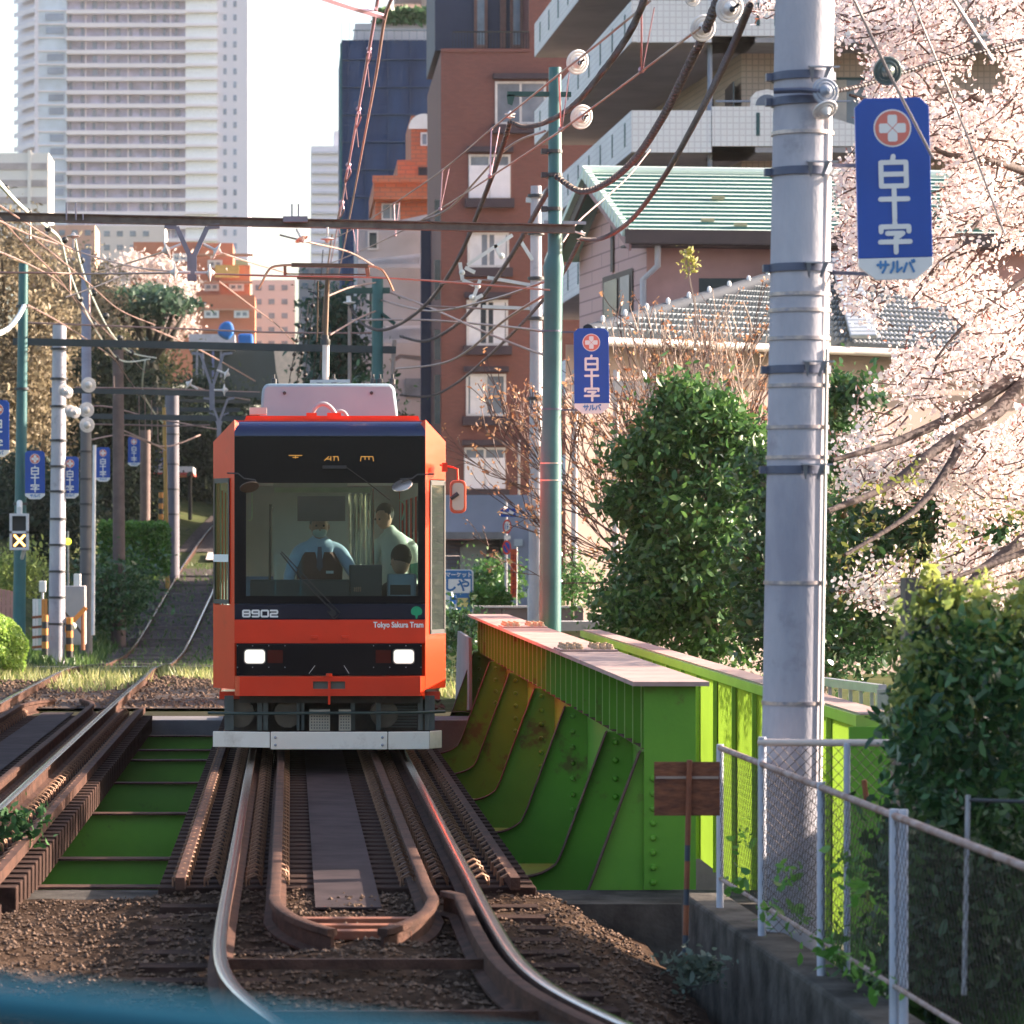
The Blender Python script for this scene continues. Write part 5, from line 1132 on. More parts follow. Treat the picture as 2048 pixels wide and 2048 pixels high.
g.build('boards', M('fence_pink', (.42,.22,.20), .8, scale=3), t); G().box(PX(-60,84), PX(45,84), 84.045, 84.09, PZ(1215,84), PZ(1210,84)).build('rail', M('fence_pink', (.42,.22,.20), .8), t)
t = thing('yellow_lamp', 'small round yellow warning lamp right of the banded white pole', 'lamp', P(136, 1083, 90)); G().ball(P(136,1083,90), .085, 12, 8).build('lamp_lens', M('yellow_glow', (.8,.8,.05), .4, emit=(.9,.95,.05), es=.7), t, 50); G().tube([P(136,1062,90.2), P(137,1300,90.2)], .025, 6).build('lamp_post', GALV, t)
# ---------------------------------------------------------------- rusty sign back and the fences in the foreground
YR = 19.75
t = thing('rusty_sign', 'back of a rusted brown sign plate on a striped orange post beside the bridge', 'sign', P(1374, 1935, YR), )
RB2 = M('rust_plate', (.10,.028,.014), .75, col2=(.26,.085,.035), scale=9, bump=.3, stretch=(1,1,3))
G().box(PX(1309,YR), PX(1441,YR), YR+.02, YR+.024, PZ(1632,YR), PZ(1524,YR)).build('sign_plate', RB2, t, 0, .008)
G().box(PX(1312,YR), PX(1438,YR), YR+.014, YR+.019, PZ(1558,YR), PZ(1553,YR)).build('plate_seam', M('seam_pale', (.35,.25,.2), .6), t)
ys_ = [1520, 1690, 1722, 1778, 1810, 1870, 1905, 1940]
for i in range(len(ys_)-1): G().tube([P(1379-(ys_[i]-1520)*.022, ys_[i], YR), P(1379-(ys_[i+1]-1520)*.022, ys_[i+1], YR)], .0155, 10).build('post_stripe', RUSTB if i % 2 == 0 else M('post_dark', (.04,.05,.07), .6), t, 40)
# low retaining wall
FA = [(1440,1500,21.1),(1517,1530,19.6),(1626,1574,17.8),(1788,1632,16.0)]
d = Vector(P(1788,1632,16))-Vector(P(1440,1500,21.1)); d.z = 0
f0 = Vector(P(1440,1500,21.1)); 
def fp(y): t_ = (y-21.1)/(16.0-21.1); return Vector((f0.x+d.x*t_, y, 0))
w0, w1 = fp(22.0), fp(9.0)
t = thing('retaining_wall', 'low dark mossy concrete wall under the chain link fence', 'wall', (w0.x, w0.y, -.8))
nx = Vector((d.y, -d.x, 0)).normalized(); nx = nx if nx.x > 0 else -nx
g = G(); q = [w0-nx*.10, w1-nx*.10, w1+nx*.16, w0+nx*.16]; g.prism([(v.x, v.y) for v in q], -1.3, -.11, 'z'); g.build('wall_body', M('mossy_concrete', (.045,.040,.035), .95, spec=.05, col2=(.13,.115,.10), scale=4, bump=.5, bscale=25), t, 0, .02)
WP = M('weathered_white_pipe', (.38,.42,.52), .5, col2=(.50,.50,.56), scale=8); RP = M('rust_pipe', (.22,.12,.09), .7, .1, col2=(.40,.31,.28), scale=10)
cf = thing('chain_link_fence', 'low chain link fence with pale blue posts and rusty rails along the wall', 'fence', (f0.x, f0.y, -.11))
zt, zb2 = .82, .06
def post_at(y, dx=0): c = fp(y); G().tube([(c.x+dx, c.y, -.13), (c.x+dx, c.y, zt+.02)], .021, 12).build('post', WP, cf, 50)
for y in (21.1, 19.6, 17.8, 16.0, 12.4): post_at(y)
post_at(15.97, .036)
a, b = fp(21.1), fp(10.5)
G().tube([(a.x, a.y, zt), (b.x, b.y, zt-.02)], .017, 10).build('top_pipe', RP, cf, 50); G().tube([(a.x, a.y, zb2), (b.x, b.y, zb2)], .012, 8).build('bottom_pipe', RP, cf, 50)
MESH = M('mesh_wire', (.09,.065,.05), .5, .5, scale=20)
def mesh_panel(a, b, z0, z1, parent, cell=.075, r=.0016, name='wire_mesh'):
    a = Vector(a); b = Vector(b); L = (b-a).length; e = (b-a)/L; H = z1-z0; g = G(); c = -H
    while c < L:
        for s in (1, -1):
            u0, u1 = (max(c, 0), min(c+H, L))
            if u1 <= u0: continue
            if s > 0: p, q = a+e*u0+Vector((0,0,z0+(u0-c))), a+e*u1+Vector((0,0,z0+(u1-c)))
            else: p, q = a+e*u0+Vector((0,.003,z1-(u0-c))), a+e*u1+Vector((0,.003,z1-(u1-c)))
            g.tube([p, q], r, 3, False)
        c += cell
    return g.build(name, MESH, parent)
mesh_panel((a.x, a.y, 0), (b.x, b.y, 0), zb2, zt, cf)
c2_ = thing('chain_link_fence', 'taller chain link fence with bright top rail crossing in front of the concrete pole', 'fence', P(1530, 1800, 19.6))
a, b = P(1517, 1485, 19.62), P(1803, 1486, 19.3)
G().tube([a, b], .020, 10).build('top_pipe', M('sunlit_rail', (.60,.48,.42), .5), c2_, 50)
G().tube([(a.x+.02, a.y, -.3), a+Vector((.02,0,.03))], .022, 10).build('post', WP, c2_, 50); G().tube([(P(1694,1500,19.4).x, 19.4, -.4), P(1694,1486,19.4)], .018, 10).build('post', WP, c2_, 50)
mesh_panel((a.x, a.y, 0), (b.x, b.y, 0), -.1, a.z, c2_, .06, .0022)
G().tube([P(1735,1618,19.0), P(1728,1560,19.0)], .014, 8).build('stub_post', RUSTB, c2_)
t = thing('thin_fence', 'thin green-grey fence frame at the right edge in the undergrowth', 'fence', P(1935, 1700, 15.5)); G().tube([P(1936,1590,15.2), P(1928,1990,15.2)], .011, 8).build('post', GALV, t); G().tube([P(1936,1600,15.2), P(2070,1604,15.1)], .009, 6).build('rail', DARKM, t)
# blurred blue rail right in front of the camera
t = thing('blue_handrail', 'out-of-focus blue painted handrail in the bottom left corner, close to the camera', 'handrail', (-.1, 2.6, 1.66))
BLU = M('blue_paint', (.004,.10,.15), .5, var=.1)
a, b = P(-420, 1965, 2.0), P(1300, 2150, 1.85)
G().tube([a, b], .0125, 16).build('rail', BLU, t, 60); G().tube([a-Vector((0,0,.16)), b-Vector((0,0,.16))], .0165, 16).build('lower_rail', BLU, t, 60)
G().tube([a.lerp(b,.02), a.lerp(b,.02)-Vector((0,0,1.9))], .018, 12).build('post', BLU, t, 60); G().tube([b, b-Vector((0,0,1.9))], .018, 12).build('post', BLU, t, 60)
# ================================================================ buildings
def pb(g, x0, x1, y0, y1, Y, dep, front=0): return g.box(PX(x0,Y), PX(x1,Y), Y-front, Y+dep, PZ(y1,Y), PZ(y0,Y))
def B(name, label, x, Y, zbase=-.6, cat_='building', group=None): return thing(name, label, cat_, (PX(x, Y), Y, zbase), group)
GLW = M('window_glass', (.20,.23,.28), .08, var=.3, scale=.8); GLD = M('window_glass_dark', (.035,.045,.06), .08, var=.4, scale=.8); CUR = M('curtain', (.70,.70,.74), .8, var=.1, scale=2); FRM = M('window_trim_white', (.62,.60,.60), .5)
SHOJI = M('white_screen', (.80,.78,.84), .7, var=.04)
def window(par, x0, x1, y0, y1, Y, fr=FRM, gl=GLW, w=.06, mull=1, tr=None, cur=None, screen=False, rec=.03):
    g = G(); X0, X1, Z0, Z1 = PX(x0,Y), PX(x1,Y), PZ(y1,Y), PZ(y0,Y)
    g.box(X0, X1, Y-.07, Y-.002, Z1-w, Z1); g.box(X0, X1, Y-.07, Y-.002, Z0, Z0+w); g.box(X0, X0+w, Y-.068, Y-.002, Z0+w, Z1-w); g.box(X1-w, X1, Y-.068, Y-.002, Z0+w, Z1-w)
    for k in range(mull): c = X0+(X1-X0)*(k+1)/(mull+1); g.box(c-w/2, c+w/2, Y-.062, Y-.002, Z0+w, Z1-w)
    o = g.build('window', fr, par)
    G().box(X0+w, X1-w, Y-.02, Y-.004, Z0+w, Z1-w).build('pane', gl, o)
    if cur:
        for c0, c1 in cur: G().box(X0+w+(X1-X0-2*w)*c0, X0+w+(X1-X0-2*w)*c1, Y-.035, Y-.021, Z0+w, Z1-w).build('curtain', CUR, o)
    if screen: 
        zm = Z1-(Z1-Z0)*.25; c = (X0+X1)/2; G().box(X0+w*.3, c-.03, Y-.10, Y-.071, Z0+.02, zm).box(c+.03, X1-w*.3, Y-.10, Y-.071, Z0+.02, zm).build('white_screen', SHOJI, o)
    return o
# ---- brown brick building
YB = 140; BRK = Mbrick('brown_brick', (.18,.064,.055), (.215,.078,.064), (.16,.075,.065), .22, .075, msize=.010)
bb = B('brick_building', 'tall brown brick apartment building with dark window sills, right of the tram', 990, YB)
g = G(); pb(g, 882, 1245, 102, 1300, YB, 14); g.build('wall', BRK, bb)
g = G(); pb(g, 1058, 1245, -60, 102, YB, 14); pb(g, 882, 1058, 97, 104, YB-.05, .3); g.build('upper_wall', BRK, bb)
g = G(); pb(g, 870, 1057, -80, 101, YB+4, 9); g.build('recessed_wall', M('recess_navy', (.03,.04,.08), .6, scale=.5), bb)
for x0, x1 in ((948,975),(1000,1012),(1020,1046)): window(bb, x0, x1, -60, 96, YB+3.95, M('frame_rust', (.20,.10,.08), .6), GLW, .12, 0)
g = G(); pb(g, 905, 1058, 62, 65, YB, .06); n = 26
for i in range(n+1): pb(g, 905+i*153/n, 906+i*153/n, 65, 100, YB, .03)
g.build('balcony_rail', BLACK, bb)
SILL = M('dark_sill', (.045,.03,.045), .6, scale=2)
for i, (x0, x1, y0, y1, sc_) in enumerate(((990,1092,163,249,0),(937,1021,309,397,1),(935,1018,465,535,0),(933,1016,600,691,0),(932,1012,748,832,0),(928,1011,895,978,1))):
    window(bb, x0, x1, y0, y1, YB, FRM, GLD if i in (3,) else GLW, .09, 1, cur=[(.0,.32),(.66,.98)] if i in (2,3) else ([(.05,.5)] if i == 4 else None), screen=bool(sc_))
    g = G(); pb(g, x0-7, x1+7, y1+1, y1+19, YB, 0, .35); pb(g, x0-4, x1+5, y0-15, y0-4, YB, 0, .3); g.each('sill', SILL, bb)
SW = M('side_cladding', (.40,.33,.31), .7, scale=1)
g = G(); g.add([(PX(882,YB), YB+.0, -1), (PX(882,YB), YB, PZ(210,YB)), (PX(868,YB+12), YB+12, PZ(240,YB+12)), (PX(868,YB+12), YB+12, -1)], [(0,1,2,3)]); g.build('side_wall', SW, bb)
for y0, y1 in ((400,450),(520,600),(660,720),(750,848)):
    G().box(PX(874,YB)-.1, PX(880,YB), YB-.15, YB-.05, PZ(y1,YB), PZ(y0,YB)).build('narrow_window', GLD, bb)
G().tube([P(1038,880,YB-.4), P(1038,1030,YB-.4)], .05, 6).build('drain_pipe', M('pipe_pale', (.5,.48,.5), .5), bb)
# ground floor block and garage
lb = B('shop_building', 'low pale lavender building with a shuttered garage below the brick building', 970, 118, -1)
g = G(); pb(g, 860, 1062, 990, 1064, 118, 8); pb(g, 1008, 1062, 1064, 1270, 118, 8); g.build('wall', M('lavender_wall', (.42,.40,.47), .75, scale=.6), lb)
g = G(); pb(g, 860, 1008, 1064, 1078, 118, 6, .4); g.build('canopy', M('canopy_tan', (.33,.27,.25), .6), lb)
g = G()
for k in range(24): pb(g, 865, 1008, 1080+k*8, 1087.4+k*8, 120, .1)
g.build('roller_shutter', M('shutter_grey', (.20,.19,.22), .5, .2), lb)
g = G(); g.prism([(PX(922,118.6), PZ(1095,118.6)), (PX(940,118.6), PZ(1082,118.6)), (PX(972,118.6), PZ(1073,118.6)), (PX(972,118.6), -1.2), (PX(922,118.6), -1.2)], 118.4, 119.2); g.build('garage_pier', M('pier_cream', (.50,.42,.34), .7, scale=1), lb)
G().box(PX(1028,118), PX(1045,118), 117.93, 117.99, PZ(1092,118), PZ(1078,118)).build('vent_panel', WHITE, lb)
# ---- street signs and red banner
YS_ = 84
st = thing('street_sign', 'pole of stacked road signs: blue one-way arrow over two round red-edged signs', 'street sign', P(1012, 1240, YS_))
G().tube([P(1012,1000,YS_), P(1012,1240,YS_)], .035, 8).build('post', GALV, st)
s_ = G().box(PX(1001,YS_), PX(1031,YS_), YS_-.07, YS_-.05, PZ(1034,YS_), PZ(1017,YS_)).build('one_way_plate', SBLUE, st)
g = G(); g.poly([(PX(x,YS_), YS_-.075, PZ(y,YS_)) for x, y in ((1003,1028.5),(1003,1024),(1018,1024),(1018,1019),(1029,1026),(1018,1032.5),(1018,1028.5))]); g.build('arrow', SWHITE, s_)
def disc_sign(cx, cy, ro, cin):
    def dd(r, y): return [(PX(cx,YS_)+r*math.cos(k*math.pi/12)*.62, y, PZ(cy,YS_)+r*math.sin(k*math.pi/12)) for k in range(24)]
    o = G().poly(dd(ro, YS_-.06)).build('round_plate', M('sign_red_plain', (.55,.05,.03), .4), st); G().poly(dd(ro*.72, YS_-.064)).build('plate_centre', cin, o); return o
c1 = disc_sign(1014, 1053, .165, SWHITE); strokes('marking', [(PX(1009,YS_), PZ(1060,YS_), .10, .16, [[(.1,.1),(.1,.9)],[(.6,.9),(.6,.1)],[(.6,.5),(.9,.5)]])], SBL2, c1, YS_-.07, .02)
G().box(PX(1008,YS_), PX(1021,YS_), YS_-.06, YS_-.05, PZ(1079,YS_), PZ(1071,YS_)).build('small_plate', SWHITE, st)
c1 = disc_sign(1013, 1095, .17, SBLUE); strokes('red_slash', [(PX(1007,YS_), PZ(1105,YS_), .14, .23, [[(0.05,.95),(.9,.05)]])], M('sign_red_plain', (.55,.05,.03), .4), c1, YS_-.07, .03)
t = thing('banner', 'narrow vermilion banner standing among the shrubs by the road signs', 'banner', P(1028, 1240, 82)); BAN = M('banner_red', (.55,.07,.02), .6, col2=(.62,.12,.03), scale=4)
g = G(); n = 18; 
for i in range(n+1):
    y = 1098+i*5.4; o = .02*math.sin(i*1.1); g.v += [(PX(1021,82), 82+o, PZ(y,82)), (PX(1033,82), 82-o, PZ(y,82))]
for i in range(n): g.f.append((2*i, 2*i+1, 2*i+3, 2*i+2))
g.build('cloth', BAN, t, 60); G().tube([P(1034,1094,82.02), P(1033,1240,82.02)], .012, 6).build('banner_pole', WHITE, t)
strokes('banner_marks', [(PX(1023,82), PZ(1120+k*17,82), .09, .13, [[(0,.8),(1,.7)],[(.5,1),(.4,0)],[(.1,.3),(.9,.35)]]) for k in range(5)], M('banner_mark', (.25,.03,.02), .6), t, 81.95, .018)
# shop sign, Japanese lettering
YK = 66; SHOPB = M('shop_blue', (.01,.13,.34), .4)
sh = thing('shop_sign', 'blue and white supermarket sign board with Japanese lettering beside the tram', 'shop sign', P(920, 1232, YK))
def rp_(x0, x1, y0, y1, r, Y): 
    X0, X1, Z0, Z1 = PX(x0,Y), PX(x1,Y), PZ(y1,Y), PZ(y0,Y); return [(cx+r*math.cos(t), cz+r*math.sin(t)) for cx, cz, t0 in ((X1-r,Z1-r,0),(X0+r,Z1-r,90),(X0+r,Z0+r,180),(X1-r,Z0+r,270)) for t in [R(t0+k*22.5) for k in range(5)]]
G().prism(rp_(858,944,1141,1226,.05,YK), YK, YK+.08).build('board', SHOPB, sh); G().prism(rp_(856,947,1139,1229,.06,YK+.01), YK+.02, YK+.07).build('board_rim', SWHITE, sh)
G().box(PX(861,YK), PX(941,YK), YK-.006, YK-.002, PZ(1186,YK), PZ(1158,YK)).build('white_band', SWHITE, sh)
G().box(PX(872,YK), PX(913,YK), YK-.006, YK-.002, PZ(1222,YK), PZ(1190,YK)).build('white_square', SWHITE, sh); G().box(PX(900,YK), PX(912,YK), YK-.010, YK-.007, PZ(1208,YK), PZ(1191,YK)).build('blue_square', M('bright_blue', (.02,.20,.62), .4), sh)
G().box(PX(915,YK), PX(936,YK), YK-.006, YK-.002, PZ(1214,YK), PZ(1196,YK)).build('yellow_square', M('sign_cream', (.65,.50,.18), .4), sh)
ybase = PZ(1155,YK); hgt = 9/ (FPX/YK)
def t1(s, px, py, size, mat, nm, off=.003): return text(nm, s, mat, sh, (PX(px,YK), YK-.012, PZ(py,YK)), size, offset=off)
t1('スーパーマーケット', 896, 1150, .098, SWHITE, 'upper_lettering'); t1('にしや', 900, 1172, .245, SHOPB, 'main_lettering', .008); t1('駐車場', 888, 1210, .10, SHOPB, 'lower_lettering', .002)
G().tube([P(901,1229,YK+.05), P(901,1300,YK+.05)], .04, 8).build('post', GALV, sh)
t = thing('white_cabinet', 'white roadside utility cabinet left of the tall green pole', 'cabinet', P(1070, 1245, 60)); G().box(PX(1058,60), PX(1090,60), 60, 60.4, -.7, PZ(1178,60)).build('cabinet_case', M('cabinet_white', (.55,.52,.56), .5), t, 0, .015); G().box(PX(1062,60), PX(1086,60), 59.985, 59.998, -.6, PZ(1186,60)).build('cabinet_door', M('cabinet_white', (.55,.52,.56), .5), t)
t = thing('parapet_wall', 'low brown parapet wall of the road behind the green bridge', 'wall', P(1010, 1240, 62)); 
g = G(); 
for i in range(4): g.box(PX(947+i*55,62)+.01, PX(1002+i*55,62), 62, 62.25, -1, PZ(1216,62)+.0)
g.build('wall_body', M('parapet_brown', (.12,.085,.085), .8, scale=2), t, 0, .01); G().box(PX(945,62), PX(1165,62), 61.95, 62.3, PZ(1216,62)+.002, PZ(1212,62)).build('coping', M('coping_grey', (.35,.31,.30), .7), t)
t = thing('parapet_wall', 'concrete wall piece right behind the tram corner, left of the green bridge', 'wall', P(930, 1300, 50)); g = G(); g.add([P(915,1262,50), P(938,1276,46), P(938,1420,46), P(910,1420,50)], [(0,1,2,3)]); g.add([P(915,1262,50), P(938,1276,46), P(944,1276,46), P(921,1262,50)], [(0,1,2,3)]); g.add([P(938,1276,46), P(944,1276,46), P(944,1420,46), P(938,1420,46)], [(0,1,2,3)]); g.build('wall_body', M('wall_panel', (.22,.21,.22), .8, scale=2), t)
g = G(); pb(g, 1100, 1210, 1243, 1262, 56, .6); pb(g, 1100, 1200, 1262, 1300, 56.4, .4); t = thing('road_kerb', 'pale concrete road edge slab behind the tall green pole', 'kerb', P(1150,1262,56)); g.build('slab', CONC, t)
# ---- white-tiled apartment block with diagonal row of balconies
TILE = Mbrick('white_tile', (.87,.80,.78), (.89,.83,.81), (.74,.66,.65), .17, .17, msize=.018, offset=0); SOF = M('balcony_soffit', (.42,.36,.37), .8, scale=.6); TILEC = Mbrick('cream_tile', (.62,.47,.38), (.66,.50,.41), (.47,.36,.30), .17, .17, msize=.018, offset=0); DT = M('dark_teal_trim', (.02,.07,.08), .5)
YA = 99; ap = B('apartment_block', 'large white-tiled apartment block with slanting rows of balconies and arched openings, at the upper right', 1400, YA, -.5)
sA = FPX/YA; C0 = Vector((10.9, YA, 0)); dv = Vector((-.036, 1, 0)); C1 = C0+dv*25.6    # long side running back
fl_z = [PZ(y, YA) for y in (965, 745, 525, 305, 85, -135, -355)]
g = G(); Z0, Z1 = -.5, fl_z[-1]+3
q = [C0+Vector((.0,2.2,0)), Vector((42, YA+2.2, 0)), Vector((42, YA+38, 0)), C1+Vector((1.6,0,0)), C0+Vector((1.9,2.2,0))]
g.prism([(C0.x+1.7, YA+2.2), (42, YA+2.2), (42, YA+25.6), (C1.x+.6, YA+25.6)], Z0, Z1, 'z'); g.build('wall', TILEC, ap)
for i, z in enumerate(fl_z):
    # side balcony: slab and parapet
    a, b = C0+Vector((-1.58,0,0)), C1+Vector((-1.58,0,0)); e = (b-a).normalized(); 
    g = G(); qd = [(a.x,a.y), (b.x,b.y), (C1.x+.7, C1.y), (C0.x+1.8, C0.y+2.3), (C0.x+1.8, C0.y)]
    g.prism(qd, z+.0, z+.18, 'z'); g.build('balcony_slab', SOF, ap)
    g = G(); t_ = .14
    L = (b-a).length
    g.prism([(a.x,a.y-.02),(b.x,b.y),(b.x+t_,b.y),(a.x+t_,a.y-.02)], z+.02, z+1.15, 'z'); g.prism([(a.x+t_+.002,a.y-.02),(C0.x+.6,a.y-.02),(C0.x+.6,a.y+.12),(a.x+t_+.002,a.y+.12)], z+.0, z+1.15, 'z')
    o = g.build('balcony_parapet', TILE, ap)
    s_ = G(); 
    for k in range(9):
        c = a+e*(1.4+k*2.8); s_.prism([(c.x-.012, c.y-.16), (c.x-.012, c.y+.16), (c.x+.01, c.y+.16), (c.x+.01, c.y-.16)], z+.30, z+.95, 'z')
    s_.each('slot', DT, o)
    # front balcony to the right
    g = G(); x0, x1 = C0.x+.62, 42
    g.box(x0, x1, YA+.0, YA+2.2, z, z+.16); g.build('front_slab', M('slab_grey', (.34,.31,.33), .7), ap)
    # curved parapet: solid pier, then a swag down and up again
    pr = [(x0, z+.17), (x0, z+1.25), (x0+.85, z+1.25), (x0+1.9, z+1.25), (x0+1.9, z+1.50), (x0+2.45, z+1.50), (x0+2.45, z+1.2)]
    pr += [(x0+2.5+2.6*math.sin(t*math.pi/2/7), z+.42+.75*(1-math.sin(t*math.pi/2/7))**1.0*math.cos(t*math.pi/2/7)**.3 if t < 7 else z+.42) for t in range(1, 8)]
    pr += [(x0+9, z+.42), (x0+9, z+1.25), (x1, z+1.25), (x1, z+.17)]
    o = G().prism(pr, YA-.05, YA+.09).build('front_parapet', TILE, ap)
    for dx in (1.25, 1.75): G().box(x0+dx-.05, x0+dx+.05, YA-.06, YA-.051, z+.45, z+1.08).build('slot', DT, o)
    ar = [(x0+1.5+.32*math.cos(t*math.pi/10), z+1.28+.30*math.sin(t*math.pi/10)) for t in range(11)]
    ar2 = G().prism([(x0+1.05, z+1.251), (x0+1.05, z+1.5), (x0+1.2, z+1.66), (x0+1.5, z+1.72), (x0+1.8, z+1.66), (x0+1.899, z+1.5), (x0+1.899, z+1.251)], YA-.049, YA+.08).build('arch_head', TILE, o)
    G().prism(ar, YA-.058, YA-.051).build('arch_opening', M('arch_blue_grey', (.12,.14,.20), .5), ar2)
    # recessed window
    wx0, wx1, wz0, wz1 = x0+2.1, x0+4.9, z+.3, z+2.25
    w_ = G().box(wx0, wx1, YA+2.12, YA+2.19, wz0, wz0+.05).box(wx0, wx1, YA+2.12, YA+2.19, wz1, wz1+.07).box(wx0, wx0+.06, YA+2.12, YA+2.19, wz0, wz1).box(wx1-.06, wx1, YA+2.12, YA+2.19, wz0, wz1).box((wx0+wx1)/2-.04, (wx0+wx1)/2+.04, YA+2.12, YA+2.19, wz0, wz1).build('window', DT, ap)
    G().box(wx0+.06, wx1-.06, YA+2.15, YA+2.185, wz0+.05, wz1).build('pane', GLW, w_)
    for c0, c1 in ((.85,1.32),(1.55,1.9)): G().box(wx0+c0, wx0+c1, YA+2.125, YA+2.149, wz0+.05, wz1).build('curtain', M('curtain_cream', (.6,.52,.47), .8), w_)
    G().tube([(x0+.0, YA+.5, z-2.8), (x0+.0, YA+.5, z)], .07, 8).build('drain_pipe', M('pipe_blue_grey', (.25,.27,.35), .5), ap)
    G().tube([(x0+.1, YA+.03, z+1.4), (x0+3.8, YA+.03, z+1.4)], .03, 6).build('handrail', M('pipe_blue_grey', (.25,.27,.35), .5), ap)
    for k in range(6):
        c = C0+e*(3+k*3.9)+Vector((1.55,0,0)); G().prism([(c.x, c.y-.9), (c.x, c.y+.9), (c.x+.05, c.y+.9), (c.x+.05, c.y-.9)], z+.3, z+2.2, 'z').build('side_window', GLD, ap)
# upper right round-bottomed window
# ---- pink house with green metal roof
hs = thing('pink_house', 'pink sided house with a bright green ribbed metal roof', 'house', (7.13, 72.5, -.6), 'houses right of the line')
PINK = Mbrick('pink_siding', (.62,.37,.34), (.64,.39,.36), (.36,.2,.19), 2.2, .30, msize=.018, offset=.37); PINK2 = M('pink_wall', (.55,.28,.24), .8, scale=1)
u_, v_ = Vector((.991,.131,0)), Vector((-.131,.991,0)); C = Vector((7.13,72.5,0)); ze = 8.25; zr_ = 9.72
def H(a, b, z): return C+u_*a+v_*b+Vector((0,0,z))
DEP = 6.4
g = G(); g.add([H(.0,0,-.6),H(0,DEP,-.6),H(0,DEP,ze),H(0,DEP/2,zr_-.08),H(0,0,ze)], [(0,1,2,3,4)]); g.build('gable_wall', PINK, hs)
g = G(); g.add([H(0,0,-.6),H(24,0,-.6),H(24,0,ze-.02),H(0,0,ze-.02)], [(0,1,2,3)]); g.build('front_wall', PINK2, hs)
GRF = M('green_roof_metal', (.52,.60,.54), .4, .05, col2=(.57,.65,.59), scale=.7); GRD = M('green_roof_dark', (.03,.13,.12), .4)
def ribbed(a0, a1, b0, z0, b1, z1, n, nm, par):       # roof slope with n steps running along the ridge
    g = G(); d = G()
    for i in range(n):
        t0, t1 = i/n, (i+1)/n; bb0, bb1 = b0+(b1-b0)*t0, b0+(b1-b0)*t1; zz0, zz1 = z0+(z1-z0)*t0, z0+(z1-z0)*t1
        g.add([H(a0,bb0,zz0+.04),H(a1,bb0,zz0+.04),H(a1,bb1,zz1-.012),H(a0,bb1,zz1-.012)], [(0,1,2,3)])
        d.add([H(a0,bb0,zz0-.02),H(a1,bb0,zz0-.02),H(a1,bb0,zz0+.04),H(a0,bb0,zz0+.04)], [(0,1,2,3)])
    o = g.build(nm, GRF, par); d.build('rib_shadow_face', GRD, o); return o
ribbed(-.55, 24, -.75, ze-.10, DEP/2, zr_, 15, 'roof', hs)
g = G(); g.add([H(-.55,DEP/2,zr_),H(24,DEP/2,zr_),H(24,DEP+.75,ze-.1),H(-.55,DEP+.75,ze-.1)], [(0,1,2,3)]); g.build('back_roof', GRD, hs)
g = G().tube([H(-.6,DEP/2,zr_+.05), H(24,DEP/2,zr_+.05)], .09, 8); g.build('roof_ridge', GRF, hs, 40)
BRF = M('brown_fascia', (.06,.035,.035), .5)
g = G().beam(H(-.62,-.8,ze-.2), H(24,-.8,ze-.2), .06, .28); g.build('fascia', BRF, hs); G().beam(H(-.5,-.3,ze-.34), H(24,-.3,ze-.34), .9, .04).build('eaves_soffit', BRF, hs)
g = G(); n = 14
for i in range(n):
    t0, t1 = i/n, (i+1)/n-.02; p0, p1 = H(-.60,-.75+(DEP/2+.75)*t0,ze-.10+(zr_-ze+.1)*t0+.03), H(-.60,-.75+(DEP/2+.75)*t1,ze-.10+(zr_-ze+.1)*t1+.03); g.beam(p0, p1, .12, .26)
g.build('rake_trim', M('rake_light', (.52,.62,.56), .4), hs)
G().beam(H(-.50,-.75,ze-.34), H(-.50,DEP/2,zr_-.25), .05, .30).build('barge_board', M('barge_pink', (.36,.19,.19), .6), hs)
G().beam(H(-.50,DEP+.75,ze-.34), H(-.50,DEP/2,zr_-.25), .05, .22).build('barge_board', BRF, hs); G().beam(H(-.56,DEP+.75,ze-.1), H(-.56,DEP/2,zr_+.0), .12, .12).build('rake_trim', M('rake_light', (.52,.62,.56), .4), hs)
g = G()
for k in range(14):
    for rr, off in ((.86, 0), (.48, .6), (.93, .6)):
        b = -.75+(DEP/2+.75)*(1-rr); z = ze-.10+(zr_-ze+.1)*(1-rr); g.box(*(lambda p: (p.x-.13, p.x+.13, p.y-.03, p.y+.03, p.z+.04, p.z+.11))(H(1.2+k*1.6+off, b, z)))
g.each('snow_guard', M('guard_tan', (.30,.28,.18), .6), hs)
w_ = G(); 
def gw(b0, b1, z0, z1, x=-.03): return [H(x,b0,z0),H(x,b1,z0),H(x,b1,z1),H(x,b0,z1)]
wz1, wz0 = PZ(549,75.5), PZ(655,75.5)
G().add(gw(1.15,3.95,wz0,wz1), [(0,1,2,3)]).build('window', BRF, hs); wg = G().add(gw(1.35,2.2,wz0+.1,wz1-.12,-.05), [(0,1,2,3)]).build('pane', M('pane_grey', (.30,.29,.31), .3), hs); G().add(gw(2.5,3.75,wz0+.1,wz1-.12,-.05), [(0,1,2,3)]).build('pane', GLD, hs)
G().add(gw(2.9,3.15,PZ(540,75),PZ(428,75),-.04), [(0,1,2,3)]).build('gable_vent', BRF, hs)
DP = M('downpipe_pale', (.52,.46,.46), .5); G().tube([H(.10,-.55,ze-.35), H(.12,-.45,ze-.75), H(-.10,-.12,ze-1.0), H(-.10,-.12,ze-3.4)], .065, 8).build('downpipe', DP, hs, 50)
g = G(); p = H(2.3,-.02,0); pb(g, 1371, 1560, 557, 645, 72.7, .05, .06); g.build('front_window', M('dark_opening', (.02,.03,.035), .3), hs)
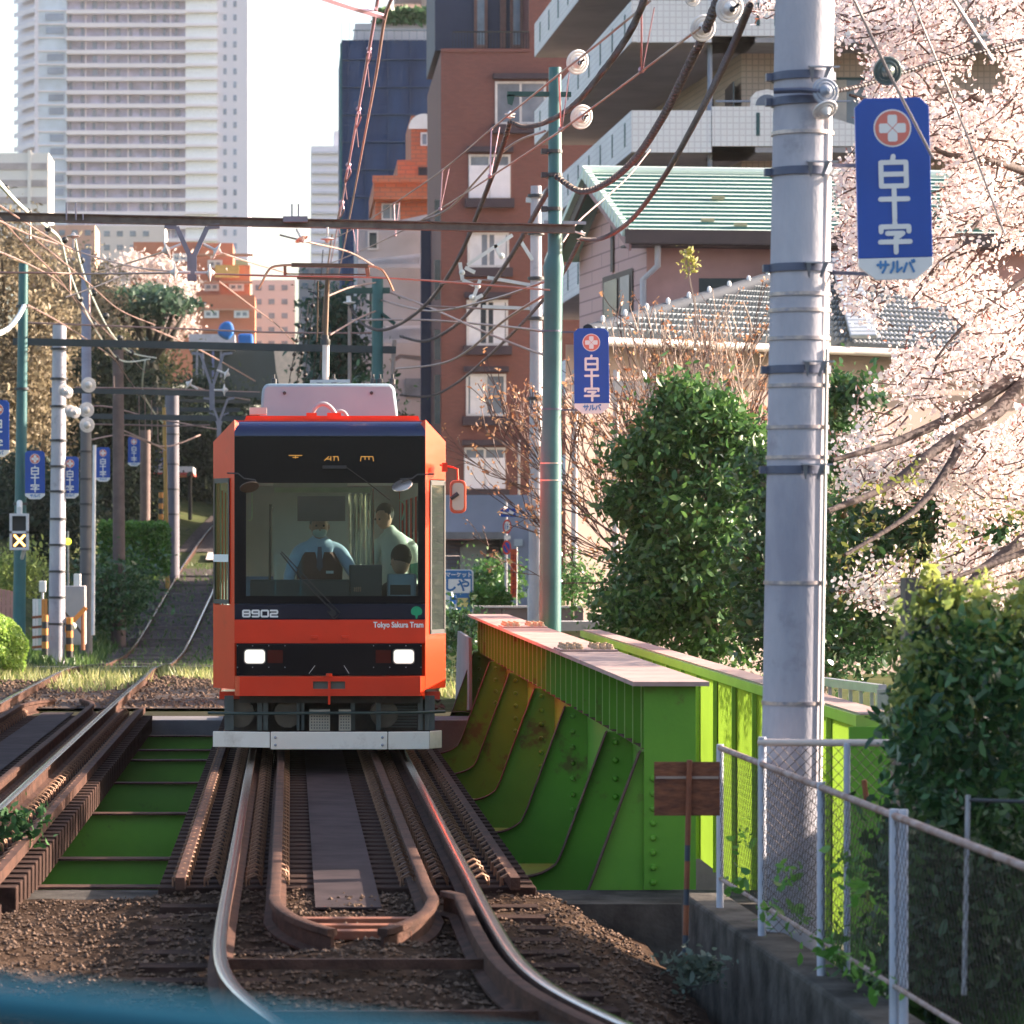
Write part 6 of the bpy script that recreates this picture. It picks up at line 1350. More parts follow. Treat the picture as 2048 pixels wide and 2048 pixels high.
# ---- tiled-roof house in front
th = thing('tiled_house', 'beige house with a wide grey tiled hip roof behind the leafless tree and the cherry', 'house', (5.6, 63, -.6), 'houses right of the line')
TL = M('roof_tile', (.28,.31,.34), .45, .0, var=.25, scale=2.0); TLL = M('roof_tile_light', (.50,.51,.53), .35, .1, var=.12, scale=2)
def tile_patch(name, p00, p10, p01, p11, rows, cols, mat, par, wave=.05, step=.05):
    p00, p10, p01, p11 = map(Vector, (p00, p10, p01, p11)); nrm = (p10-p00).cross(p01-p00).normalized(); nrm = nrm if nrm.z > 0 else -nrm
    g = G(); L = []; sub = 3; W_ = cols*sub+1
    for r in range(rows):
        for e, k in ((0, r/rows), (1, (r+1)/rows)):
            for c in range(W_):
                u = c/(W_-1); ph = (c % sub)/sub; q = (p00*(1-u)+p10*u)*(1-k)+(p01*(1-u)+p11*u)*k
                h = (step if e == 0 else 0)+wave*math.sin(ph*2*math.pi+.6); g.v.append(tuple(q+nrm*h))
        # front lip
        for c in range(W_):
            u = c/(W_-1); q = (p00*(1-u)+p10*u)*(1-r/rows)+(p01*(1-u)+p11*u)*(r/rows); g.v.append(tuple(q+nrm*(-.03)))
        b = r*3*W_
        for c in range(W_-1): g.f.append((b+c, b+c+1, b+W_+c+1, b+W_+c)); L.append((b+2*W_+c, b+2*W_+c+1, b+c+1, b+c))
    o = g.build(name, mat, par); d = G(); d.v = g.v; d.f = L; d.build('tile_lip_shade', M('tile_lip_shade_dark', (.05,.068,.09), .7), o); return o  # lip faces coloured dark to deepen the shade between tile rows
E1 = P(1182,668,63.5); E2 = P(1702,690,67.5); PK = P(1662,533,72); E3 = P(2240,712,71); R2 = P(2240,590,77)
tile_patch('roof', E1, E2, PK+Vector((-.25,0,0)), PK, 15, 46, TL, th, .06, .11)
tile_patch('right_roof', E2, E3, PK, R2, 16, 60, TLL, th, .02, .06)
g = G(); g.add([E1, PK, R2, P(2240,590,82), P(1190,640,80)], [(0,1,2),(0,2,3,4)]); g.build('back_roof', TL, th)
rd = G().tube([E1+Vector((-.05,0,.06)), E1.lerp(PK,.5)+Vector((0,0,.08)), PK+Vector((0,0,.15))], .12, 8); rd.build('hip_ridge', M('ridge_tile', (.014,.022,.04), .85), th, 50)
rw = G(); n = 22
for i in range(n): 
    a = E2.lerp(PK, i/n)+Vector((.22,-.1,.15)); b = E2.lerp(PK, (i+.6)/n)+Vector((.22,-.1,.17)); rw.beam(a, b, .5, .08)
for i in range(20): a = PK.lerp(R2, i/20)+Vector((0,-.1,.18)); b = PK.lerp(R2, (i+.85)/20)+Vector((0,-.1,.18)); rw.beam(a, b, .34, .22)
rw.build('ridge_caps', TLL, th, 0, .02)
cp_ = G()
for i in range(9): cp_.ball(E1.lerp(PK, (i+.5)/12)+Vector((0,-.1,.2)), (.04,.03,.07), 6, 5)
cp_.each('ridge_clip', WHITE, th, 50)
BEI = M('beige_wall', (.33,.24,.21), .8, col2=(.37,.27,.235), scale=.8); 
iw = .55
a, b, c, d = [Vector((p.x, p.y, 0)) for p in (E1+Vector((-.4,.6,0)), E2+Vector((0,.6,0)), E3+Vector((0,.6,0)), Vector((E3.x, 82, 0)))]
g = G(); zt_ = E1.z-.15; n_ = [a, b, c]; g.prism([(a.x,a.y),(b.x,b.y),(c.x,c.y),(c.x,82),(6.7,82)], -.6, zt_, 'z'); g.build('wall', BEI, th)
GUT = M('gutter_white', (.58,.52,.50), .5)
g = G().tube([E1+Vector((-.1,-.1,-.12)), E2+Vector((0,-.1,-.12))], .08, 8).tube([E2+Vector((0,-.1,-.12)), E3+Vector((0,-.1,-.12))], .08, 8); g.build('gutter', GUT, th, 50)
for px in (1150, 1232, 1300): Yd = 63.8; G().tube([P(px,740,Yd), P(px-2,1230,Yd)], .055, 8).build('downpipe', DP, th, 50)
# lower wing with balcony edge
g = G(); pb(g, 1230, 1480, 762, 800, 62.0, .8); g.build('lower_eave', M('eave_pinkish', (.60,.50,.46), .6), th)
g = G(); pb(g, 1345, 1400, 860, 960, 63.0, .05); g.build('small_window', GLW, th)
# ---- building beyond: netted tower, orange terraces, grey stair building
nt_ = B('netted_building', 'building wrapped in dark navy scaffold netting, left of the brick building', 780, 220)
NET = M('scaffold_net', (.010,.030,.10), .8, col2=(.02,.055,.15), scale=.6, stretch=(2,2,.5)); n0 = G()
pb(n0, 683, 895, 80, 1000, 220, 14); n0.build('netting', NET, nt_)
g = G(); 
for k in range(9): pb(g, 684, 895, 118+k*55, 120+k*55, 220, 0, .12)
for x in (696, 730, 775, 820, 865): pb(g, x, x+1.2, 82, 700, 220, 0, .1)
g.build('net_seam', M('net_seam', (.03,.06,.14), .7), nt_)
g = G(); pb(g, 710, 890, 47, 80, 221, 12); g.build('top_wall', M('far_white_wall', (.60,.55,.56), .7, scale=.5), nt_)
g = G(); pb(g, 705, 892, 60, 62, 220, 0, .3)
for k in range(14): pb(g, 683+k*15, 684+k*15, 45 if k < 2 else 62, 82, 220, 0, .15)
g.build('scaffold_rail', GALV, nt_)
TG = M('side_teal', (.02,.11,.13), .6); g = G(); pb(g, 680, 684, 86, 500, 219.9, .3); g.build('net_edge', TG, nt_)
t = thing('roof_hedge', 'green hedge on the roof of the netted building', 'hedge', P(830, 45, 221)); C_ = []
for i in range(2600): C_.append((PX(rng.uniform(752,895),221), rng.uniform(220.6,223), PZ(rng.uniform(20,46),221)))
leaves('foliage', C_, .55, Mleaf('hedge_roof_leaf', (.07,.16,.06), (.15,.26,.10)), t)
tn = thing('roof_tank', 'tan rooftop structure above the netted building at the top edge', 'roof structure', P(880,10,223)); g = G(); pb(g, 845, 905, -80, 22, 222, 3); pb(g, 790, 850, -60, 8, 224, 3); g.build('tank_body', M('tan_roof', (.45,.32,.27), .7), tn)
# tall navy upper block behind brick building
nb_ = B('dark_tower', 'dark navy office block rising behind the brick building to the top edge', 915, 180); g = G(); pb(g, 884, 965, -150, 900, 180, 10); g.build('wall', M('navy_wall', (.035,.05,.10), .5, scale=.4), nb_)
g = G(); 
for k in range(16): pb(g, 888, 905, -20+k*30, -8+k*30, 180, 0, .05)
g.build('window_strip', GLW, nb_)
OR_ = Mbrick('orange_brick', (.50,.13,.06), (.55,.155,.075), (.30,.12,.08), .5, .2, msize=.02)
ob = B('terraced_building', 'orange brick building with stepped terraces and an arched white gable window', 800, 172)
g = G(); pb(g, 822, 890, 231, 372, 172, 8); pb(g, 795, 890, 320, 372, 171.5, 8); pb(g, 747, 890, 362, 398, 170, 10); pb(g, 750, 890, 398, 450, 171, 9); g.build('wall', OR_, ob)
g = G(); pb(g, 745, 890, 351, 364, 169.6, .3); g.build('terrace_parapet', OR_, ob)
a_ = G().prism([(PX(848,172)+1.2*.62*math.cos(t*math.pi/12), PZ(258,172)+.72*math.sin(t*math.pi/12)) for t in range(13)], 171.9, 171.99).build('arch_panel', WHITE, ob)
window(ob, 841, 876, 265, 292, 172, FRM, GLW, .08, 1, cur=[(.3,.95)]); window(ob, 836, 880, 334, 362, 171.5, BRF, GLD, .06, 1); window(ob, 763, 800, 407, 440, 171, FRM, GLW, .06, 1)
gs = B('stair_building', 'pale grey building with ribbed balcony parapets above the tram roof', 790, 158)
GW = M('grey_white_wall', (.42,.39,.41), .75, scale=.5); GWL = M('ribbed_parapet', (.58,.56,.58), .6, scale=.8)
g = G(); pb(g, 715, 870, 440, 1100, 158, 9); g.build('wall', GW, gs)
def rpar(x0, x1, y0l, y0r, y1, Y, nm='ribbed_parapet'):
    g = G(); g.add([P(x0,y0l,Y), P(x1,y0r,Y), P(x1,y1,Y), P(x0,y1,Y)], [(0,1,2,3)]); n = 22
    for i in range(n):
        x = x0+(x1-x0)*(i+.3)/n; yt = y0l+(y0r-y0l)*(i+.3)/n; g.box(PX(x,Y), PX(x+(x1-x0)/n*.35,Y), Y-.12, Y-.002, PZ(y1,Y), PZ(yt,Y)-.1)
    g.box(PX(x0,Y), PX(x1,Y), Y-.3, Y-.121, PZ(y1+5,Y), PZ(y1-3,Y)); return g.build(nm, GWL, gs)
rpar(718, 872, 458, 425, 452+5, 157); rpar(716, 856, 520, 505, 532, 157); rpar(715, 850, 655, 650, 682, 156.5)
for q in ((735,757,462,500),(735,757,575,640)): window(gs, *q, 158, FRM, GLD, .08, 0)
G().box(PX(810,158), PX(842,158), 157.9, 157.99, PZ(794,158), PZ(757,158)).build('lower_window', GLW, gs)
g = G(); pb(g, 842, 872, 440, 860, 150, .6); g.build('navy_column', M('navy_column', (.02,.03,.07), .6), gs)
g = G(); g.add([P(780,720,150), P(800,708,150), P(842,712,150), P(842,722,150), P(802,716,150), P(782,728,150)], [(0,1,2,3,4,5)]); g.build('awning', M('awning_tan', (.35,.22,.18), .7), gs)
# ---- far left: tower, small tower, orange apartments, white blocks
tw = B('high_rise', 'very tall pale high-rise tower with dozens of balcony rows, upper left', 260, 800, 0)
TWW = M('tower_pink_white', (.80,.70,.73), .7, var=.05, scale=.05); TWD = M('hazed_tower_recess', (.46,.42,.55), .6, var=.35, scale=.22); TWG = M('tower_glass', (.50,.56,.66), .2, var=.25, scale=.12); TWL = M('tower_lilac', (.70,.64,.72), .6, var=.05)  # tower tones kept pale, the fading of distance put into the colour
g = G(); pb(g, 134, 371, -400, 520, 801, 30); g.build('core_wall', TWD, tw); g = G(); pb(g, 70, 134, -400, 520, 799.5, 31); g.build('glass_bay', TWG, tw); g = G(); pb(g, 371, 434, -400, 520, 799.7, 31); g.build('white_bay', M('tower_white', (.85,.83,.83), .5), tw); g = G(); pb(g, 434, 496, -400, 520, 800, 31); g.build('end_wall', TWL, tw)
g = G(); pb(g, 497, 501, -400, 520, 815, 20); g.build('side_wall', TWL, tw)
fy = -8
k = 0
while fy < 480:
    g = G(); pb(g, 132, 371, fy, fy+8, 798.8, 3.0); pb(g, 371, 436, fy+1, fy+6, 798.9, 1.0); g.build('balcony_row', TWW, tw)
    g = G(); pb(g, 70, 134, fy+1, fy+3.5, 799.2, .25); g.build('bay_band', TWW, tw)
    g = G(); a = P(28, fy+9-2, 815); b = P(69, fy-5, 800); 
    g.add([a, b, b-Vector((0,0,1.1)), a-Vector((0,0,1.1))], [(0,1,2,3)]); g.add([a-Vector((0,0,.0)), b, P(75,fy-3,812)], [(0,1,2)]); g.build('side_balcony', TWW, tw)
    wn = G(); 
    for cx in (450, 470): pb(wn, cx-3.2, cx+3.2, fy+10, fy+22, 800, 0, .1)
    for j in range(10):
        x = 138+j*23.5; 
        if (j*7+k*3) % 5: pb(wn, x, x+rng.uniform(4,11), fy+11, fy+25, 800.9, 0, .1)
    if k % 3: pb(wn, 90+(k*13)%12, 128, fy+8, fy+22, 799.4, 0, .1)
    wn.each('window', M('tower_window', (.20,.25,.36), .2, var=.3, scale=.1), tw); fy += 26.9; k += 1
g = G(); 
for x in (170, 210, 255, 300, 340): pb(g, x, x+2, -400, 520, 800.0, 1)
g.build('fin', TWW, tw)
g = G(); 
pb(g, 69, 76, -400, 520, 799, 20)
a = P(28,-400,815); b = P(69,-400,800); c_ = P(28,305,815); d_ = P(69,305,800); g.add([a+Vector((.5,4,0)), b+Vector((0,4,0)), d_+Vector((0,4,0)), c_+Vector((.5,4,0))], [(0,1,2,3)]); g.build('side_wall', TWL, tw)
t_ = B('far_block', 'small pale distant apartment tower between the beam and the netted building', 650, 620, 0); g = G(); pb(g, 622, 700, 292, 600, 620, 12); pb(g, 668, 700, 262, 292, 622, 10); g.build('wall', M('far_lilac', (.72,.68,.74), .7, var=.04), t_)
g = G()
for k in range(12): pb(g, 624, 690, 303+k*20, 308+k*20, 620, 0, .5); 
g.build('balcony_row', M('far_band', (.55,.52,.60), .7), t_)
fw = B('far_block', 'bright white block beside the tower at the left edge', 45, 520, 0); g = G(); pb(g, -80, 97, 306, 520, 520, 12); pb(g, 55, 62, 300, 430, 519.8, .2); g.build('wall', M('bright_white_wall', (.70,.66,.64), .7, var=.03), fw)
g = G(); 
for k in range(3): pb(g, -80, 94, 326+k*34, 340+k*34, 520, 0, .12)
g.build('window_row', M('far_window_tan', (.36,.31,.32), .5, var=.3, scale=.3), fw)
for nm, x0, x1, y0, y1, Y, cl in (('pale low-rise roofs under the beam, left of the orange building', 150, 330, 452, 640, 470, (.62,.55,.52)), ('cream block right of the orange apartments', 505, 590, 560, 760, 420, (.60,.52,.49)), ('tall narrow cream building just left of the pantograph mast', 598, 684, 528, 900, 230, (.50,.43,.41)), ('salmon building mass on the slope at the left', 60, 190, 450, 620, 430, (.55,.33,.25))):
    o = B('far_block', nm, (x0+x1)/2, Y, 0); g = G(); pb(g, x0, x1, y0, y1, Y, 10); g.build('wall', M('wall_'+str(x0), cl, .75, var=.06, scale=.2), o)
    g = G(); 
    for k in range(int((y1-y0)/28)): 
        for j in range(int((x1-x0)/26)): pb(g, x0+6+j*26, x0+18+j*26, y0+10+k*28, y0+21+k*28, Y, 0, .06)
    g.each('window', GLW, o)
orr = B('orange_apartments', 'orange-red apartment building with white balconies above the distant hill', 390, 400, 0)
ORM = M('orange_wall', (.52,.17,.09), .75, var=.08, scale=.3)
g = G(); pb(g, 267, 400, 484, 720, 400, 12); pb(g, 395, 466, 486, 720, 399, 12); pb(g, 440, 500, 530, 720, 398, 12); pb(g, 330, 510, 590, 760, 396, 12); pb(g, 260, 300, 500, 720, 401, 8); g.build('wall', ORM, orr)
for y in (520, 575, 630, 672):
    g = G(); pb(g, 395 if y < 600 else 400, 505, y-13, y-9, 395.5, 1.5); g.build('balcony_edge', M('balcony_rust', (.48,.22,.14), .7), orr)
for x0, y0 in ((408,566),(458,566),(408,620),(468,620),(275,515),(345,507),(300,520),(356,565),(350,625),(415,520)): window(orr, x0, x0+30, y0, y0+16, 395.6 if y0 > 600 else 397.9 if y0 > 560 else 398.8, FRM, GLW, .25, 1)
G().box(PX(430,397), PX(478,397), 396.9, 397.5, PZ(555,397), PZ(530,397)).build('yellow_panel', M('yellow_panel', (.60,.40,.12), .7), orr)
# dark building on the slope with blue tarpaulins, crossing shelter
ds = B('hill_station', 'low dark building on the slope under the blue tarpaulins', 440, 215, 6); g = G(); pb(g, 385, 560, 700, 800, 215, 8); g.build('wall', M('dark_slope_wall', (.03,.045,.05), .8, scale=.5), ds); g = G(); pb(g, 378, 470, 668, 700, 214, 8); g.build('roof', M('roof_pale', (.45,.42,.47), .6), ds)
for x in (392, 404, 424, 440): G().box(PX(x,213), PX(x+4,213), 212.8, 213, PZ(790,213), PZ(702,213)).build('pillar', M('pillar_mix%d' % (x % 3), [(.20,.05,.04),(.12,.14,.30),(.2,.2,.25)][x % 3], .6), ds)
TARP = M('blue_tarp', (.01,.13,.45), .5, scale=2)
for i, L in enumerate((((434,668),(440,650),(450,643),(462,644),(468,655),(466,668),(456,680),(446,676)), ((476,668),(506,668),(507,692),(477,692)))):
    o = G().prism([(PX(x,206), PZ(y,206)) for x, y in L], 205.5, 207).build('blue_tarpaulin', TARP, None, 0, .15); setp(o, ['rounded bright blue tarpaulin on the distant slope', 'square bright blue tarpaulin right of the rounded one'][i], 'tarpaulin')
cw = B('curved_wall', 'sunlit cream retaining wall curving down behind the tram roof', 590, 205, 4); g = G(); g.prism([(PX(x,205), PZ(y,205)) for x, y in ((548,700),(606,700),(606,800),(575,800),(560,775),(552,740))], 205, 207); g.build('wall_body', M('cream_curved', (.62,.48,.40), .7), cw)
t = thing('station_canopy', 'red and white edged canopy far up the track between the poles', 'canopy', P(345, 945, 150)); g = G(); pb(g, 298, 385, 933, 945, 150, 5); g.build('canopy_top', WHITE, t); g = G(); pb(g, 297, 386, 945, 950, 149.9, 5); g.build('canopy_edge', M('canopy_red', (.55,.10,.08), .5), t)
for x in (302, 342, 380): G().tube([P(x,950,151), P(x,1040,151)], .08, 8).build('canopy_post', DARKM, t)
# ================================================================ plants
BARK = M('cherry_bark', (.045,.028,.028), .85, col2=(.09,.06,.055), scale=10, bump=.5); TWIG = M('red_twig', (.11,.055,.045), .7, scale=10); TWIGP = M('pale_twig', (.36,.27,.22), .7, scale=10); BARKB = M('brown_bark', (.09,.065,.045), .85, scale=8)
BLOS = Mleaf('blossom_petal', (.80,.68,.67), (.92,.86,.84), .35, .6); BCORE = Mleaf('blossom_core', (.28,.06,.07), (.42,.18,.10), .3)
def blossoms(name, C, mat, parent, s=.032, core=True):   # each blossom: small five-sided cup facing a random way
    C = np.asarray(C); N = len(C); a = rng.normal(size=(N,3)); a[:,1] -= .5; a /= np.linalg.norm(a, axis=1)[:,None]; b = rng.normal(size=(N,3)); b -= a*(a*b).sum(1)[:,None]; b /= np.linalg.norm(b, axis=1)[:,None]; c = np.cross(a, b)
    sz = (s*rng.uniform(.7,1.3,N))[:,None]; V = []
    for k in range(5):
        t = 2*math.pi*k/5; V.append(C+(b*math.cos(t)+c*math.sin(t))*sz*.55+a*sz*.12)
    return quads_mesh(name, np.stack(V, axis=1), mat, parent, 5)
# ---- big cherry tree at the right
YC_ = 29.0
ch = thing('cherry_tree', 'large cherry tree in full pale pink blossom with dark limbs, at the right edge', 'cherry tree', (9.5, 31.0, -.6))
g = G(); lim = []
def limb(L, r0, r1):
    pts = wirepts(L, 6); n = len(pts); g.tube(pts, [r0+(r1-r0)*i/(n-1) for i in range(n)], 7); lim.append(pts); return pts
g.tube([(9.5,31.0,-.6), (9.4,31.0,1.0), (9.0,30.8,2.2), (8.4,30.5,3.0)], [.32,.27,.23,.20], 10)
T0 = (8.4,30.5,3.0)
limb([(2300,620,30.3),(2140,690,30),(2048,745,29.6),(1990,780,29.3),(1900,835,29),(1800,880,28.6),(1740,900,28.3),(1665,920,28)], .075, .018)
limb([(2300,620,30.2),(2120,720,29.8),(2055,762,29.5),(1985,830,29),(1925,862,28.6),(1850,915,28.2),(1770,975,28),(1655,1022,27.6)], .085, .022)
limb([(1925,862,28.6),(1915,900,28.5),(1880,960,28.2),(1840,1010,28),(1790,1050,27.8),(1690,1110,27.5)], .045, .014)
limb([(2200,1000,29),(2080,1060,28.6),(2020,1100,28.4),(1960,1145,28.2),(1925,1190,28)], .06, .03)
limb([(2100,1080,28.4),(2020,1115,28.2),(1950,1140,28),(1880,1165,27.8),(1810,1172,27.7)], .03, .012)
limb([(2250,400,30.5),(2120,370,30),(2040,340,29.6),(1990,325,29.3),(1900,310,29),(1870,296,28.8)], .05, .014)
limb([(2250,250,31),(2100,330,30.4),(2010,395,30),(1960,440,29.6),(1905,500,29.3),(1850,560,29)], .035, .010)
limb([(2250,100,31),(2080,160,30.5),(1980,200,30),(1900,180,29.7),(1790,210,29.4),(1700,190,29)], .045, .012)
limb([(2200,520,30),(2080,545,29.6),(1990,600,29.3),(1920,660,29),(1870,720,28.8)], .030, .010)
limb([(2200,-60,31),(2050,10,30.5),(1950,60,30),(1860,40,29.6),(1750,70,29.3),(1690,40,29)], .04, .012)
limb([(1700,35,29.3),(1600,20,29),(1530,20,28.8),(1490,15,28.6)], .012, .006)
g.build('trunk', BARK, ch, 60)
tw_ = G(); B_ = []
def inframe(px): return px > 1640
def zone(px, py):       # blossom density as the photo shows it
    if px < 1668: return .12 if (py < 60 and px > 1470) else 0
    d = 1.0
    if py > 560 and py < 900: d = max(0, min(1, (px-1680-(py-560)*.05)/170+.2))
    if py > 900: d = max(0, min(1.0, (px-1570)/200))*1.0
    if py > 1220: d = 0
    if py > 1060 and px < 1760: d *= .5
    return d
random.seed(11); k = 0
while len(B_) < 1900 and k < 20000:
    k += 1; px, py = random.uniform(1480, 2110), random.uniform(-60, 1230)
    if random.random() > zone(px, py): continue
    n_ = noise.noise(Vector((px*.008, py*.008, 5)))
    if n_ < -.08+ (0.25 if 560 < py < 760 and px < 1900 else 0) + (.15 if 300 < py < 560 and px > 1800 else 0) : continue
    B_.append((px, py, random.uniform(28.3, 32.5)))
P_ = []
for px, py, Y in B_:
    c = P(px, py, Y); n = random.randint(16, 46); s = random.uniform(.035, .095)
    e = P(px+random.uniform(20,100), py+random.uniform(-80,45), Y+random.uniform(-.3,.6)); tt = (rng.random(size=(n,1))**1.3); lump = np.round(tt*5)/5
    P_.append(np.array(c)+lump*(np.array(e)-np.array(c))+rng.normal(size=(n,3))*(.028+s*.25))
    if random.random() < .95:
        m_ = (c+e)/2+Vector((random.gauss(0,.05),0,random.gauss(0,.05))); tw_.tube([c, m_, e], [.004,.007,.010], 3, False)
P_ = np.concatenate(P_); blossoms('blossom', P_, BLOS, ch, .034)
leaves('blossom_stalk', P_[::3]+rng.normal(size=P_[::3].shape)*.014, .034, BCORE, ch, .25)
tw_.each('twig', TWIG, ch)
extra = [np.array(P(random.uniform(1700,2060), random.uniform(900,1220), random.uniform(27,31)))+rng.normal(size=(22,3))*.08 for _ in range(34)]
leaves('foliage', np.concatenate(extra), .05, Mleaf('cherry_young_leaf', (.16,.20,.04), (.30,.30,.08)), ch)
# ---- evergreen behind the side bridge
LF1 = Mleaf('camphor_leaf', (.025,.09,.024), (.12,.24,.06), .3, .35); LF2 = Mleaf('dark_leaf', (.022,.065,.025), (.065,.15,.045), .3, .3)
def tree(name, lab, cx, cy, Y, rx, rz, nc, per, cr, size, mat, base_py, trunk_r=.12, ry=None, cat_='tree', grp=None, extra=None):
    c = P(cx, cy, Y); b = P(cx, base_py, Y); sx_ = rx*Y/FPX; sz_ = rz*Y/FPX; ry = ry or sx_*.8
    t = thing(name, lab, cat_, b, grp); pts = [crown(c, (sx_, ry, sz_), nc, per, cr)]
    if extra: pts += [crown(P(ex, ey, Y+eo), (er*Y/FPX, er*Y/FPX, ez*Y/FPX), en, per, cr*.7) for ex, ey, er, ez, en, eo in extra]
    leaves('crown', np.concatenate(pts), size, mat, t)
    g = G(); g.tube([b, b.lerp(c,.6), c], [trunk_r, trunk_r*.8, trunk_r*.5], 8)
    for i in range(16):
        e = c+Vector((random.gauss(0,1)*sx_*.55, random.gauss(0,1)*ry*.4, random.uniform(-.4,.95)*sz_)); g.tube([b.lerp(c, random.uniform(.4,.9)), (b.lerp(c,.9)+e)/2, e], [trunk_r*.4, trunk_r*.25, trunk_r*.1], 5)
    g.build('trunk', BARKB, t, 60); return t
tree('evergreen_tree', 'dense dark green evergreen with glossy leaves, between the tall green pole and the concrete pole', 1425, 1110, 50, 140, 215, 150, 150, .24, .095, LF1, 1330, .1, 1.1,
     extra=[(1370,800,30,60,14,0),(1350,870,55,60,16,0),(1258,1228,62,40,20,-.3),(1490,930,50,110,30,0),(1266,915,34,24,9,0),(1300,1050,50,90,26,.2),(1320,1170,90,90,30,.2),(1245,1012,24,20,8,0),(1420,850,50,70,16,0)])
tree('evergreen_tree', 'dark evergreen mass behind and right of the concrete pole, under the blossom', 1640, 1190, 46, 150, 160, 130, 150, .24, .09, LF2, 1400, .1, 1.1, extra=[(1660,900,60,110,22,.5),(1700,790,22,50,8,0),(1560,1000,60,150,25,0)])
tree('evergreen_tree', 'dark hedge-like evergreen in the shade behind the cherry at the right edge', 1900, 1090, 40, 200, 200, 170, 120, .28, .09, LF2, 1500, .1, 1.2)
# ---- leafless maple with orange buds
mp_ = thing('bare_maple', 'leafless maple with reddish twigs and small orange buds, around the tall green pole', 'tree', P(1420, 1260, 54)); g = G(); tips = []; random.seed(5)
b0 = P(1440, 1270, 54); g.tube([b0, P(1430,1200,54)], [.10,.08], 8)
for dx, dz, L in ((-1,.25,1.5),(-.8,.35,1.6),(-.6,.5,1.5),(-1,.9,1.5),(-.4,.8,1.6),(-1,.6,1.6),(-.9,.9,1.5),(-.6,1,1.4),(-.3,1.1,1.4),(-.9,.1,1.3),(-.5,.7,1.5),(-1,.4,1.7),(.1,1.2,1.4),(-.75,1.1,1.6),(-1.0,.75,1.7),(.35,1.1,1.2),(-.15,.9,1.5)):
    grow(g, P(1430, 1200-random.uniform(0,60), 54), (dx, random.gauss(0,.3), dz), L, .032, 4, tips, .26, .12, 3, (2,4), .74, .0075)
g.build('branches', TWIG, mp_)
tp = [np.array(t[0])+rng.normal(size=(4,3))*.03 for t in tips if t[0].x < PX(1560,54)]
leaves('foliage', np.concatenate(tp), .055, Mleaf('orange_bud', (.36,.14,.07), (.55,.33,.18), .4), mp_)
mp2 = thing('bare_sapling', 'pale leafless shrub twigs in front of the tiled roof, left of the concrete pole', 'tree', P(1410, 900, 52)); g = G(); tips = []
for k in range(20): grow(g, P(1300+k*12, 960, 52), (random.gauss(0,.22), random.gauss(0,.1), 1), 1.0, .014, 3, tips, .26, .25, 3, (2,3), .72, .005)
g.build('branches', TWIGP, mp2)
tp = [np.array(t[0])+rng.normal(size=(3,3))*.04 for t in tips[::4]]; leaves('foliage', np.concatenate(tp), .04, Mleaf('orange_bud', (.45,.16,.06), (.60,.32,.14), .4), mp2)
tp = [np.array(P(1378+random.gauss(0,10), 520+random.gauss(0,16), 51.6)) for _ in range(120)]; leaves('foliage', tp, .07, Mleaf('yellow_bud_leaf', (.50,.48,.12), (.62,.60,.25), .4), mp2)
G().tube(wirepts([(1388,760,51.6),(1392,640,51.6),(1380,560,51.6),(1370,500,51.6)], 4), .012, 5).build('main_stem', TWIGP, mp2)
# ---- foreground shrub at the right
SH = Mleaf('shrub_leaf', (.018,.065,.030), (.08,.18,.05), .3, .28); SHY = Mleaf('shrub_tip_leaf', (.28,.34,.07), (.48,.50,.14), .5, .4)
sb = thing('shrub', 'glossy dark green shrub with bright yellow-green shoot tips, right of the concrete pole', 'shrub', P(1930, 1640, 17.6)); YS2 = 17.6
pts = []; tipp = []
for k in range(300):
    px, py = random.uniform(1795, 2110), random.uniform(1240, 1640)
    if noise.noise(Vector((px*.02, py*.02, 9))) < -.22: continue
    top = 1390-(px-1795)*1.1 if px < 1920 else 1255
    if py < top: continue
    pts.append(np.array(P(px, py, YS2+random.uniform(-.5,.9)))+rng.normal(size=(34,3))*.065)
shoots = [(1850,1200),(1835,1215),(1812,1400),(1905,1190),(1920,1230),(1940,1210),(1975,1250),(2010,1215),(2035,1240),(1825,1440),(1960,1180),(1880,1260),(1815,1350),(1990,1290),(2045,1180),(1862,1165)]
st_ = G()
for px, py in shoots:
    tp_, bt = P(px, py-25, YS2), P(px+random.uniform(-10,40), py+190, YS2+.1); st_.tube([bt, (tp_+bt)/2+Vector((.01,0,0)), tp_], [.008,.006,.004], 5)
    for j in range(34):
        q = tp_.lerp(bt, random.random()**1.3*.8); (tipp if (tp_-q).length < .13 else pts).append(np.array(q)[None,:]+rng.normal(size=(3 if (tp_-q).length < .13 else 4,3))*.028)
leaves('foliage', np.concatenate(pts), .056, SH, sb, .42, sv=.45); leaves('shoot_tips', np.concatenate(tipp), .060, SHY, sb, .4); st_.build('stem', BARKB, sb, 60)
lf = [np.array(P(random.uniform(1770,2080), random.triangular(1170,1560,1230), YS2-.15+random.uniform(-.2,.3))) for _ in range(1100)]; leaves('lit_leaf', lf, .042, Mleaf('olive_leaf', (.14,.20,.05), (.30,.36,.10), .5), sb, .45)
t = thing('old_gate_post', 'dark weathered concrete post standing in the shrub under the blossom', 'post', P(1860, 1420, 24)); g = G(); pb(g, 1811, 1836, 1156, 1500, 24, .2); pb(g, 1838, 1925, 1158, 1500, 24.1, .06); g.build('post_body', M('dark_post', (.07,.062,.062), .85, col2=(.11,.10,.095), scale=4), t)
bl = [np.array(P(random.gauss(1905,70) if k % 2 else random.uniform(1780,2080), random.uniform(1640,1990), random.uniform(16.8,18.6)))+rng.normal(size=(24,3))*.08 for k in range(300)]
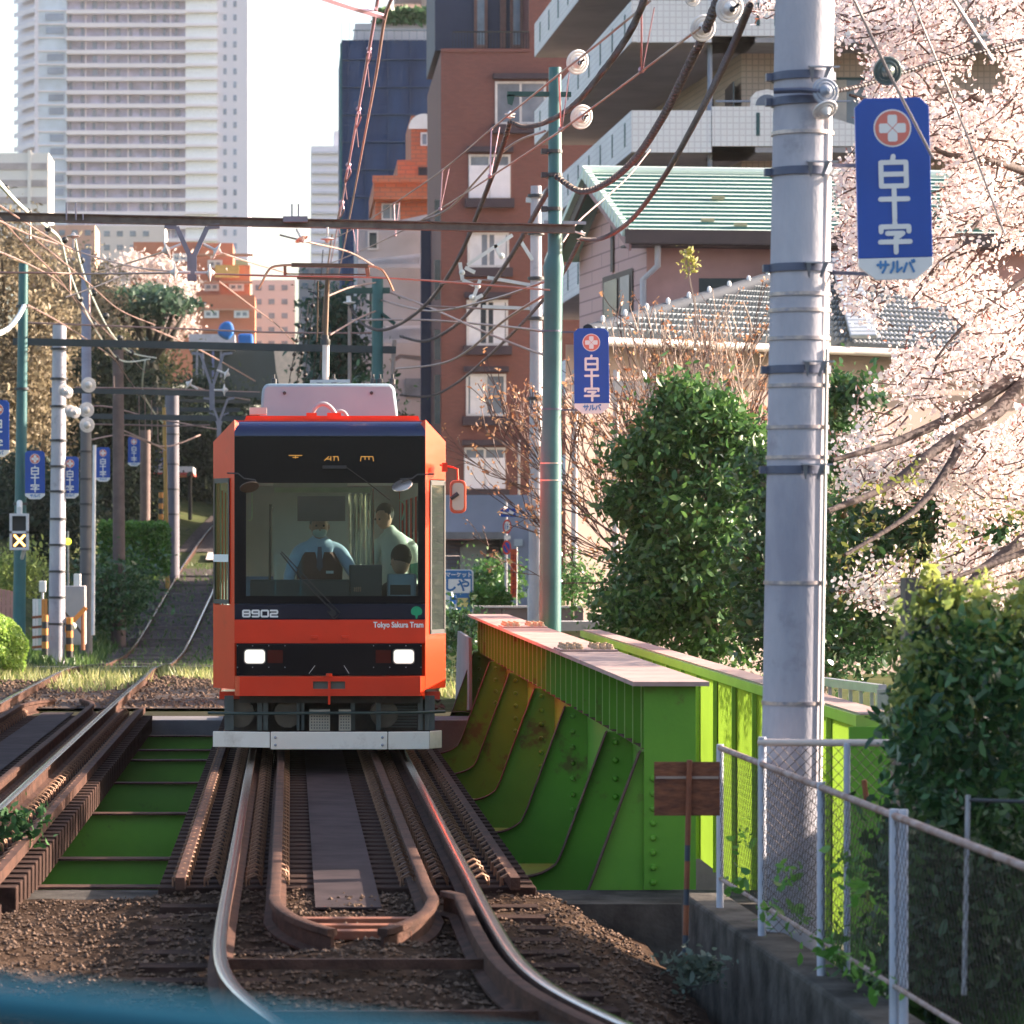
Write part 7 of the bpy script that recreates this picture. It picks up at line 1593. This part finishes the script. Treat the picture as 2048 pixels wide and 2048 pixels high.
u_t = thing('undergrowth', 'dark tangled undergrowth filling the bank behind the chain link fence', 'shrub', P(1850, 1900, 16.5)); leaves('foliage', np.concatenate([b for b in bl]), .06, Mleaf('under_leaf', (.02,.05,.02), (.06,.12,.03), .3), u_t)
wd = [np.array(P(px+random.gauss(0,26), py+random.gauss(0,18), Y))[None,:]+rng.normal(size=(26,3))*.045 for px, py, Y in ((1470,1700,20.2),(1540,1830,19),(1590,1850,18.4),(1620,1880,17.9),(1660,1860,17.2),(1700,1700,17.4),(1600,1740,18.6),(1500,1760,19.8),(1680,1760,17.2),(1760,1960,15.9),(1700,1930,16.4),(1740,1810,16.5)) for _ in range(1)]
wt = thing('creeping_weeds', 'fresh green creeper leaves on the chain link fence and wall top', 'weeds', P(1600,1850,18.2)); leaves('foliage', np.concatenate(wd), .05, Mleaf('weed_leaf', (.07,.22,.03), (.20,.40,.08), .45), wt)
gw_ = thing('grey_weed', 'small grey-green weed clump at the foot of the rusty sign', 'weeds', P(1380,1935,19.3)); wd = [np.array(P(1380+random.gauss(0,28), 1940+random.gauss(0,14), 19.2))[None,:]+rng.normal(size=(14,3))*.035 for _ in range(22)]; leaves('foliage', np.concatenate(wd), .045, Mleaf('grey_weed_leaf', (.10,.14,.11), (.19,.24,.18), .3), gw_)
wv = thing('rail_weeds', 'weed tuft growing at the left track where the rusty bridge deck starts', 'weeds', P(40,1650,26)); wd = [np.array(P(35+random.gauss(0,30), 1655+random.gauss(0,22), 25.5))[None,:]+rng.normal(size=(10,3))*.04 for _ in range(24)]; leaves('foliage', np.concatenate(wd), .06, Mleaf('low_weed_leaf', (.02,.07,.02), (.05,.13,.035), .25, .9), wv)
# ---- left background plants
LG1 = Mleaf('sunlit_hedge_leaf', (.16,.30,.04), (.40,.52,.12), .45, .5)
hb_ = thing('clipped_bush', 'sunlit yellow-green clipped bush at the left edge beside the track', 'bush', P(20,1370,62)); C_ = []
for k in range(17000):
    a = rng.normal(size=3); a /= np.linalg.norm(a); rr = rng.uniform(.86,1.03)*(1+.05*math.sin(7*a[0]+9*a[2])); C_.append(np.array(P(-8,1300,60))+a*np.array([.50,1.1,.60])*rr)
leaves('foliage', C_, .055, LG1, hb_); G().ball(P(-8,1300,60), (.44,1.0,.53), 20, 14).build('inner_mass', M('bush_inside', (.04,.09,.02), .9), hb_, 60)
def hedge(lab, x0, x1, y0, y1, Y, dep, n, mat, s):
    t = thing('hedge', lab, 'hedge', P((x0+x1)/2, y1, Y)); X0, X1, Z0, Z1 = PX(x0,Y), PX(x1,Y), PZ(y1,Y), PZ(y0,Y); C_ = []
    for k in range(n):
        f_ = rng.random(); 
        p = [rng.uniform(X0,X1), Y+rng.uniform(0,dep), Z1+rng.normal()*.05] if f_ < .45 else ([rng.uniform(X0,X1), Y+rng.normal()*.05, rng.uniform(Z0,Z1)] if f_ < .8 else [X1+rng.normal()*.05, Y+rng.uniform(0,dep), rng.uniform(Z0,Z1)]); C_.append(p)
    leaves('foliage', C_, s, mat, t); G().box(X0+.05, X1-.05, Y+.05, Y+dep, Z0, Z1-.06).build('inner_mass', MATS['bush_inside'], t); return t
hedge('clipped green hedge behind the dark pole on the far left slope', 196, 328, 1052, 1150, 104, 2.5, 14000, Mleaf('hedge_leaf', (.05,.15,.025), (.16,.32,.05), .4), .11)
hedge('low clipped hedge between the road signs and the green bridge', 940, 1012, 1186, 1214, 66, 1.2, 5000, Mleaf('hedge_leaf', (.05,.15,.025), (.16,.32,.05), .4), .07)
tree('street_shrub', 'loose green shrub beside the shop sign and red banner', 985, 1165, 88, 44, 45, 40, 60, .24, .11, LF1, 1240, .04, .8, 'shrub')
tree('street_shrub', 'dark bush at the foot of the shop sign', 920, 1270, 58, 30, 55, 20, 60, .2, .09, LF2, 1340, .03, .6, 'shrub')
tree('street_shrub', 'thin dark shrub just right of the tall green pole base', 1145, 1165, 58, 28, 60, 16, 60, .18, .08, LF1, 1250, .03, .5, 'shrub')
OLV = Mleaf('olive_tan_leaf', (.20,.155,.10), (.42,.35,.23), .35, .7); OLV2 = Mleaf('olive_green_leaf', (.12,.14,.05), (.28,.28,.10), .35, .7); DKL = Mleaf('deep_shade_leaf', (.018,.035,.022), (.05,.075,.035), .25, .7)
FT = 'trees behind the left poles'
tree('budding_tree', 'tall tan and olive budding tree filling the left edge', 20, 700, 135, 120, 270, 190, 200, .6, .17, OLV, 1150, .35, 3.0, grp=FT)
tree('budding_tree', 'olive budding tree behind the banded white pole', 150, 720, 150, 90, 200, 130, 200, .6, .17, OLV, 1100, .3, 3, grp=FT)
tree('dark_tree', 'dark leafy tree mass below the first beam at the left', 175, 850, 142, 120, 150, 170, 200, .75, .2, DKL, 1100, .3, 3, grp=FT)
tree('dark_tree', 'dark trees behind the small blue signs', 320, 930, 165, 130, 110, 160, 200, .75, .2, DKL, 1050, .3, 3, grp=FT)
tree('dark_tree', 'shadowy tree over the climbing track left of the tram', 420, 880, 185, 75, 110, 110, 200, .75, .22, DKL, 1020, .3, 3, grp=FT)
tree('olive_tree', 'sun-touched olive tree under the flat-topped tree', 235, 745, 160, 80, 80, 90, 200, .65, .18, OLV2, 1000, .2, 2, grp=FT)
tree('budding_tree', 'tan budding tree between the striped wires and the flat-topped tree', 240, 690, 175, 70, 75, 60, 180, .6, .17, OLV, 1000, .2, 2, grp=FT)
ut = thing('flat_topped_tree', 'tree with a flat spreading dark green crown against the orange building', 'tree', P(308, 830, 155)); UY = 155
c = []
for k in range(34): px = random.uniform(210, 372); py = 598+abs(px-290)*.12+random.gauss(0,10); c.append(np.array(P(px, py, UY+random.uniform(-2,2)))+rng.normal(size=(150,3))*np.array([.42,.5,.17]))
leaves('crown', np.concatenate(c), .26, Mleaf('flat_crown_leaf', (.035,.085,.06), (.09,.15,.09), .3), ut); g = G(); bt = P(312,900,UY); ft = P(300,700,UY)
g.tube([bt, P(306,780,UY), ft], [.42,.36,.30], 8)
for ex, ey in ((225,615),(250,600),(285,600),(320,600),(350,610),(370,625),(262,640),(335,650)): g.tube([ft+Vector((0,0,random.uniform(-1,0))), P((300+ex)/2+6,(700+ey)/2+14,UY+random.uniform(-1,1)), P(ex,ey,UY)], [.2,.13,.05], 6)
g.build('trunk', M('dark_bark', (.035,.035,.025), .85), ut, 60)
pinkb = thing('distant_cherry', 'hazy pink blossoming cherry below the orange building', 'cherry tree', P(290, 700, 250), ); leaves('crown', np.concatenate([crown(P(300,555,250), (3.2,3,1.6), 16, 110, .7), crown(P(215,600,252), (2.2,2,1.6), 10, 90, .7), crown(P(350,640,250), (2,2,1.4), 14, 90, .6)]), .34, Mleaf('far_blossom', (.60,.48,.45), (.72,.62,.58), .4), pinkb); G().tube([P(300,800,250), P(300,600,250)], .2, 8).build('trunk', BARKB, pinkb)
tree('dark_tree', 'dark conifer beside the netted building behind the pantograph mast', 680, 720, 150, 45, 130, 40, 130, .5, .25, Mleaf('conifer_leaf', (.02,.07,.05), (.05,.13,.07), .25), 1000, .2, 1.2)
tree('dark_tree', 'small roadside tree behind the tram roof wires', 735, 850, 120, 60, 90, 30, 120, .5, .22, LF2, 1100, .2, 1.2)
tree('slope_shrub', 'dark shrub bank left of the climbing track', 225, 1185, 100, 70, 60, 40, 130, .4, .13, LF2, 1290, .05, 1.6, 'shrub')
tree('slope_shrub', 'leafy shrub at the left behind the board fence', 30, 1150, 88, 50, 40, 26, 110, .3, .11, Mleaf('olive_leaf', (.14,.20,.05), (.30,.36,.10), .5), 1210, .04, 1, 'shrub')
tree('slope_shrub', 'shady bushes above the upper crossing right of the hedge', 410, 1020, 165, 60, 45, 30, 120, .6, .2, DKL, 1070, .05, 2, 'shrub')

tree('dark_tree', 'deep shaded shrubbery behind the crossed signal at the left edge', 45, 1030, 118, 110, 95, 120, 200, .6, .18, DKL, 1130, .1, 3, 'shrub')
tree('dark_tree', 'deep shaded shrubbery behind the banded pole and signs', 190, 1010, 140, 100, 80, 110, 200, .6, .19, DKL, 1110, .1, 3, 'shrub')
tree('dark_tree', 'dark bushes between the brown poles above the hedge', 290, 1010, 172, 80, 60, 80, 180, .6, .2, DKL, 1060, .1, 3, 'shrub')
# ---------------------------------------------------------------- unseen blocks added right of the frame to shade the foreground
hz_ = thing('added_shade_wall', 'added plain wall block out of view at the right, shading the foreground', 'wall', (5.6, 15, -1)); G().box(5.6, 5.8, 6, 22.3, -1, 1.55).build('wall_body', CONC, hz_)
nh = thing('added_shade_house', 'added house-shaped block out of view, placed to shade the near ground', 'house', (12, 12, -1)); G().box(9.5, 16, 5, 21.35, -1, 4.2).build('wall', CONC, nh); G().prism([(9.3,4.2),(16.2,4.2),(12.7,4.8)], 4.9, 21.36).build('roof', TL, nh)
sh_ = thing('added_shade_shed', 'added shed-shaped block out of view, shading beyond a sunlit gap', 'shed', (12, 23, -1)); G().box(9.5, 12, 22.3, 23.4, -1, 3.4).build('wall', CONC, sh_); G().prism([(9.3,3.4),(12.2,3.4),(10.7,3.8)], 22.25, 23.45).build('roof', TL, sh_)
# ---------------------------------------------------------------- air
if HAZE > 0:
    g = G().box(-950, 950, -70, 1400, -8, 140); m = bpy.data.materials.new('haze_air'); m.use_nodes = True; n = m.node_tree; n.nodes.clear()
    o_ = n.nodes.new('ShaderNodeOutputMaterial'); v = n.nodes.new('ShaderNodeVolumePrincipled'); v.inputs['Color'].default_value = (.98,.96,.96,1); v.inputs['Density'].default_value = HAZE; v.inputs['Anisotropy'].default_value = .3
    n.links.new(v.outputs[0], o_.inputs['Volume']); setp(g.build('haze', m), kind='stuff')
print('objects', len(bpy.data.objects))
